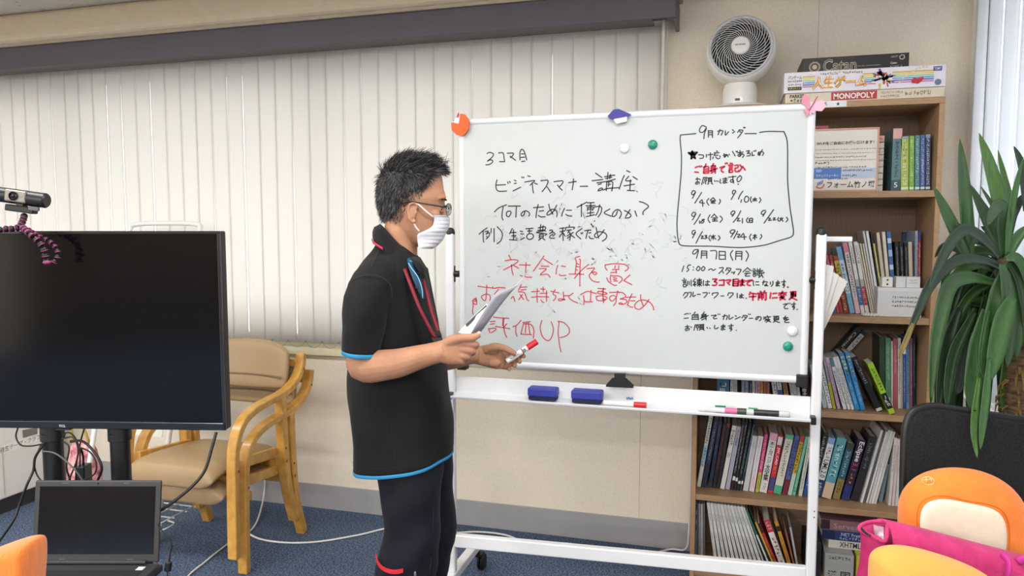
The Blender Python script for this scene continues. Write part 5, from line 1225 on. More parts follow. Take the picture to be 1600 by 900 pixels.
def pod_leg(pts, nm, ring=True, r=.0085):
    P = catmull(pts, 8); L_ = [0]
    for p, q in zip(P, P[1:]): L_.append(L_[-1] + (q - p).length)
    n = max(3, int(L_[-1] / .0145)); mb = MB(); mr = MB()
    for k in range(n + 1):
        s = L_[-1] * k / n; i = 0
        while i < len(P) - 2 and L_[i + 1] < s: i += 1
        p = P[i] + (P[i + 1] - P[i]) * ((s - L_[i]) / max(L_[i + 1] - L_[i], 1e-6)); d = (P[i + 1] - P[i]).normalized()
        o = d.orthogonal().normalized(); o2 = d.cross(o)
        mb.ball(p, (r, r, r * .8), 12, 8, (o, o2, d))
        mr.lathe(p + d * .0018, d, [(r * .9, 0), (r * 1.08, .0004), (r * 1.06, .0022), (r * .85, .0026)], 14)
    lg = mb.build(nm, M_bk, gp, smooth='all')
    if ring: mr.build('ring', M_mg, lg, smooth='all')
pod_leg([atD(38, 337, DW), atD(36, 344, DW), atD(33, 351, DW)], 'neck')
pod_leg([atD(36, 356, DW - .01), atD(46, 365, DW - .03), atD(60, 377, DW - .03), atD(68, 388, DW - .025), atD(71, 398, DW - .02), atD(73, 408, DW - .018)], 'leg')
pod_leg([atD(28, 356, DW), atD(16, 358, DW), atD(4, 358, DW + .0), atD(-10, 362, DW - .01)], 'leg')
pod_leg([atD(44, 359, DW + .005), atD(60, 369, DW - .008), atD(78, 378, DW - .004), atD(89, 390, DW - .004), atD(90, 402, DW - .004), atD(86, 408, DW - .004)], 'leg', True, .0066)
mb = MB(); mb.ball(atD(74, 410, DW - .018), (.011, .011, .006), 12, 8); mb.build('foot', M_mg, gp, smooth='all')

# ---------------------------------------------------------------- cables
def cable(pts, r, col, label, name='cable', cat='cable', k=8, rough=.45):
    mb = MB(); mb.tube(pts, r, 8, k=k)
    o = mb.build(name, mat(col, rough, .05), smooth='all', origin=pts[0]); return tag(o, label, cat)
cable([atD(338, 675, 1.99), atD(331, 700, 1.98), atD(320, 735, 1.97), atD(300, 760, 1.96), atD(270, 785, 1.95), atD(244, 803, 1.94), atD(225, 830, 1.96)], .0042, '#101012', 'thick black power cable hanging from the television to the laptop')
ad = thing('power_plug', 'small black in-line plug hanging at the right of the laptop', 'plug', atD(263, 885, 1.9))
mb = MB(); p, q = atD(264, 877, 1.9), atD(262, 893, 1.9); mb.tube([p, p + (q - p) * .1, p + (q - p) * .9, q], [.005, .0085, .0085, .004], 10); mb.build('body', M_black, ad, smooth=True)
mb = MB(); mb.tube([atD(246, 818, 1.9), atD(252, 828, 1.9), atD(262, 836, 1.9), atD(268, 850, 1.9), atD(266, 865, 1.9), atD(264, 878, 1.9)], .0022, 6, k=6); mb.tube([atD(262, 893, 1.9), atD(261, 915, 1.9), atD(258, 950, 1.9)], .002, 6, k=3); mb.build('cord', M_black, ad, smooth='all')
for i, (P, lab) in enumerate((
    ([atD(28, 668, 2.03), atD(25, 682, 2.03), atD(32, 695, 2.03), atD(48, 697, 2.03), atD(70, 693, 2.02)], 'black cable looping left of the left stand pole'),
    ([atD(66, 697, 2.02), atD(55, 715, 2.02), atD(52, 735, 2.02), atD(42, 758, 2.01), atD(30, 790, 2.01), atD(20, 815, 2.0), atD(-10, 858, 2.0)], 'black cable running down left past the laptop'),
    ([atD(64, 695, 2.03), atD(54, 720, 2.03), atD(57, 740, 2.03), atD(68, 756, 2.03)], 'black cable beside the left stand pole'),
    ([atD(110, 690, 2.02), atD(130, 690, 2.02), atD(150, 710, 2.02), atD(159, 732, 2.02), atD(152, 752, 2.03)], 'thick black cable in a large loop between the poles'),
    ([atD(96, 686, 2.0), atD(115, 684, 2.0), atD(122, 710, 2.0), atD(110, 745, 2.0), atD(104, 760, 2.0)], 'black cable of the coiled bunch by the left pole'),
    ([atD(100, 690, 2.01), atD(108, 700, 2.01), atD(104, 730, 2.01), atD(112, 756, 2.02)], 'thin black cable of the coiled bunch'),
    ([atD(66, 705, 1.99), atD(85, 708, 1.985), atD(105, 722, 1.99), atD(120, 738, 1.995), atD(132, 756, 2.0)], 'grey cable crossing over the left stand pole'),
    ([atD(132, 668, 2.04), atD(126, 690, 2.04), atD(120, 720, 2.04), atD(118, 752, 2.04)], 'black cable hanging straight from the television'),
    ([atD(122, 698, 2.02), atD(140, 706, 2.02), atD(150, 722, 2.02), atD(148, 740, 2.02), atD(130, 750, 2.02)], 'thin black cable loop over the adapter'),
    ([atD(98, 684, 2.02), atD(104, 676, 2.02), atD(114, 680, 2.02), atD(124, 700, 2.02), atD(125, 730, 2.02)], 'black cable arching beside the left pole'))):
    cable(P, .0036 if i in (3, 1) else .0022, '#55555a' if i == 6 else '#121214', lab)
adp = thing('power_adapter', 'black power adapter box hanging among the cables between the poles', 'power adapter', atD(131, 740, 2.05))
mb = MB(); c = atD(131, 740, 2.06); mb.obox(c, RGT * .013, FH * .02, V3((0, 0, .026))); mb.build('body', mat('#17171a', .35, .05), adp, bevel=.003)
mb = MB(); mb.tube([c + V3((0, 0, .026)), c + V3((0, 0, .05)), atD(126, 700, 2.04)], .003, 6, k=4); mb.build('cord', M_black, adp, smooth='all')
# white floor cords
cable([atY(416, 700, 3.25), atY(414, 750, 3.245), atY(412, 775, 3.22), atZ(407, 798, .02), atZ(400, 818, .006), atZ(388, 832, .006), atZ(370, 840, .006), atZ(340, 862, .006), atZ(318, 880, .006), atZ(296, 898, .006), atZ(270, 930, .006)], .0042, '#dcdcda', 'white cord running down the wall and forward past the wooden chair', 'cord', 'cord')
cable([atZ(388, 834, .006), atZ(410, 843, .006), atZ(450, 848, .006), atZ(500, 846, .006), atZ(560, 836, .006), atZ(620, 824, .006), atZ(690, 833, .006), atZ(745, 831, .008), atZ(790, 836, .008), atZ(820, 848, .006), atZ(858, 856, .006), atZ(880, 849, .01), atZ(930, 856, .006), atZ(975, 864, .006), atZ(1020, 864, .006), atZ(1048, 858, .01), V3((-.135, 3.2, .035)), V3((-.122, 3.2, .12)), V3((-.120, 3.2, .4)), V3((-.120, 3.21, .8)), V3((-.122, 3.21, 1.5))], .0045, '#dedddb', 'white cord along the baseboard rising beside the bookcase', 'cord', 'cord')

# ================================================================ STACKED WOODEN ARMCHAIRS
M_bw = mat('#c8923f', .35, .10, 7, stretch=(3, 3, 3), coat=.2, hex2='#d3a252', name='varnished_beech')
M_vin = mat('#a48a66', .45, .04, 12, bump=.12, bscale=350, name='tan_vinyl')
CX0, CX1 = -2.435, -1.865
ch = thing('armchair', 'tan vinyl bentwood armchair with pale frame, upper one stacked', 'armchair', (-2.15, 2.75, 0), 'stacked bentwood armchairs')
arm = [(2.535, 0), (2.538, .2), (2.545, .40), (2.562, .485), (2.605, .545), (2.68, .578), (2.78, .592), (2.87, .600), (2.95, .618), (3.01, .655), (3.045, .702), (3.06, .76)]
for x in (CX0 + .024, CX1 - .024):
    mb = MB()
    P = catmull([(x, y, z) for y, z in arm], 5); rings = []
    for i in range(len(P)):
        d = (P[min(i + 1, len(P) - 1)] - P[max(i - 1, 0)]).normalized(); nrm = V3((1, 0, 0)).cross(d)
        rings.append([P[i] + V3((sx * .022, 0, 0)) + nrm * (sn_ * .0145) for sx, sn_ in ((-1, -1), (1, -1), (1, 1), (-1, 1))])
    mb.loft(rings); fr = mb.build('arm_frame', M_bw, ch, smooth=True, bevel=.004, angle=.7)
    mb = MB(); P = catmull([(x, 2.885, .59), (x, 2.89, .42), (x, 2.91, .2), (x, 2.97, 0)], 5); rings = []
    for i in range(len(P)):
        d = (P[min(i + 1, len(P) - 1)] - P[max(i - 1, 0)]).normalized(); nrm = V3((1, 0, 0)).cross(d)
        rings.append([P[i] + V3((sx * .021, 0, 0)) + nrm * (sn_ * .018) for sx, sn_ in ((-1, -1), (1, -1), (1, 1), (-1, 1))])
    mb.loft(rings); mb.build('rear_leg', M_bw, ch, smooth=True, bevel=.004, angle=.7)
    s = 1 if x > -2.2 else -1
    mb = MB()
    for y, z in ((2.55, .36), (2.885, .36), (2.89, .30), (3.045, .69)): mb.lathe((x + s * .0215, y, z), (s, 0, 0), [(.006, 0), (.006, .001), (.003, .0012), (0, .0005)], 12)
    mb.build('bolt_head', mat('#6b5230', .4, metal=.3), fr)
    mb = MB(); mb.obox((x - s * .03, 2.725, .355), (.011, 0, 0), (0, .155, -.016), (0, .002, .022)); mb.build('side_rail', M_bw, ch, bevel=.003)
mb = MB(); mb.box(CX0 + .04, CX1 - .04, 2.60, 2.625, .28, .318); mb.build('front_rail', M_bw, ch, bevel=.003)
mb = MB(); mb.box(CX0 + .04, CX1 - .04, 2.87, 2.895, .27, .310); mb.build('rear_rail', M_bw, ch, bevel=.003)
# seat cushion: padded slab, rolled front
def pad(x0, x1, rows, nm, par, m=M_vin, edge=.02):
    """rows: (y, z_low, z_high) along the depth"""
    mb = MB(); rings = []
    n = 14
    for y, zl_, zh_ in rows:
        ring = []
        for i in range(n + 1):
            t = -1 + 2 * i / n; k = (1 - abs(t) ** 8)
            zt_ = zl_ + (zh_ - zl_) * (.55 + .45 * k); ring.append(V3((x0 + (x1 - x0) * i / n, y, zt_)))
        for i in range(n, -1, -1):
            t = -1 + 2 * i / n; k = (1 - abs(t) ** 8)
            ring.append(V3((x0 + (x1 - x0) * i / n, y, zl_ + (zh_ - zl_) * .45 * (1 - k))))
        rings.append(ring)
    mb.loft(rings); return mb.build(nm, m, par, smooth='all', sub=1)
pad(CX0 + .055, CX1 - .075, [(2.478, .305, .330), (2.482, .292, .362), (2.50, .288, .384), (2.54, .300, .394), (2.62, .318, .390), (2.75, .318, .380), (2.88, .310, .368), (2.925, .312, .360), (2.935, .322, .346)], 'seat', ch)
# back cushion, slightly curved and reclined
mb = MB(); rings = []
for i in range(15):
    t = -1 + 2 * i / 14
    top = .822 - .055 * abs(t) ** 3.0; bot = .598 + .015 * abs(t) ** 2
    yc = 3.00 - .045 * (abs(t) ** 2)
    th_ = .026 * (1 - abs(t) ** 10 * .55)
    x = (CX0 + CX1) / 2 + t * ((CX1 - CX0) / 2 - .038)
    ring = []
    for j in range(18):
        a = 2 * math.pi * j / 18; ca, sa = math.cos(a), math.sin(a)
        zz = (top + bot) / 2 + (top - bot) / 2 * math.copysign(abs(sa) ** .45, sa)
        yy = yc + (zz - .6) * .22 + th_ * math.copysign(abs(ca) ** .6, ca)
        ring.append(V3((x, yy, zz)))
    rings.append(ring)
mb.loft(rings); bkc = mb.build('backrest', M_vin, ch, smooth='all', sub=1)
mb = MB(); mb.grid([[V3(((CX0 + CX1) / 2 + t * ((CX1 - CX0) / 2 - .056), 2.974 - .045 * t * t + (z - .6) * .22, z)) for t in [-1 + .2 * k for k in range(11)]] for z in (.668, .660)]); mb.build('seam', mat('#7d6648', .6), bkc, smooth='all', solid=.002)
mb = MB(); mb.box(CX0 + .04, CX1 - .04, 3.035, 3.055, .70, .735); mb.build('back_rail', M_bw, ch, bevel=.003)
dup(ch, (0, .0, 0), 'tan vinyl bentwood armchair with its legs on the carpet, lower one stacked')
ch.location += V3((0, -.062, .088))

# ================================================================ BEHIND THE TELEVISION
ws = thing('flip_chart_stand', 'white tubular stand with rounded top rail and wire shelf behind the television', 'easel', (-2.65, 2.95, 0))
M_wt = mat('#e6e6e4', .35, .02)
xl_, xr_ = -2.88, -2.46
mb = MB(); mb.tube([(xl_ - .01, 3.0, 1.30), (xl_, 3.04, 1.42), (xl_ + .03, 3.05, 1.45), (-2.66, 3.05, 1.455), (xr_ - .03, 3.05, 1.45), (xr_, 3.04, 1.42), (xr_ + .0, 3.0, 1.30)], .012, 12, k=5); mb.build('top_rail', M_wt, ws, smooth='all')
for x in (xl_ - .01, xr_):
    mb = MB(); mb.tube([(x, 3.0, 1.30), (x, 2.79, .5), (x, 2.68, .06)], .012, 12); lg = mb.build('leg', M_wt, ws, smooth=True)
    mb = MB(); mb.lathe((x - .008, 2.68, .025), (1, 0, 0), [(0, 0), (.025, 0), (.025, .016), (0, .016)], 18); mb.build('caster', mat('#b59a78', .5), lg, smooth=True)
    mb = MB(); mb.lathe((x, 2.68, .05), (0, 0, 1), [(.008, 0), (.013, .008), (.013, .03)], 12); mb.build('caster_socket', mat('#9a9a98', .3, metal=.6), lg)
mb = MB()
zs = .14
for k in range(7): mb.tube([(-2.86 + k * .085, 2.50, zs), (-2.86 + k * .085, 2.80, zs), ], .0032, 6)
for y_ in (2.50, 2.58, 2.66, 2.74, 2.80): mb.tube([(-2.88, y_, zs - .004), (-2.34, y_, zs - .004)], .0036, 6)
mb.tube([(-2.34, 2.50, zs), (-2.29, 2.52, zs), (-2.29, 2.6, zs), (-2.34, 2.62, zs)], .0036, 6, k=4)
mb.build('wire_shelf', M_wt, ws, smooth='all')
mb = MB(); mb.box(xl_ - .0, xr_ + .01, 2.67, 2.69, zs - .02, zs - .008); mb.build('shelf_bar', M_wt, ws)
mb = MB(); P = [V3((-2.76, 2.83, .66)), V3((-2.50, 2.83, .66)), V3((-2.50, 2.78, .46)), V3((-2.76, 2.78, .46))]; mb.prism(P, (0, .003, .001)); shp = mb.build('pinned_sheet', mat('#d9dcd0', .6, .03), ws)
mb = MB()
for k in range(5): scribble(mb, V3((-2.74, 2.821 - k * .009, .628 - k * .034)), (.2, 0, 0), (0, .003, .012), 14, 100 + k, .1)
mb.build('sheet_text', mat('#8a8f86', .6), shp)
# storage case at the far left
cx_ = -3.45
sb = thing('storage_case', 'white storage case with a lettered tape strip behind the television', 'storage case', (cx_ - .2, 2.8, 0))
y0_, y1_ = 2.30, atX(84, 745, cx_).y
M_case = mat('#e4e2de', .45, .02)
zb_ = atX(22, 774, cx_).z
mb = MB(); mb.box(cx_ - .45, cx_, y0_, y1_, zb_, .80); body = mb.build('body', M_case, sb, bevel=.008)
mb = MB(); mb.box(cx_ - .44, cx_ - .01, y0_ + .01, y1_ - .01, .0, zb_); mb.build('plinth', mat('#2a2a2c', .7), sb)
def casept(px, py, off=.0012): p = atX(px, py, cx_ + off); return p
a_, b_, c_, d_ = casept(-20, 719), casept(64, 687), casept(64, 675), casept(-20, 706)
mb = MB(); mb.prism([V3((cx_ + .0002, p.y, p.z)) for p in (a_, b_, c_, d_)], (.0006, 0, 0)); st = mb.build('tape_strip', mat('#eeece8', .5), body)
mb = MB()
o_ = casept(0, 708.5, .0016); e_ = casept(64, 685.5, .0016); u_ = casept(0, 700, .0016)
put_text(mb, '養生テープ・クラフト', o_, (e_ - o_) * 1.08, u_ - o_); mb.build('tape_text', mat('#3a3a3c', .6), st)
mb = MB(); q4 = [casept(36, 684), casept(58, 678), casept(58, 668), casept(35, 672)]; mb.prism([V3((cx_ + .0004, p.y, p.z)) for p in q4], (.003, 0, 0)); mb.build('handle_recess', mat('#77736c', .6), body)
mb = MB(); p1_, p2_ = casept(3, 700), casept(3, 779); mb.box(cx_ + .0002, cx_ + .003, p1_.y - .003, p1_.y + .003, p2_.z + .005, p1_.z); mb.build('edge_seam', mat('#c4bdb8', .6), body)
# flowery pink bag on the floor
pb = thing('patterned_bag', 'pink flowery shopping bag on the floor behind the cables', 'bag', (-3.15, 3.0, 0))
c = atD(131, 725, 3.6); mb = MB(); rings = []
for z, rx, ry in ((.0, .07, .06), (.02, .085, .07), (.15, .09, .07), (.27, .085, .06), (.36, .07, .04), (.40, .05, .02)):
    rings.append([V3((c.x + rx * math.cos(t) * (1 + .08 * math.sin(5 * t)), min(c.y + ry * math.sin(t), 3.24), z)) for t in [k * math.pi / 10 for k in range(20)]])
mb.loft(rings); bag = mb.build('body', mat('#b83e66', .6, .3, 28, hex2='#e8b4b0'), pb, smooth='all')
mb = MB(); mb.tube([(c.x - .05, c.y - .01, .39), (c.x - .03, c.y - .03, .49), (c.x + .03, c.y - .03, .49), (c.x + .05, c.y - .01, .39)], .006, 6, k=5); mb.build('handle', mat('#b4a03c', .6), pb, smooth='all')

# orange chair at the bottom left corner
oc = thing('office_chair', 'orange corduroy office chair at the bottom left corner', 'chair', V3((-1.18, .72, 0)))
D0_ = 1.18
mb = MB(); rings = []
edge = [(54, 846), (50, 843), (40, 843), (24, 847), (4, 854), (-20, 863), (-70, 886), (-120, 918)]
cc = atD(-30, 1010, D0_)
for s_, dd in ((.80, -.035), (.93, -.035), (.985, -.022), (1.0, 0), (.985, .03), (.93, .045), (.80, .048)):
    ring = []
    for x, y in edge + [(-150, 1010), (-110, 1080), (-40, 1110), (10, 1090), (40, 1020), (48, 965), (52, 905), (55, 868)]:
        p = atD(x, y, D0_); ring.append(cc + (p - cc) * s_ + FH * dd)
    rings.append(ring)
mb.loft(rings); mb.build('backrest', mat('#de7420', .8, .1, 60, bump=.9, bscale=160, stretch=(2.2, 2.2, .25), sheen=.3, name='orange_corduroy'), oc, smooth='all', sub=2)
mb = MB(); mb.obox(cc + FH * .06 - V3((0, 0, .26)), RGT * .03, FH * .01, V3((0, 0, .14))); mb.build('back_bar', M_black, oc)
sc2 = V3((cc.x, cc.y, .46)) + FH * .0
mb = MB(); mb.ball(sc2 - FH * .2, (.22, .22, .05), 20, 10); mb.build('seat', mat('#de7420', .8, .1, 60, bump=.5, bscale=160), oc, smooth='all')
mb = MB(); mb.tube([V3((sc2.x, sc2.y, .06)) - FH * .2, V3((sc2.x, sc2.y, .42)) - FH * .2], .025, 12)
for k in range(5):
    t = k * 2 * math.pi / 5; e = V3((math.cos(t), math.sin(t), 0)); b0 = V3((sc2.x, sc2.y, 0)) - FH * .2; mb.tube([b0 + V3((0, 0, .1)), b0 + e * .26 + V3((0, 0, .055))], [.022, .014], 8); mb.ball(b0 + e * .26 + V3((0, 0, .027)), .027, 10, 8)
mb.build('base', M_black, oc, smooth=True)
# ================================================================ PLANT
pl = thing('potted_yucca', 'tall leafy yucca plant by the right window behind the black chair', 'plant', (.79, 2.24, 0))
PDp = 1.95
tb0 = atD(1583, 560, PDp); tb0.z = .0
M_trunk = mat('#33271a', .9, .4, 60, bump=1.0, bscale=90, hex2='#5c482c', stretch=(.6, .6, 2.2), name='yucca_bark')
tx, ty = min(tb0.x, .80), tb0.y
mb = MB(); R_ = []; P_ = []
rn = random.Random(8)
_b = atD(1590, 660, 1.97); _b2 = V3((.80, _b.y - .02, .22))
_path = catmull([_b2, (_b2 + _b) / 2 + V3((.012, 0, 0)), _b, atD(1591, 590, 1.97), atD(1586, 520, 1.97), atD(1576, 455, 1.975), atD(1568, 405, 1.98)], 11)
for k, _p in enumerate(_path):
    _s = k / (len(_path) - 1)
    P_.append(_p); R_.append((.030 + .0022 * math.sin(k * 1.9) + rn.uniform(-.0012, .0012)) * (1 if _s < .7 else 1 - (_s - .7) * 1.6))
tx, ty = _b2.x, _b2.y
mb.tube(P_, R_, 14); mb.build('trunk', M_trunk, pl, smooth='all')
mb = MB()
for k in range(46):
    t = rn.uniform(0, 6.28); z = rn.uniform(.80, .95); p = atD(1590, 600, 1.97) + V3((math.cos(t) * .028, math.sin(t) * .028, z - .90)); q = p + V3((math.cos(t) * .02, math.sin(t) * .02, -rn.uniform(.01, .05)))
    mb.tube([p, (p + q) / 2 + V3((math.cos(t) * .008, math.sin(t) * .008, 0)), q], [.0035, .003, .001], 5)
mb.build('bark_fibres', mat('#6e5529', .9, .3, 60), pl)
mb = MB(); mb.lathe((tx, ty, 0), (0, 0, 1), [(0, 0), (.070, 0), (.084, .26), (.090, .26), (.090, .285), (.080, .285), (.076, .24), (0, .235)], 32); mb.build('pot', mat('#d8d5cf', .5, .03), pl, smooth=True)
GR = ['#1e3a19', '#29491d', '#305421', '#172c16', '#426529', '#294622']
def leaf(pts, wpx, gi, D, tipd=0.0, face=None, tipcol=None):
    n = len(pts); P = []
    for i, q in enumerate(pts):
        d = D + tipd * i / (n - 1)
        p = atD(q[0], q[1], d); p.x = min(p.x, .872); P.append(p)
    C = catmull(P, 6); m = len(C); w0 = wpx * .88 * D / FPX
    rows = []
    for i in range(m):
        s = i / (m - 1)
        w = w0 / 2 * min(1, .45 + s * 1.9) * (1 - max(0, (s - .45) / .55) ** 2.2) ** .8 + .0006
        T = (C[min(i + 1, m - 1)] - C[max(i - 1, 0)]).normalized()
        f = (face or (-FH + V3((0, 0, .35)))).normalized()
        side = T.cross(f)
        side = side.normalized() if side.length > 1e-3 else RGT.copy()
        nn = side.cross(T).normalized()
        rows.append([C[i] - side * w, C[i] - side * w * .5 - nn * w * .22, C[i] - nn * w * .34, C[i] + side * w * .5 - nn * w * .22, C[i] + side * w])
        for p in rows[-1]: p.x = min(p.x, .878)
    mb = MB(); mb.grid(rows)
    o = mb.build('leaf', mat(GR[gi], .36, .22, 3, stretch=(60, 60, 4), spec=.55, hex2=GR[gi], name='leaf_green'), pl, smooth='all', solid=.0012)
    return o
A_ = [
 ([(1518, 405), (1512, 350), (1507, 290), (1500, 217)], 24, 1, 1.98, .0), ([(1572, 395), (1565, 330), (1550, 268), (1530, 208)], 28, 4, 2.0, -.03), ([(1515, 408), (1500, 375), (1481, 336), (1459, 291)], 24, 1, 1.96, -.02),
 ([(1576, 400), (1578, 320), (1570, 280), (1559, 234)], 13, 4, 2.06, .0), ([(1602, 330), (1599, 275), (1594, 250), (1584, 228)], 14, 3, 2.0, .0), ([(1562, 388), (1550, 360), (1536, 328), (1516, 288)], 22, 1, 2.05, .03),
 ([(1568, 402), (1567, 360), (1570, 332), (1562, 320), (1552, 333), (1543, 352)], 24, 5, 1.97, -.05), ([(1562, 402), (1548, 383), (1528, 366), (1506, 359), (1484, 382), (1464, 422), (1452, 452)], 20, 3, 1.95, -.06),
 ([(1573, 400), (1578, 350), (1586, 300), (1599, 246)], 12, 2, 1.96, -.02), ([(1574, 395), (1580, 345), (1590, 320), (1604, 300)], 16, 3, 2.02, .0), ([(1572, 408), (1582, 385), (1594, 366), (1608, 352)], 18, 2, 1.97, -.02),
 ([(1567, 420), (1535, 406), (1496, 407), (1458, 440), (1435, 486), (1405, 557)], 18, 3, 1.95, -.05), ([(1555, 442), (1516, 433), (1486, 444), (1471, 493), (1460, 554), (1454, 633)], 26, 1, 1.95, -.05),
 ([(1576, 420), (1563, 450), (1548, 515), (1540, 566), (1543, 600)], 30, 5, 1.93, -.06), ([(1582, 464), (1569, 500), (1557, 550), (1545, 598)], 34, 2, 1.90, -.05), ([(1541, 484), (1528, 545), (1520, 605), (1518, 642)], 32, 1, 1.91, -.06),
 ([(1546, 560), (1541, 620), (1536, 660), (1532, 702)], 14, 2, 1.86, -.13), ([(1530, 590), (1523, 650), (1522, 680), (1527, 715)], 12, 4, 1.85, -.13), ([(1515, 520), (1506, 570), (1500, 600), (1496, 616)], 16, 3, 2.0, -.02),
 ([(1500, 480), (1484, 530), (1474, 585), (1465, 640)], 24, 3, 1.99, -.03), ([(1522, 488), (1494, 545), (1484, 590), (1479, 640)], 20, 0, 1.97, -.03), ([(1586, 520), (1573, 575), (1570, 620), (1571, 655)], 17, 4, 1.98, .0), ([(1602, 510), (1597, 560), (1592, 600)], 18, 0, 1.98, .0),
 ([(1508, 400), (1490, 386), (1474, 386), (1461, 402)], 14, 3, 2.02, .02), ([(1560, 410), (1530, 425), (1500, 450), (1480, 480), (1466, 520)], 22, 3, 2.06, .02), ([(1562, 412), (1540, 440), (1510, 470), (1490, 520), (1474, 600)], 26, 0, 2.05, .0),
 ([(1566, 415), (1548, 450), (1535, 500), (1530, 560)], 26, 3, 2.08, .0), ([(1570, 415), (1590, 440), (1600, 480), (1606, 540)], 24, 2, 1.98, -.02), ([(1574, 410), (1592, 420), (1604, 440), (1612, 470)], 20, 3, 2.02, .0),
 ([(1560, 420), (1545, 470), (1540, 530), (1548, 620)], 24, 0, 2.04, .0), ([(1552, 430), (1520, 460), (1500, 520), (1498, 590), (1502, 650)], 24, 3, 2.08, .02), ([(1560, 400), (1540, 392), (1510, 395), (1485, 415), (1470, 450)], 18, 0, 2.04, .03),
 ([(1565, 405), (1575, 450), (1578, 500), (1580, 545)], 22, 3, 2.0, .02), ([(1540, 470), (1512, 510), (1490, 560), (1470, 660)], 22, 3, 2.09, .02), ([(1568, 412), (1556, 395), (1545, 360), (1540, 330)], 16, 0, 2.1, .04), ([(1575, 480), (1590, 500), (1602, 560), (1604, 640)], 20, 3, 2.06, .0),
 ([(1550, 420), (1528, 412), (1508, 418), (1490, 440), (1480, 470)], 20, 2, 1.99, -.02), ([(1540, 465), (1530, 520), (1534, 580), (1540, 640), (1548, 690)], 18, 0, 2.0, .02), ([(1520, 505), (1500, 560), (1488, 620), (1486, 660)], 18, 0, 2.03, .02)]
for pts, w, gi, D, td in A_: leaf(pts, w, gi, D, td)
for pts, w, gi, D, td in (([(1571, 412), (1586, 445), (1594, 500), (1588, 562)], 27, 1, 1.93, -.02), ([(1576, 410), (1596, 436), (1606, 490), (1606, 560)], 24, 3, 1.93, -.02), ([(1566, 412), (1576, 460), (1580, 520), (1574, 575)], 24, 5, 1.92, -.03), ([(1572, 405), (1588, 402), (1600, 420), (1606, 450)], 18, 1, 1.93, -.02)): leaf(pts, w, gi, D, td)
_o = leaf([(1427, 505), (1416, 532), (1404, 560)], 9, 1, 1.893, -.01); _o.name = 'dry_tip'; _o.data.materials[0] = mat('#6f622f', .6, .25, 40); _o['label'] = 'withered yellow brown leaf tip'
rn = random.Random(31)
for k in range(54):   # dark inner leaves drooping below the crown
    bx, by = rn.uniform(1548, 1582), rn.uniform(400, 500)
    ex_, ey_ = rn.uniform(1458, 1545) if k % 4 else rn.uniform(1560, 1612), rn.uniform(560, 665)
    hx = bx + (ex_ - bx) * rn.uniform(.45, .7); hy = by + rn.uniform(-12, 40)
    D_ = rn.uniform(2.02, 2.16)
    leaf([(bx, by), (hx, hy), (ex_ + (hx - ex_) * .25, (hy + ey_) / 2), (ex_, ey_)], rn.uniform(11, 19), rn.choice((0, 3, 3, 1, 2)), D_, rn.uniform(-.03, .03))
for k in range(10):
    bx, by = rn.uniform(1550, 1580), rn.uniform(395, 420); ex_, ey_ = rn.uniform(1480, 1610), rn.uniform(290, 380)
    leaf([(bx, by), ((bx + ex_) / 2 + rn.uniform(-6, 6), (by + ey_) / 2 - 10), (ex_, ey_)], rn.uniform(9, 15), rn.choice((0, 3, 1)), rn.uniform(2.0, 2.12), rn.uniform(-.03, .05))

# ================================================================ BLACK MESH CHAIR WITH CUSHION AND BAG
oc2 = thing('office_chair', 'black mesh back office chair at the right edge holding an orange cushion', 'chair', V3((.55, 1.85, 0)))
DC = 1.82
outl = [(1407, 820), (1407, 760), (1409, 690), (1412, 662), (1420, 645), (1434, 637), (1458, 634), (1500, 640), (1560, 650), (1620, 658), (1645, 664), (1664, 690), (1668, 760), (1664, 840), (1655, 960), (1640, 1010), (1440, 1010), (1416, 960)]
cc = atD(1540, 820, DC)
def outline_pad(outl, cc, D, levels, curve=0.0):
    mb = MB(); rings = []
    for s_, dd in levels:
        ring = []
        for x, y in outl:
            p = atD(x, y, D); q = cc + (p - cc) * s_ + FH * dd
            if curve: q = q + FH * (-curve * ((p - cc).dot(RGT)) ** 2)
            ring.append(q)
        rings.append(ring)
    mb.loft(rings); return mb
def mesh_mat():
    m = mat('#101012', .85, .2, 40, bump=.0, spec=.2, name='black_mesh_fabric')
    nt = m.node_tree; b = nt.nodes['Principled BSDF']
    tc = nt.nodes.new('ShaderNodeTexCoord'); v = nt.nodes.new('ShaderNodeTexVoronoi'); v.inputs['Scale'].default_value = 260
    nt.links.new(tc.outputs['Object'], v.inputs['Vector'])
    r = nt.nodes.new('ShaderNodeValToRGB'); r.color_ramp.elements[0].color = (.004, .004, .005, 1); r.color_ramp.elements[1].color = (.018, .018, .02, 1); r.color_ramp.elements[0].position = .1; r.color_ramp.elements[1].position = .5
    nt.links.new(v.outputs['Distance'], r.inputs[0]); nt.links.new(r.outputs[0], b.inputs['Base Color'])
    return m
outline_pad(outl, cc, DC, [(.94, -.004), (.985, -.003), (1.0, .003), (.985, .012), (.94, .013)], .35).build('backrest', mesh_mat(), oc2, smooth='all')
mb = MB()
fr_ = [cc + (atD(x, y, DC) - cc) * 1.0 + FH * (-.35 * ((atD(x, y, DC) - cc).dot(RGT)) ** 2 + .004) for x, y in outl]
mb.tube(fr_, .009, 8, closed=True, k=3); mb.build('back_frame', M_black, oc2, smooth='all')
se = V3((cc.x, cc.y, .455)) - FH * .26
mb = MB(); rings = []
for s_, z in ((.85, -.03), (.98, -.022), (1, .0), (.97, .022), (.85, .03)):
    rings.append([se + RGT * (.25 * s_ * math.copysign(abs(math.cos(t)) ** .5, math.cos(t))) + FH * (.25 * s_ * math.copysign(abs(math.sin(t)) ** .5, math.sin(t))) + V3((0, 0, z)) for t in [k * math.pi / 14 for k in range(28)]])
mb.loft(rings); mb.build('seat', mat('#1a2238', .8, .1, 60), oc2, smooth='all')
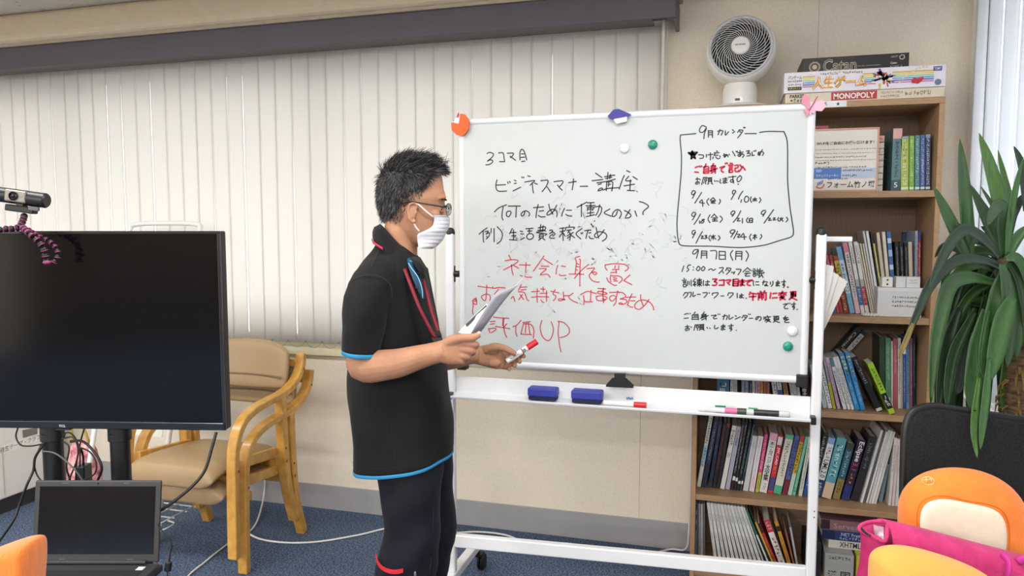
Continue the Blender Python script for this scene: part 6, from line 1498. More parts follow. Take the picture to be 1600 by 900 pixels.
mb = MB(); mb.obox(V3((cc.x, cc.y, .56)) + FH * .03, RGT * .03, FH * .008, V3((0, 0, .16))); mb.build('back_bar', M_black, oc2)
mb = MB(); bs = V3((se.x, se.y, 0)); mb.tube([bs + V3((0, 0, .08)), bs + V3((0, 0, .43))], .026, 12)
for k in range(5):
    t = k * 2 * math.pi / 5 + .3; e = V3((math.cos(t), math.sin(t), 0)); mb.tube([bs + V3((0, 0, .1)), bs + e * .27 + V3((0, 0, .058))], [.023, .014], 8); mb.ball(bs + e * .27 + V3((0, 0, .028)), .028, 10, 8)
mb.build('base', M_black, oc2, smooth=True)

M_oru = mat('#ec7c26', .85, .07, 14, bump=.5, bscale=420, sheen=.2, hex2='#ee842e', name='orange_plush')
cu = thing('cushion', 'round orange plush cushion with a cream patch leaning on the black chair', 'cushion', V3((.5, 1.72, .48)))
DCu = 1.66
oc_ = [(1408, 800), (1410, 784), (1418, 764), (1436, 745), (1464, 733), (1500, 729), (1540, 734), (1574, 750), (1596, 772), (1608, 800), (1612, 850), (1606, 900), (1592, 950), (1560, 990), (1500, 1005), (1440, 990), (1418, 950), (1409, 900)]
ccu = atD(1508, 870, DCu)
cush = outline_pad(oc_, ccu, DCu, [(.3, -.052), (.62, -.050), (.82, -.040), (.94, -.022), (1.0, .005), (.94, .04), (.8, .06), (.4, .07)]).build('body', M_oru, cu, smooth='all', sub=2)
pa_ = [(1440, 838), (1438, 812), (1444, 793), (1460, 784), (1484, 783), (1512, 790), (1542, 795), (1562, 803), (1573, 820), (1575, 850), (1570, 890), (1550, 920), (1480, 915), (1445, 880)]
DPa = DCu - .054
pa_ = [(x + (x - 1506) * .02, y - 4) for x, y in pa_]
cpa = atD(1506, 850, DPa)
pm = outline_pad(pa_, cpa, DPa, [(.35, -.008), (.75, -.007), (.95, -.0045), (1.0, .003), (.97, .008)])
pm.build('patch', mat('#e6d9c2', .8, .04, 30, bump=.9, bscale=45, name='cream_fleece'), cu, smooth='all', sub=2)
mb = MB(); mb.tube([cpa + (atD(x, y, DPa) - cpa) * 1.035 + FH * .004 for x, y in pa_], .0012, 6, closed=True, k=4); mb.build('seam', mat('#c8691e', .8), cu, smooth='all')
mb = MB(); c = atD(1443, 747, DCu) + FH * .0
e_ = [c + RGT * (.0115 * math.cos(t)) + UPV * (.009 * math.sin(t)) - FH * (.018 + .004 * math.cos(t)) for t in [k * math.pi / 10 for k in range(20)]]
mb.tube(e_, .0009, 5, closed=True); mb.tube([e_[2], e_[10]], .0007, 5); mb.tube([e_[6], e_[14]], .0007, 5); mb.tube([e_[4], e_[18]], .0007, 5)
mb.build('embroidery', mat('#f2c79a', .7), cu, smooth='all')
# pink bag
DB = 1.48
M_pink = mat('#b81f62', .75, .10, 30, bump=.8, bscale=330, sheen=.1, hex2='#c02a6e', name='pink_mesh_fabric')
pbg = thing('shoulder_bag', 'magenta fabric bag standing in front of the orange cushion', 'bag', V3((.42, 1.52, .49)))
mb = MB(); rows = []
top = [(1384, 816), (1437, 828), (1504, 846), (1572, 864), (1640, 882)]
for off, dy in ((.035, 6), (.02, 1), (.0, 0), (-.02, 6), (-.03, 25), (-.034, 80), (-.03, 200)):
    rows.append([atD(x, y + dy, DB) + FH * off for x, y in top])
mb.grid(rows); bd = mb.build('front_panel', M_pink, pbg, smooth='all', solid=.003)
mb = MB(); rows = []
side = [(1344, 827), (1346, 850), (1343, 880), (1334, 920), (1330, 1000)]
mid = [(1366, 836), (1366, 862), (1362, 890), (1350, 930), (1350, 1000)]
fr2 = [(1382, 846), (1384, 862), (1384, 890), (1384, 930), (1384, 1000)]
for i in range(5): rows.append([atD(*side[i], DB + .02), atD(*mid[i], DB - .005), atD(*fr2[i], DB - .03)])
mb.grid(rows); mb.build('side_gusset', mat('#ae1f5c', .75, .08, 30, bump=.4, bscale=330, hex2='#b62664'), pbg, smooth='all', solid=.003)
mb = MB(); mb.tube([atD(1344, 828, DB + .02), atD(1347, 820, DB + .025), atD(1364, 815, DB + .03), atD(1385, 816, DB + .01), atD(1386, 828, DB - .015), atD(1382, 846, DB - .03), atD(1364, 838, DB - .012)], .0042, 8, closed=True, k=5); mb.build('rim', M_pink, pbg, smooth='all')
mb = MB(); mb.tube([atD(1346, 826, DB + .012), atD(1352, 832, DB + .0), atD(1360, 837, DB - .012)], .0025, 6, k=4); mb.build('zip', M_black, pbg, smooth='all')
mb = MB(); mb.grid([[atD(1365, 820, DB + .02), atD(1373, 822, DB + .012), atD(1381, 824, DB + .002)], [atD(1366, 833, DB + .01), atD(1374, 836, DB + .0), atD(1381, 838, DB - .012)], [atD(1370, 842, DB), atD(1376, 845, DB - .008), atD(1381, 846, DB - .018)]]); mb.build('label', mat('#c9a3b0', .35, .3, 90, metal=.3), pbg, smooth='all', solid=.002)
mb = MB(); mb.grid([[atD(x, y, DB + .045) for x, y in ((1346, 822), (1366, 816), (1386, 818), (1440, 832), (1510, 850), (1640, 884))], [atD(x, y, DB + .07) for x, y in ((1340, 1000), (1366, 1000), (1386, 1000), (1440, 1000), (1510, 1000), (1640, 1000))]]); mb.build('back_panel', M_pink, pbg, smooth='all', solid=.003)
mb = MB(); mb.tube([atD(1566, 866, DB - .03), atD(1576, 880, DB - .05), atD(1574, 900, DB - .05), atD(1570, 930, DB - .04)], .008, 8, k=5, flat=(1, .5)); mb.tube([atD(1590, 878, DB - .02), atD(1606, 872, DB - .03), atD(1620, 880, DB - .03)], .008, 8, k=5, flat=(1, .5)); mb.build('strap', mat('#b82a86', .7, .08, 40), pbg, smooth='all')
# front light orange cushion
cf = thing('cushion', 'light orange plush cushion at the bottom edge in front of the magenta bag', 'cushion', V3((.35, 1.32, .49)))
DF = 1.34
of_ = [(1361, 880), (1364, 868), (1376, 858), (1396, 854), (1424, 855), (1460, 864), (1504, 878), (1548, 898), (1580, 930), (1590, 980), (1560, 1040), (1480, 1080), (1400, 1060), (1366, 1000), (1360, 930)]
outline_pad(of_, atD(1470, 965, DF), DF, [(.3, -.055), (.65, -.050), (.86, -.036), (.96, -.018), (1.0, .005), (.95, .03), (.8, .045), (.4, .05)]).build('body', mat('#f09a44', .85, .05, 14, bump=.4, bscale=420, sheen=.2, name='pale_orange_plush'), cf, smooth='all', sub=2)
# ================================================================ PERSON
DPn = 2.15
pe = thing('person', 'person in a black polo shirt, navy trousers, white face mask and glasses reading a sheet beside the whiteboard', 'person', V3((atD(640, 700, DPn).x, atD(640, 700, DPn).y, 0)))
pe['label'] = 'person in black polo shirt, white face mask and glasses reading a sheet beside the whiteboard'
M_skin = mat('#a5775c', .55, .07, 22, bump=.10, bscale=320, spec=.3, hex2='#ae8266', sss=.06, name='skin')
def ering(l, r, y, D, b, n=24, tilt=0.0, ef=1.0, rot=0.0):
    c = atD((l + r) / 2, y, D); a = (r - l) / 2 * D / FPX
    out = []
    for k in range(n):
        t = 2 * math.pi * k / n
        u = a * math.copysign(abs(math.cos(t)) ** ef, math.cos(t)); w = b * math.copysign(abs(math.sin(t)) ** ef, math.sin(t))
        out.append(c + RGT * u + FH * w + V3((0, 0, tilt * u / max(a, 1e-6))))
    return out
# --- body: overlapping closed volumes fused into one continuous surface
B_ = MB()
HEAD = [(246, 638, 652, .012), (248, 628, 662, .03), (252, 617, 672, .046), (258, 608, 680, .058), (267, 600, 688, .067), (280, 595.5, 691.5, .0725), (295, 593.5, 693.5, .0745), (304, 593, 696, .0745), (310, 593, 697, .074), (317, 594, 694.5, .0715), (326, 595.5, 694, .070),
        (338, 599, 693.5, .067), (350, 604, 694, .0625), (360, 612, 693.5, .058), (370, 624, 689, .052), (378, 637, 684, .044), (383, 650, 677, .034), (386, 658, 671, .018)]
def head_pt(y, t, grow=0.0):
    l, r, w = interp(HEAD, y)
    mid = l + (r - l) * .44
    ct, st = math.cos(t), math.sin(t)
    x = mid + (r - mid) * ct * (1 if ct > 0 else 0) + (mid - l) * ct * (1 if ct <= 0 else 0)
    k = 1.0
    ww = w * math.copysign(abs(st) ** (.86 if ct > 0 else .95), st) * (1 - .10 * max(ct, 0) ** 2)
    px = x + grow * ct * FPX / DPn
    return px, y, DPn + ww + grow * st
rings = []
for row in HEAD:
    y = row[0]; rings.append([atD(*head_pt(y, 2 * math.pi * k / 32)) for k in range(32)])
B_.loft(rings)
# brow, nose, lips, chin
for sgn in (-1, 1): B_.tube([atD(694, 309, DPn + sgn * .006), atD(693.5, 308, DPn + sgn * .026), atD(688, 310, DPn + sgn * .047)], [.0055, .0065, .004], 8, k=4)
nr = []
for y, xt, hw_ in ((314, 694, .006), (322, 696.5, .0075), (330, 699, .009), (337, 701, .0125), (341, 701.3, .0150), (344, 699.5, .0145), (347, 696, .010)):
    nr.append([atD(686, y, DPn - hw_ * 1.3), atD((xt + 690) / 2, y, DPn - hw_), atD(xt - .8, y, DPn - hw_ * .5), atD(xt, y, DPn), atD(xt - .8, y, DPn + hw_ * .5), atD((xt + 690) / 2, y, DPn + hw_), atD(686, y, DPn + hw_ * 1.3)])
B_.loft(nr)
for y in (354.5, 358.5): B_.tube([atD(689, y, DPn - .024), atD(693.5, y, DPn - .012), atD(695, y, DPn), atD(693.5, y, DPn + .012), atD(689, y, DPn + .024)], .0042, 8, k=3)
for sgn in (-1, 1):   # cheekbones and eyelids
    B_.ball(atD(680, 337, DPn + sgn * .042), (.016, .014, .014), 12, 8)
    B_.tube([atD(692.0, 326, DPn + sgn * .018), atD(691.5, 323.4, DPn + sgn * .031), atD(685, 325, DPn + sgn * .047)], .0032, 6, k=3)
    B_.tube([atD(692.0, 328, DPn + sgn * .018), atD(690.5, 330.5, DPn + sgn * .031), atD(685, 328, DPn + sgn * .047)], .0030, 6, k=3)
    # ear
    De = DPn + sgn * .0745
    ec = atD(643.5, 332, De)
    B_.ball(ec + FH * (sgn * .001) + RGT * .002, (.011, .006, .022), 14, 10, (RGT, FH, UPV))
    rim = [(650, 344), (645, 347.5), (641, 344), (638.5, 337), (637.5, 328), (640, 320), (645.5, 317.5), (650.5, 320), (651.5, 326)]
    B_.tube([atD(x, y, De + sgn * (.009 if 1 < i < 7 else .003)) for i, (x, y) in enumerate(rim)], [.0035, .0045, .0036, .0034, .0034, .0034, .0036, .0032, .003], 8, k=4)
    B_.tube([atD(643, 340, De + sgn * .006), atD(642.5, 330, De + sgn * .006), atD(646, 323, De + sgn * .005)], .0026, 6, k=4)
    B_.tube([atD(650, 329, De + sgn * .002), atD(650.5, 334, De + sgn * .004)], .0034, 6)
# neck, torso core, hips
B_.loft([ering(*a) for a in ((602, 652, 342, DPn, .050), (601, 652, 362, DPn, .052), (598, 652, 385, DPn, .055), (592, 652, 402, DPn, .062), (580, 655, 415, DPn, .095), (566, 657, 430, DPn, .14), (560, 661, 460, DPn, .148), (562, 668, 500, DPn, .145), (566, 676, 540, DPn, .138), (570, 682, 580, DPn, .132), (574, 686, 630, DPn, .12), (584, 688, 690, DPn, .105), (602, 690, 735, DPn + .01, .085), (612, 686, 752, DPn + .01, .07))])
# legs inside the trousers
for D, dx, P in ((2.085, 0, ((640, 720, .068), (640, 770, .068), (646, 825, .058), (642, 860, .056), (636, 910, .052), (632, 970, .050), (630, 1050, .036), (630, 1110, .034))), (2.215, 0, ((660, 720, .062), (668, 770, .062), (672, 820, .056), (668, 850, .052), (662, 900, .050), (658, 950, .047), (656, 1030, .035), (656, 1080, .034)))):
    B_.tube([atD(x, y, D) for x, y, r in P], [r for x, y, r in P], 18)
# arms
B_.tube([atD(586, 428, 2.03), atD(576, 470, 1.995), atD(567, 530, 1.975), atD(565, 560, 1.968)], [.040, .042, .041, .042], 18, k=3)
B_.tube([atD(564, 560, 1.968), atD(567, 571, 1.962), atD(580, 573, 1.956), atD(600, 570.5, 1.95), atD(622, 567.5, 1.948), atD(645, 561, 1.948), atD(668, 554.5, 1.95), atD(684, 550.5, 1.95), atD(694, 548, 1.95)], [.041, .043, .0435, .0415, .039, .0345, .030, .0285, .029], 18, k=2)
B_.tube([atD(640, 430, 2.29), atD(652, 490, 2.32), atD(660, 545, 2.33), atD(664, 562, 2.33)], [.05, .046, .042, .040], 16, k=3)
B_.tube([atD(664, 562, 2.33), atD(685, 562, 2.32), atD(712, 559, 2.31), atD(735, 556, 2.305), atD(748, 555, 2.305)], [.040, .039, .034, .027, .0265], 16, k=2)
def chainD(pts, r): B_.tube([atD(*p) for p in pts], r, 10, k=4)
# right hand: palm, curled fingers, thumb over the sheet
RH = 1.95
pr = []
for x, y, hh_, b, D in ((686, 550, .027, .024, RH), (696, 549, .032, .022, RH - .002), (706, 548.5, .036, .019, RH - .004), (714, 548.5, .036, .016, RH - .005), (720, 549, .032, .012, RH - .005)):
    c = atD(x, y, D); pr.append([c + UPV * (hh_ * math.copysign(abs(math.cos(t)) ** .8, math.cos(t))) + FH * (b * math.copysign(abs(math.sin(t)) ** .8, math.sin(t))) for t in [k * math.pi / 10 for k in range(20)]])
B_.loft(pr)
for i, (m_, p_, d_, t_) in enumerate((((712, 535.5), (744, 538.5), (740, 543), (722, 543)), ((712, 545), (739.5, 548.5), (735, 552), (718, 551.5)), ((711, 554), (732, 557.5), (728, 560), (714, 559.5)), ((708, 561.5), (723, 565), (719, 567), (708, 566)))):
    r0 = (.0095, .0098, .0092, .008)[i]
    chainD([(m_[0], m_[1], RH - .006), ((m_[0] + p_[0]) / 2, (m_[1] + p_[1]) / 2, RH - .010), (p_[0] - 2, p_[1], RH - .004), (p_[0], p_[1] + 1, RH + .008), (d_[0], d_[1], RH + .022), (t_[0], t_[1], RH + .027)], [r0 * 1.06, r0, r0 * 1.04, r0 * .96, r0 * .9, r0 * .78])
    B_.ball(atD(m_[0] + 2, m_[1], RH - .011), .0105, 10, 8)
chainD([(693, 541, RH - .004), (706, 532, RH - .014), (722, 528.5, RH - .018), (737, 527.5, RH - .014), (750, 522.5, RH - .010)], [.0165, .0150, .0115, .0112, .0078])
# left hand, palm to the viewer
LH = 2.305
pr = []
for x, y, hh_, b, D in ((740, 556, .025, .02, LH), (750, 555.5, .030, .018, LH), (762, 556, .036, .016, LH), (775, 558.5, .037, .0145, LH + .002), (784, 560.5, .032, .012, LH + .005), (789, 561.5, .024, .009, LH + .007)):
    c = atD(x, y, D); pr.append([c + UPV * (hh_ * math.copysign(abs(math.cos(t)) ** .8, math.cos(t))) + FH * (b * math.copysign(abs(math.sin(t)) ** .8, math.sin(t))) for t in [k * math.pi / 10 for k in range(20)]])
B_.loft(pr)
B_.ball(atD(770, 547, LH - .011), (.022, .012, .015), 14, 10, (RGT, FH, UPV)); B_.ball(atD(772, 568, LH - .009), (.022, .010, .012), 14, 10, (RGT, FH, UPV))
for i, P in enumerate((((784, 552, .008), (799, 552.5, .019), (809, 553.5, .022), (816, 555, .012), (819, 557.5, -.002)), ((785, 559.5, .008), (797, 561, .017), (805, 562, .018), (811, 563.5, .007), (812.5, 566, -.006)), ((783, 566, .008), (792, 567.5, .015), (799, 568.5, .014), (804, 570, .003), (804, 572.5, -.010)), ((778, 571.5, .007), (786, 573.5, .012), (792, 574.5, .010), (796, 576, .0), (795.5, 578, -.011)))):
    r0 = (.0088, .0090, .0086, .0074)[i]
    chainD([(x, y, LH + d) for x, y, d in P], [r0 * 1.08, r0, r0 * .98, r0 * .92, r0 * .74])
chainD([(759, 548, LH - .006), (772, 542.5, LH - .018), (786, 543.5, LH - .026), (797, 548.5, LH - .029), (806, 553.5, LH - .026)], [.0155, .0145, .0112, .0106, .0075])
tmp = B_.build('body_volumes', M_skin, smooth='all')
md = tmp.modifiers.new('fuse', 'REMESH'); md.mode = 'VOXEL'; md.voxel_size = .0026; md.use_smooth_shade = True
ms = tmp.modifiers.new('soft', 'SMOOTH'); ms.factor = .5; ms.iterations = 3
dg = bpy.context.evaluated_depsgraph_get()
bme = bpy.data.meshes.new_from_object(tmp.evaluated_get(dg))
bpy.data.objects.remove(tmp)
body = bpy.data.objects.new('body', bme); COL.objects.link(body)
bme.transform(Matrix.Translation(-origin_of(pe))); body.parent = pe
ORG[body.as_pointer()] = origin_of(pe)
bme.materials.clear(); bme.materials.append(M_skin)

# --- eyes, brows, nails
for sgn in (-1, 1):
    c = atD(684.2, 327, DPn + sgn * .031)
    mb = MB(); mb.ball(c, .0112, 16, 12); ey_ = mb.build('eye', mat('#e6dfd8', .2), body, smooth='all')
    mb = MB(); g = (RGT * .9 + V3((0, 0, -.25)) + FH * (sgn * .12)).normalized(); mb.lathe(c + g * .0098, g, [(.0056, 0), (.005, .0016), (.0, .0024)], 16); mb.build('iris', mat('#1c1310', .15), ey_, smooth='all')
def nail(px, py, D, u, n):
    c = atD(px, py, D); u = V3(u).normalized(); n = V3(n).normalized(); s = u.cross(n)
    mb = MB(); mb.ball(c, (.0062, .0046, .0014), 10, 6, (u, s, n)); mb.build('nail', mat('#d8a48c', .3, .03), body, smooth='all')
nail(748, 520, RH - .0155, RGT + UPV * .4, UPV * .7 - FH)

# --- hair
HP = [(704, 257), (696, 271), (684, 274), (673, 277), (667, 290), (661, 303), (652, 312), (641, 314), (634, 320), (632, 336), (625, 346), (612, 349), (597, 348), (580, 300), (596, 248), (650, 228), (690, 238)]
HC = [(704, 257), (696, 270), (684, 273), (674, 275), (666, 287), (656, 296), (641, 300), (629, 310), (622, 326), (610, 338), (596, 342), (580, 300), (596, 248), (650, 228), (690, 238)]
def inside(p, poly):
    x, y = p; c = False; j = len(poly) - 1
    for i in range(len(poly)):
        xi, yi = poly[i]; xj, yj = poly[j]
        if (yi > y) != (yj > y) and x < (xj - xi) * (y - yi) / (yj - yi) + xi: c = not c
        j = i
    return c
def hair_grow(y, t):
    g = .0075 if y < 290 else .0075 - .0055 * min(1, (y - 290) / 50)
    return g
ys = [246 + (346 - 246) * k / 44 for k in range(45)]; NT = 72
hv = []; hf = []
for i, y in enumerate(ys):
    for k in range(NT):
        t = 2 * math.pi * k / NT
        g = hair_grow(y, t) * (1 + .25 * mnoise.noise(V3((math.cos(t) * 4, math.sin(t) * 4, y * .06))))
        p = atD(*head_pt(y, t, g)); p.z += max(0, (262 - y) / 16) * .008
        hv.append(p)
for i in range(len(ys) - 1):
    for k in range(NT):
        t = 2 * math.pi * (k + .5) / NT; q = head_pt((ys[i] + ys[i + 1]) / 2, t)
        if inside((q[0], q[1]), HC): hf.append((i * NT + k, i * NT + (k + 1) % NT, (i + 1) * NT + (k + 1) % NT, (i + 1) * NT + k))
mb = MB(); mb.add(hv, hf); mb.f.append(list(range(NT))); mb.m.append(0)
M_h1 = mat('#131214', .5, .25, 90, bump=.8, bscale=260, stretch=(1, 1, .25), name='dark_hair'); M_h2 = mat('#626165', .5, .15, 60, name='grey_hair')
hair = mb.build('hair', M_h1, pe, smooth='all', solid=.002)
bmh = bmesh.new(); bmh.from_mesh(hair.data)
bmesh.ops.delete(bmh, geom=[v for v in bmh.verts if not v.link_faces], context='VERTS'); bmh.to_mesh(hair.data); bmh.free()
mb = MB(); rn = random.Random(21); cnt = 0
hc_ = atD(645, 310, DPn)
def strand(p, d, ln, r, curl):
    d = d.normalized(); P = [p]
    for k in range(3):
        d = (d + curl * .33).normalized(); P.append(P[-1] + d * (ln / 3))
    mb.tube(P, [r, r * .9, r * .65, r * .15], 3, caps=False)
while cnt < 4600:
    y = rn.uniform(246, 347); t = rn.uniform(0, 2 * math.pi)
    if rn.random() > .25 and math.sin(t) > .35: continue
    q = head_pt(y, t)
    if not inside((q[0], q[1]), HP): continue
    cap_ = inside((q[0], q[1]), HC)
    g = hair_grow(y, t) * .8 if cap_ else .0005
    p = atD(*head_pt(y, t, g)); p.z += max(0, (262 - y) / 16) * .006
    n = (p - hc_).normalized()
    J = V3((rn.uniform(-1, 1), rn.uniform(-1, 1), rn.uniform(-1, 1)))
    topk = max(0, min(1, (285 - y) / 30))
    if cap_:
        d = n * (.35 + .5 * topk) + RGT * (.9 * topk + .05) + V3((0, 0, .25 * topk - .8 * (1 - topk))) + J * .28
        ln = rn.uniform(.014, .024) + topk * rn.uniform(.004, .018); r = .0008
        mb.use(1 if rn.random() < (.10 + .12 * (1 - topk)) else 0)
        strand(p, d, ln, r, V3((.0, 0, -.35)) + RGT * .25 * topk + J * .15)
    else:
        d = n * .22 + V3((0, 0, -1)) + RGT * -.25 + J * .18
        mb.use(1 if rn.random() < .38 else 0)
        strand(p, d, rn.uniform(.005, .010), .00055, V3((0, 0, -.2)))
    cnt += 1
for k in range(46):   # loose wisps along the crown and the fringe
    u = rn.random(); x0_ = 612 + 88 * u; y0_ = 252 - 8 * math.sin(u * 3.14) + (8 * max(0, u - .75) * 4)
    p = atD(x0_, y0_, DPn + rn.uniform(-.03, .03))
    d = RGT * rn.uniform(-.3, 1.0) + V3((0, 0, rn.uniform(.25, 1.0))) + FH * rn.uniform(-.3, .3)
    mb.use(1 if rn.random() < .15 else 0)
    strand(p, d, rn.uniform(.018, .042), .0007, RGT * rn.uniform(-.2, 1.1) + V3((0, 0, -rn.uniform(.2, .9))))
mb.build('hair_strands', [M_h1, M_h2], hair, smooth='all')
mb = MB(); mb.use(0)
for sgn in (-1, 1):
    for k in range(60):
        u = rn.random(); p = atD(697.0 - 8.5 * u ** 1.6, 312.5 - 1.5 * u + rn.uniform(-1.2, 1.2), DPn + sgn * (.010 + .038 * u)); strand(p, RGT * .3 + V3((0, 0, -.1)) + FH * sgn * .9, .008, .0005, V3((0, 0, -.2)))
mb.build('eyebrows', M_h1, hair, smooth='all')

# --- glasses
M_gf = mat('#141416', .3, .05, name='glasses_frame')
mb = MB()
for sgn in (-1, 1):
    De = DPn + sgn * .069
    mb.tube([atD(698.5, 322, DPn + sgn * .060), atD(693, 323.0, DPn + sgn * .0735), atD(675, 320, DPn + sgn * .0775), atD(655, 317.0, DPn + sgn * .080), atD(640, 315.5, DPn + sgn * .079), atD(628, 317.5, DPn + sgn * .077)], [.0030, .0024, .0018, .0016, .0016, .0020], 8, k=4, flat=(1.3, .7))
gls = mb.build('glasses', M_gf, pe, smooth='all')
for sgn in (-1, 1):
    c = atD(701.0, 327.5, DPn + sgn * .033)
    e1 = (FH * sgn + RGT * -.16).normalized(); e2 = (V3((0, 0, 1)) + RGT * .06).normalized()
    pts = [c + e1 * (.027 * math.copysign(abs(math.cos(t)) ** .7, math.cos(t))) + e2 * (.0165 * math.copysign(abs(math.sin(t)) ** .7, math.sin(t))) for t in [k * math.pi / 14 for k in range(28)]]
    mb = MB(); mb.tube(pts, .0013, 6, closed=True); mb.tube([pts[k] for k in range(0, 15)], .0019, 6); mb.build('rim', M_gf if sgn > 0 else mat('#3a3a3e', .3), gls, smooth='all')
    mb = MB(); mb.add(pts, [tuple(range(28))]); mb.build('lens', mat('#dfe6ea', .02, .0, trans=1.0, alpha=.35, name='lens_glass'), gls)
mb = MB(); mb.tube([atD(702, 325, DPn - .008), atD(703.2, 323, DPn), atD(702, 325, DPn + .008)], .0016, 6, k=3); mb.build('bridge', M_gf, gls, smooth='all')

# --- mask
MR = [(336.5, 676.5, 700.0), (341, 678, 702.5), (346, 678, 703.0), (352, 676.5, 702.0), (357, 671, 700.5), (361, 663, 698.5), (364, 655, 697.0), (368, 651.5, 695.0), (374, 652, 692.5), (380, 652.8, 687.5), (385, 653.5, 682), (388.5, 654.2, 676)]
def mask_row(y, grow=0.0):
    xl, xr = interp(MR, y)
    l, r, w = interp(HEAD, min(y, 372))
    mid = l + (r - l) * .44
    out = []
    for k in range(29):
        u = -1 + 2 * k / 28            # -1 near edge .. 0 nose .. 1 far edge
        ang = abs(u)
        # width of face at the edge
        te = max(-1, min(1, (xl - mid) / (r - mid))) if xl > mid else 0
        we = (w + .006) * max(math.sqrt(max(0, 1 - te * te)) ** .86, .42)
        phi = (1 - ang) * math.pi / 2
        x = xl + (xr - xl) * math.sin(phi) ** .9
        ww = we * math.cos(phi) ** .8
        pl_ = .0020 * math.sin(y * 1.05) * math.sin(phi * 2)
        out.append(atD(x + pl_ * FPX / DPn, y, DPn + (1 if u > 0 else -1) * (ww + pl_)))
    return out
mb = MB(); mb.grid([mask_row(336.5 + 52 * k / 26) for k in range(27)])
M_mask = mat('#c6c8ce', .75, .03, 60, name='mask_fabric')
mk = mb.build('face_mask', M_mask, pe, smooth='all', solid=.0012)
mb = MB()
for y in (337, 388): mb.tube(mask_row(y), .0011, 6)
mb.build('mask_edge', mat('#d4d0d2', .7), mk, smooth='all')
mb = MB()
for sgn in (-1, 1):
    s0 = DPn + sgn * .0
    mb.tube([atD(677, 339, DPn + sgn * .056), atD(668, 332, DPn + sgn * .069), atD(658, 323, DPn + sgn * .0765), atD(653, 318.5, DPn + sgn * .0785), atD(647, 316.5, DPn + sgn * .080)], .0017, 6, k=4, flat=(1.5, .6))
    mb.tube([atD(655, 361, DPn + sgn * .0625), atD(650, 355, DPn + sgn * .0685), atD(646.5, 349, DPn + sgn * .073), atD(641, 345, DPn + sgn * .076)], .0017, 6, k=4, flat=(1.5, .6))
mb.build('ear_loop', mat('#e8d6d4', .7), mk, smooth='all')

# --- polo shirt
M_sh = mat('#090a0c', .8, .16, 9, bump=.25, bscale=500, spec=.25, sheen=.04, hex2='#0d0e10', name='black_jersey')
M_cy = mat('#2a86b8', .7, .06, 40, name='cyan_piping')
SH = [(380, 590, 634, .066, 0), (388, 586, 642, .080, 0), (398, 578, 650, .108, 0), (408, 569, 657, .132, 0), (418, 562, 661.5, .150, 0), (430, 556, 665, .163, 0), (450, 550, 669, .172, 0), (480, 547.5, 676, .172, 0), (515, 546, 684, .166, 0), (550, 546, 692, .160, .0), (585, 546.5, 698.5, .156, .0), (620, 548, 703.5, .153, .002), (655, 550.5, 705.5, .150, .006), (690, 553, 706, .147, .014), (706, 554.5, 706.5, .147, .020), (716.5, 556, 706.5, .146, .024)]
def shirt_ring(y, n=64, grow=0.0, dz=0.0):
    l, r, b, tl = interp(SH, y)
    s = grow * FPX / DPn
    R = ering(l - s, r + s, y, DPn, b + grow, n, tl, .92)
    c = atD((l + r) / 2, y, DPn)
    out = []
    for k, p in enumerate(R):
        t = 2 * math.pi * k / n
        f = min(1, max(0, (y - 540) / 120))
        wr = .0030 * f * math.sin(5 * t + y * .02) + .0022 * math.sin(3 * t - y * .045) * min(1, max(0, (y - 430) / 60)) + .0055 * mnoise.noise(V3((math.cos(t) * 2.0, math.sin(t) * 2.0, y * .020)))
        d = (p - c); d.z = 0; d.normalize()
        out.append(p + d * wr + V3((0, 0, dz)))
    return out
mb = MB(); ysh = [380 + (716.5 - 380) * k / 64 for k in range(65)]
mb.loft([shirt_ring(y) for y in ysh], caps=False)
shirt = mb.build('polo_shirt', M_sh, pe, smooth='all', solid=.003)
mb = MB(); mb.loft([shirt_ring(714.8, grow=.0022), shirt_ring(716.5, grow=.0026), shirt_ring(716.5, grow=.0026, dz=-.0065), shirt_ring(716.5, grow=.0, dz=-.0075), shirt_ring(714.8, grow=-.001)], caps=False); mb.build('hem_piping', M_cy, shirt, smooth='all')
mb = MB(); mb.tube(shirt_ring(705, grow=.0010), .0010, 5, closed=True); mb.build('hem_stitch', mat('#0d0d0f', .9), shirt, smooth='all')
mb = MB(); mb.tube([V3(shirt_ring(y, 64, .0012)[46 + int((y - 560) / 60)]) for y in range(560, 716, 12)], .0011, 5, k=3); mb.build('side_seam', mat('#0b0b0d', .9), shirt, smooth='all')
def sleeve_ring(row, n=32, grow=0.0, dz=0.0):
    y, l, r, D, b = row
    s = grow * FPX / D
    R = ering(l - s, r + s, y, D, b + grow, n, -.006 * min(1, max(0, (y - 500) / 48)))
    c = atD((l + r) / 2, y, D); out = []
    for k, p in enumerate(R):
        t = 2 * math.pi * k / n
        d = p - c; d.z = 0
        if d.length > 0: d.normalize()
        out.append(p + d * (.0030 * mnoise.noise(V3((math.cos(t) * 1.8, math.sin(t) * 1.8, y * .03))) + .0022 * math.sin(4 * t + y * .03) * min(1, max(0, (y - 430) / 80))) + V3((0, 0, dz)))
    return out
SL = [(395, 598, 606, 2.085, .006), (397, 592, 611, 2.08, .022), (401, 585, 616, 2.07, .038), (407, 577, 620, 2.058, .052), (414, 567, 623, 2.045, .064), (426, 555, 624, 2.03, .074), (442, 546, 620, 2.012, .078), (462, 540, 613, 1.998, .079), (490, 537.5, 605, 1.988, .078), (520, 536, 599, 1.982, .076), (542, 535.5, 595, 1.978, .075), (548, 535.5, 594, 1.977, .075)]
def sl_at(y):
    v = interp(SL, y); return (y,) + tuple(v)
mb = MB(); mb.loft([sleeve_ring(sl_at(395 + 153 * k / 36)) for k in range(37)], caps=False)
sle = mb.build('sleeve', M_sh, shirt, smooth='all', solid=.003)
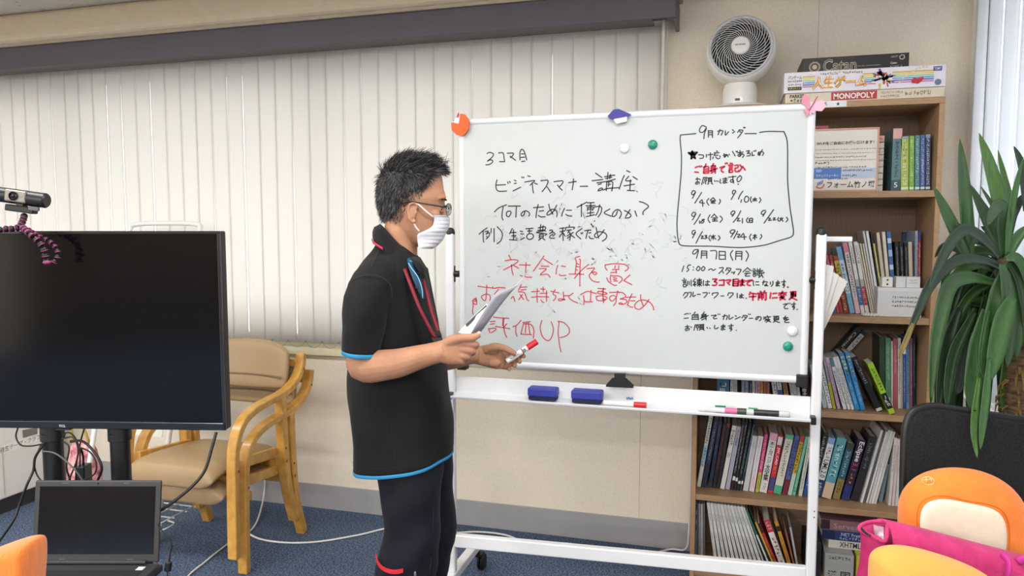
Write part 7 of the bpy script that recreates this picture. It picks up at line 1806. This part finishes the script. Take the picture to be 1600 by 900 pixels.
mb = MB(); e_ = sl_at(548); mb.loft([sleeve_ring(sl_at(546.5), grow=.0022), sleeve_ring(e_, grow=.0026), sleeve_ring(e_, grow=.0026, dz=-.0085), sleeve_ring(e_, grow=.0, dz=-.0095), sleeve_ring(sl_at(546.5), grow=-.001)], caps=False); mb.build('sleeve_piping', M_cy, shirt, smooth='all')
mb = MB(); mb.tube(sleeve_ring(sl_at(534), grow=.0010), .0008, 5, closed=True); mb.build('sleeve_stitch', mat('#0d0d0f', .9), shirt, smooth='all')
mb = MB(); mb.loft([ering(*a) for a in ((620, 650, 402, 2.22, .03), (612, 668, 420, 2.25, .06), (614, 674, 450, 2.285, .07), (620, 684, 500, 2.31, .072), (626, 690, 545, 2.32, .07))], caps=False); mb.build('sleeve', M_sh, shirt, smooth='all', solid=.003)
# shoulder seam lines of the near side
mb = MB(); mb.tube([atD(592, 392, 2.06), atD(584, 408, 1.998), atD(580, 420, 1.975), atD(578, 430, 1.962)], .0010, 5, k=4); mb.tube([atD(549, 440, 1.965), atD(562, 432, 1.951), atD(580, 429.5, 1.945), atD(598, 434, 1.945), atD(610, 446, 1.952), atD(614, 470, 1.965)], .0010, 5, k=4); mb.build('shoulder_seam', mat('#2a2b2f', .9), shirt, smooth='all')
# collar: stand and folded flap
def collar_side(sgn):
    f = lambda d: DPn + sgn * d
    top = [(594, 350.5, 0), (599, 355, .040), (609, 366, .058), (622, 380, .064), (635, 392, .060), (642, 399, .040)]
    midl = [(585, 355, 0), (588, 361, .052), (600, 374, .074), (616, 389, .081), (632, 402, .076), (643, 406, .050)]
    bot = [(582.5, 371, 0), (586, 379, .070), (598, 394, .100), (611, 408, .112), (630, 420, .105), (640, 417, .078)]
    if sgn > 0: bot[-2:] = [(655, 428, .075), (666, 420, .045)]; midl[-2:] = [(648, 402, .070), (655, 404, .035)]; top[-2:] = [(642, 394, .055), (647, 400, .030)]
    cur = [[atD(x, y, f(d)) for x, y, d in r] for r in (top, midl, bot)]
    return [catmull(c, 5) for c in cur]
for sgn in (-1, 1):
    mb = MB(); T_, M_, Bt = collar_side(sgn); inn = [p + V3((0, 0, -.03)) + (atD(620, 385, DPn) - p) * .04 for p in T_]
    mb.grid([inn, T_, M_, [(a + b) / 2 + (b - atD(620, 395, DPn)).normalized() * .003 for a, b in zip(M_, Bt)], Bt]); mb.build('collar', M_sh, shirt, smooth='all', solid=.0022)
mb = MB(); mb.grid([[atD(x, y, D) for x, y, D in ((581, 372.5, 2.15), (584, 377, 2.075), (590, 381.5, 2.055), (598, 386.5, 2.043))], [atD(x, y, D) for x, y, D in ((581, 375.5, 2.15), (583, 380.5, 2.073), (589.5, 385.5, 2.052), (598, 390.5, 2.04))]]); mb.build('neck_tape', mat('#ac1c42', .6, .05), shirt, smooth='all', solid=.002)
# placket
mb = MB(); mb.grid([[atD(x, y, D) for x, y, D in r] for r in (((636, 404, 2.065), (641, 403, 2.075), (646, 402, 2.09)), ((638, 416, 2.03), (645, 417, 2.036), (651, 419, 2.045)), ((644, 434, 2.016), (652, 436, 2.02), (659, 437, 2.03)), ((652, 452, 2.012), (657, 453, 2.016), (662, 454, 2.026)), ((659, 467, 2.012), (661, 467, 2.016), (663, 467, 2.022)))])
mb.build('placket', mat('#12425e', .7, .06, 40), shirt, smooth='all', solid=.002)
mb = MB(); mb.tube([atD(638, 411, 2.036), atD(643, 419, 2.020), atD(653, 433, 2.008), atD(659, 450, 2.006), atD(660.5, 466, 2.008)], .0012, 6, k=4); mb.build('placket_edge', mat('#8fc0da', .6), shirt, smooth='all')
mb = MB(); mb.obox(atD(645, 408, 2.055), RGT * .009, FH * .001, V3((0, 0, .003)) - RGT * .002); mb.build('neck_label', mat('#3d88a8', .6), shirt)
mb = MB(); mb.obox(atD(652, 449, 2.010), RGT * .005, FH * .001, V3((0, 0, .003))); mb.build('button', mat('#241018', .4), shirt)
mb = MB(); mb.grid([[atD(641, 402, 2.060), atD(649, 401, 2.075), atD(656, 402, 2.10)], [atD(646, 411, 2.032), atD(655, 411, 2.045), atD(663, 413, 2.075)], [atD(653, 421, 2.018), atD(661, 421, 2.030), atD(667.5, 421, 2.055)], [atD(660, 434, 2.012), atD(662, 435, 2.020), atD(664, 434, 2.030)]]); mb.build('collar', M_sh, shirt, smooth='all', solid=.0022)
# lanyard
ly = MB()
L1_ = catmull([atD(632, 420, 2.026), atD(641, 444, 1.998), atD(655, 480, 1.985), (atD(668, 506, 1.990)), atD(680, 528, 1.998)], 6)
L2_ = catmull([atD(661, 437, 2.085), atD(667, 458, 2.065), atD(675, 488, 2.05), atD(682, 508, 2.04), atD(685, 518, 2.03)], 6)
for L_ in (L1_, L2_):
    ly.grid([[p - RGT * .0048 - FH * .001, p - FH * .002, p + RGT * .0048 + FH * .002] for p in L_])
lan = ly.build('lanyard', mat('#7a1226', .6, .08, 60), pe, smooth='all', solid=.0014)
mb = MB(); c = atD(685.5, 521, 2.02); mb.obox(c, RGT * .006, FH * .004, V3((0, 0, .008)) - RGT * .003); c2 = atD(687.5, 528, 2.01); mb.tube([c + V3((0, 0, -.008)), c2], .0035, 8); mb.build('lanyard_clip', M_black, lan, smooth=True)
mb = MB(); c3 = atD(683, 531, 2.0); mb.obox(c3, RGT * .012, FH * .003, V3((0, 0, .006)) - RGT * .004); mb.build('lanyard_hook', mat('#2a2622', .4), lan)
# --- trousers
M_tr = mat('#070a14', .8, .2, 9, bump=.2, bscale=500, spec=.25, sheen=.03, hex2='#0a0d1a', name='navy_cloth')
def leg_mesh(rows, n=36):
    rings = []
    for (y, l, r, D, b) in rows:
        c = atD((l + r) / 2, y, D); R = ering(l, r, y, D, b, n, 0, .92)
        rr = []
        for k, p in enumerate(R):
            t = 2 * math.pi * k / n; d = p - c; d.z = 0; d.normalize()
            rr.append(p + d * (.0075 * mnoise.noise(V3((math.cos(t) * 1.6, math.sin(t) * 1.6, y * .022))) + .003 * math.sin(y * .085 + 3 * math.cos(t) + D * 5) * (.4 + .6 * abs(math.sin(t)))))
        rings.append(rr)
    return rings
def dense(tab, k=5):
    out = []
    for a, b in zip(tab, tab[1:]):
        for j in range(k): out.append(tuple(x + (y - x) * j / k for x, y in zip(a, b)))
    out.append(tab[-1]); return out
NL = [(690, 584, 694, 2.13, .125), (730, 590, 694, 2.11, .105), (770, 596, 690, 2.09, .092), (805, 600.5, 688, 2.085, .084), (826, 601, 688, 2.08, .080), (845, 596, 687, 2.078, .080), (870, 591, 685, 2.076, .080), (900, 586, 681, 2.074, .080), (960, 580, 678, 2.072, .078), (1040, 580, 676, 2.07, .074), (1100, 582, 674, 2.068, .072)]
FL = [(690, 600, 706, 2.17, .12), (730, 622, 708, 2.19, .095), (770, 636, 710, 2.21, .085), (800, 640, 712.5, 2.215, .080), (826, 642, 713.5, 2.215, .078), (846, 640, 711, 2.215, .076), (868, 634, 703.5, 2.215, .076), (900, 628, 698.5, 2.215, .075), (960, 622, 694, 2.215, .074), (1030, 620, 690, 2.215, .070), (1070, 620, 688, 2.215, .068)]
mb = MB(); mb.loft(leg_mesh(dense(NL))); mb.loft(leg_mesh(dense(FL))); tro = mb.build('trousers', M_tr, pe, smooth='all')
M_rd = mat('#c3202e', .6, .06)
def on_leg(tab, y, u, grow=.003):
    l, r, D, b = interp(tab, y); a = (r - l) / 2 * D / FPX
    w = -b * math.sqrt(max(0, 1 - u * u)) ** .92
    return atD((l + r) / 2 + u * (r - l) / 2, y, D) + FH * (w - grow) + RGT * (grow * u)
mb = MB(); mb.band([on_leg(NL, yy, u, .007) for u, yy in ((-.985, 861), (-.9, 865), (-.75, 869), (-.6, 871), (-.45, 872), (-.3, 872), (-.15, 871), (-.02, 869))], .002, .0115, (0, 0, 1), k=4); mb.build('pocket_trim', M_rd, tro, smooth=True)
mb = MB(); p = on_leg(NL, 878, .36, .003); mb.ball(p, (.004, .003, .010), 12, 8, (RGT, FH, UPV)); mb.build('metal_tab', mat('#6f6f76', .35, metal=.5), tro, smooth='all')
mb = MB(); mb.tube([on_leg(NL, y, .80, .0012) for y in range(735, 905, 12)], .0009, 5, k=2); mb.tube([on_leg(NL, 846, u, .0012) for u in (.25, .4, .55, .68)], .0009, 5); mb.build('trouser_seam', mat('#20263a', .9), tro, smooth='all')
# --- shoes
for D, x in ((2.068, 640), (2.215, 664)):
    c = atD(x, 1090, D); c.z = 0; mb = MB(); rings = []
    for u, w_, h_ in ((-.10, .030, .05), (-.085, .040, .085), (-.03, .043, .10), (.03, .045, .085), (.09, .048, .06), (.15, .042, .045), (.18, .025, .03)):
        rings.append([c + RGT * u + FH * (w_ * math.cos(t)) + V3((0, 0, max(0.002, h_ / 2 + h_ / 2 * math.sin(t)))) for t in [k * math.pi / 9 for k in range(18)]])
    mb.loft(rings); mb.build('shoe', mat('#18181b', .6, .1), pe, smooth='all')

# ================================================================ WHAT THE PERSON HOLDS
ps = thing('paper_sheet', 'white printed sheet with curled corner held in the near hand', 'paper', atD(760, 490, 1.97), 'sheets held in the hand')
def patch(c00, c10, c01, c11, bulge, nu=10, nv=14):
    P = [V3(atD(*q)) for q in (c00, c10, c01, c11)]; rows = []
    for j in range(nv + 1):
        v = j / nv; row = []
        for i in range(nu + 1):
            u = i / nu
            p = (P[0] * (1 - u) + P[1] * u) * (1 - v) + (P[2] * (1 - u) + P[3] * u) * v
            row.append(p + V3(bulge) * (math.sin(v * math.pi) * .6 * u + u * v * v * .4))
        rows.append(row)
    return rows
M_pap = mat('#adacb4', .7, .02, 20, name='sheet_paper')  # grey tone holds the shade on the white sheet
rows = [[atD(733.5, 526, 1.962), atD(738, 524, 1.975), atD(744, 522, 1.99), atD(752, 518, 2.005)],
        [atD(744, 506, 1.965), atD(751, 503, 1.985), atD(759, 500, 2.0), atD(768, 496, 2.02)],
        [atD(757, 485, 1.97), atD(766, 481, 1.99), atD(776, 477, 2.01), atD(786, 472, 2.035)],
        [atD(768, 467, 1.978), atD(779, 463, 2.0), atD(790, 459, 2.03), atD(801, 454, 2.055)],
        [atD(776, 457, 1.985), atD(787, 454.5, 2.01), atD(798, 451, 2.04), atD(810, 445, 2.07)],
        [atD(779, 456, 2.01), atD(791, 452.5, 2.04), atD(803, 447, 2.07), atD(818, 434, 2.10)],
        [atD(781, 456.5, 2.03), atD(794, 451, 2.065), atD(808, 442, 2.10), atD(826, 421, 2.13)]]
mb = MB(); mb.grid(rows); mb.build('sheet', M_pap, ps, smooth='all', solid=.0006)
ps2 = thing('paper_sheet', 'second sheet with a dark printed strip behind the curled one in the hand', 'paper', atD(745, 500, 2.0), 'sheets held in the hand')
rows = [[atD(716, 519, 2.0), atD(726, 523, 1.99), atD(738, 527, 1.98)], [atD(735, 499, 2.02), atD(744, 503, 2.01), atD(752, 506, 2.0)], [atD(760, 474.5, 2.05), atD(765, 478, 2.04), atD(770, 482, 2.03)]]
mb = MB(); mb.grid(rows); sh2 = mb.build('sheet', mat('#e3e3e6', .7, .02), ps2, smooth='all', solid=.0006)
mb = MB(); f_ = -FH * .005 + RGT * -.0005; mb.grid([[atD(728, 506.5, 2.009) + f_, atD(729.5, 510.5, 2.005) + f_], [atD(744, 491, 2.032) + f_, atD(745.5, 496, 2.026) + f_], [atD(760, 476, 2.049) + f_, atD(762, 481, 2.043) + f_]]); mb.build('printed_strip', mat('#2c2b2e', .6, .2, 60), sh2, smooth='all')
mb = MB()
for k in range(4): scribble(mb, atD(722 + k * 4.5, 517 - k * 3.6, 1.994 + .002 * k) + f_, (atD(730 + k * 4, 521.5 - k * 4, 1.984 + .002 * k) - atD(722 + k * 4.5, 517 - k * 3.6, 1.994 + .002 * k)) * .9, UPV * .003 + RGT * .002, 6, 200 + k, .12)
mb.build('print', mat('#9a9aa2', .6), sh2)
p0_, p1_ = atD(791.5, 564.5, LH - .016), atD(839, 533.5, LH - .004)
mk_ = pen(p0_, p1_, .0088, [('cap', .68, 1.0, '#d01f2c', 1.13), ('cap_band', .64, .68, '#e8e8ea', 1.06), ('printed_band', .50, .53, '#8a1c2c', 1.015), ('end_plug', 0, .05, '#d8d0cc', 1.02)], 'white marker with red cap held in the far hand', group=None)
mb = MB(); dv = (p1_ - p0_); up_ = (dv.cross(FH)).normalized(); up_ = up_ if up_.z > 0 else -up_
put_text(mb, 'ER', p0_ + dv * .55 - FH * .0092 - up_ * .0045, dv * .085, up_ * .009, bold=.04); scribble(mb, p0_ + dv * .12 - FH * .0091 - up_ * .003, dv * .3, up_ * .006, 8, 222); mb.build('print', mat('#3a3a40', .5), mk_)
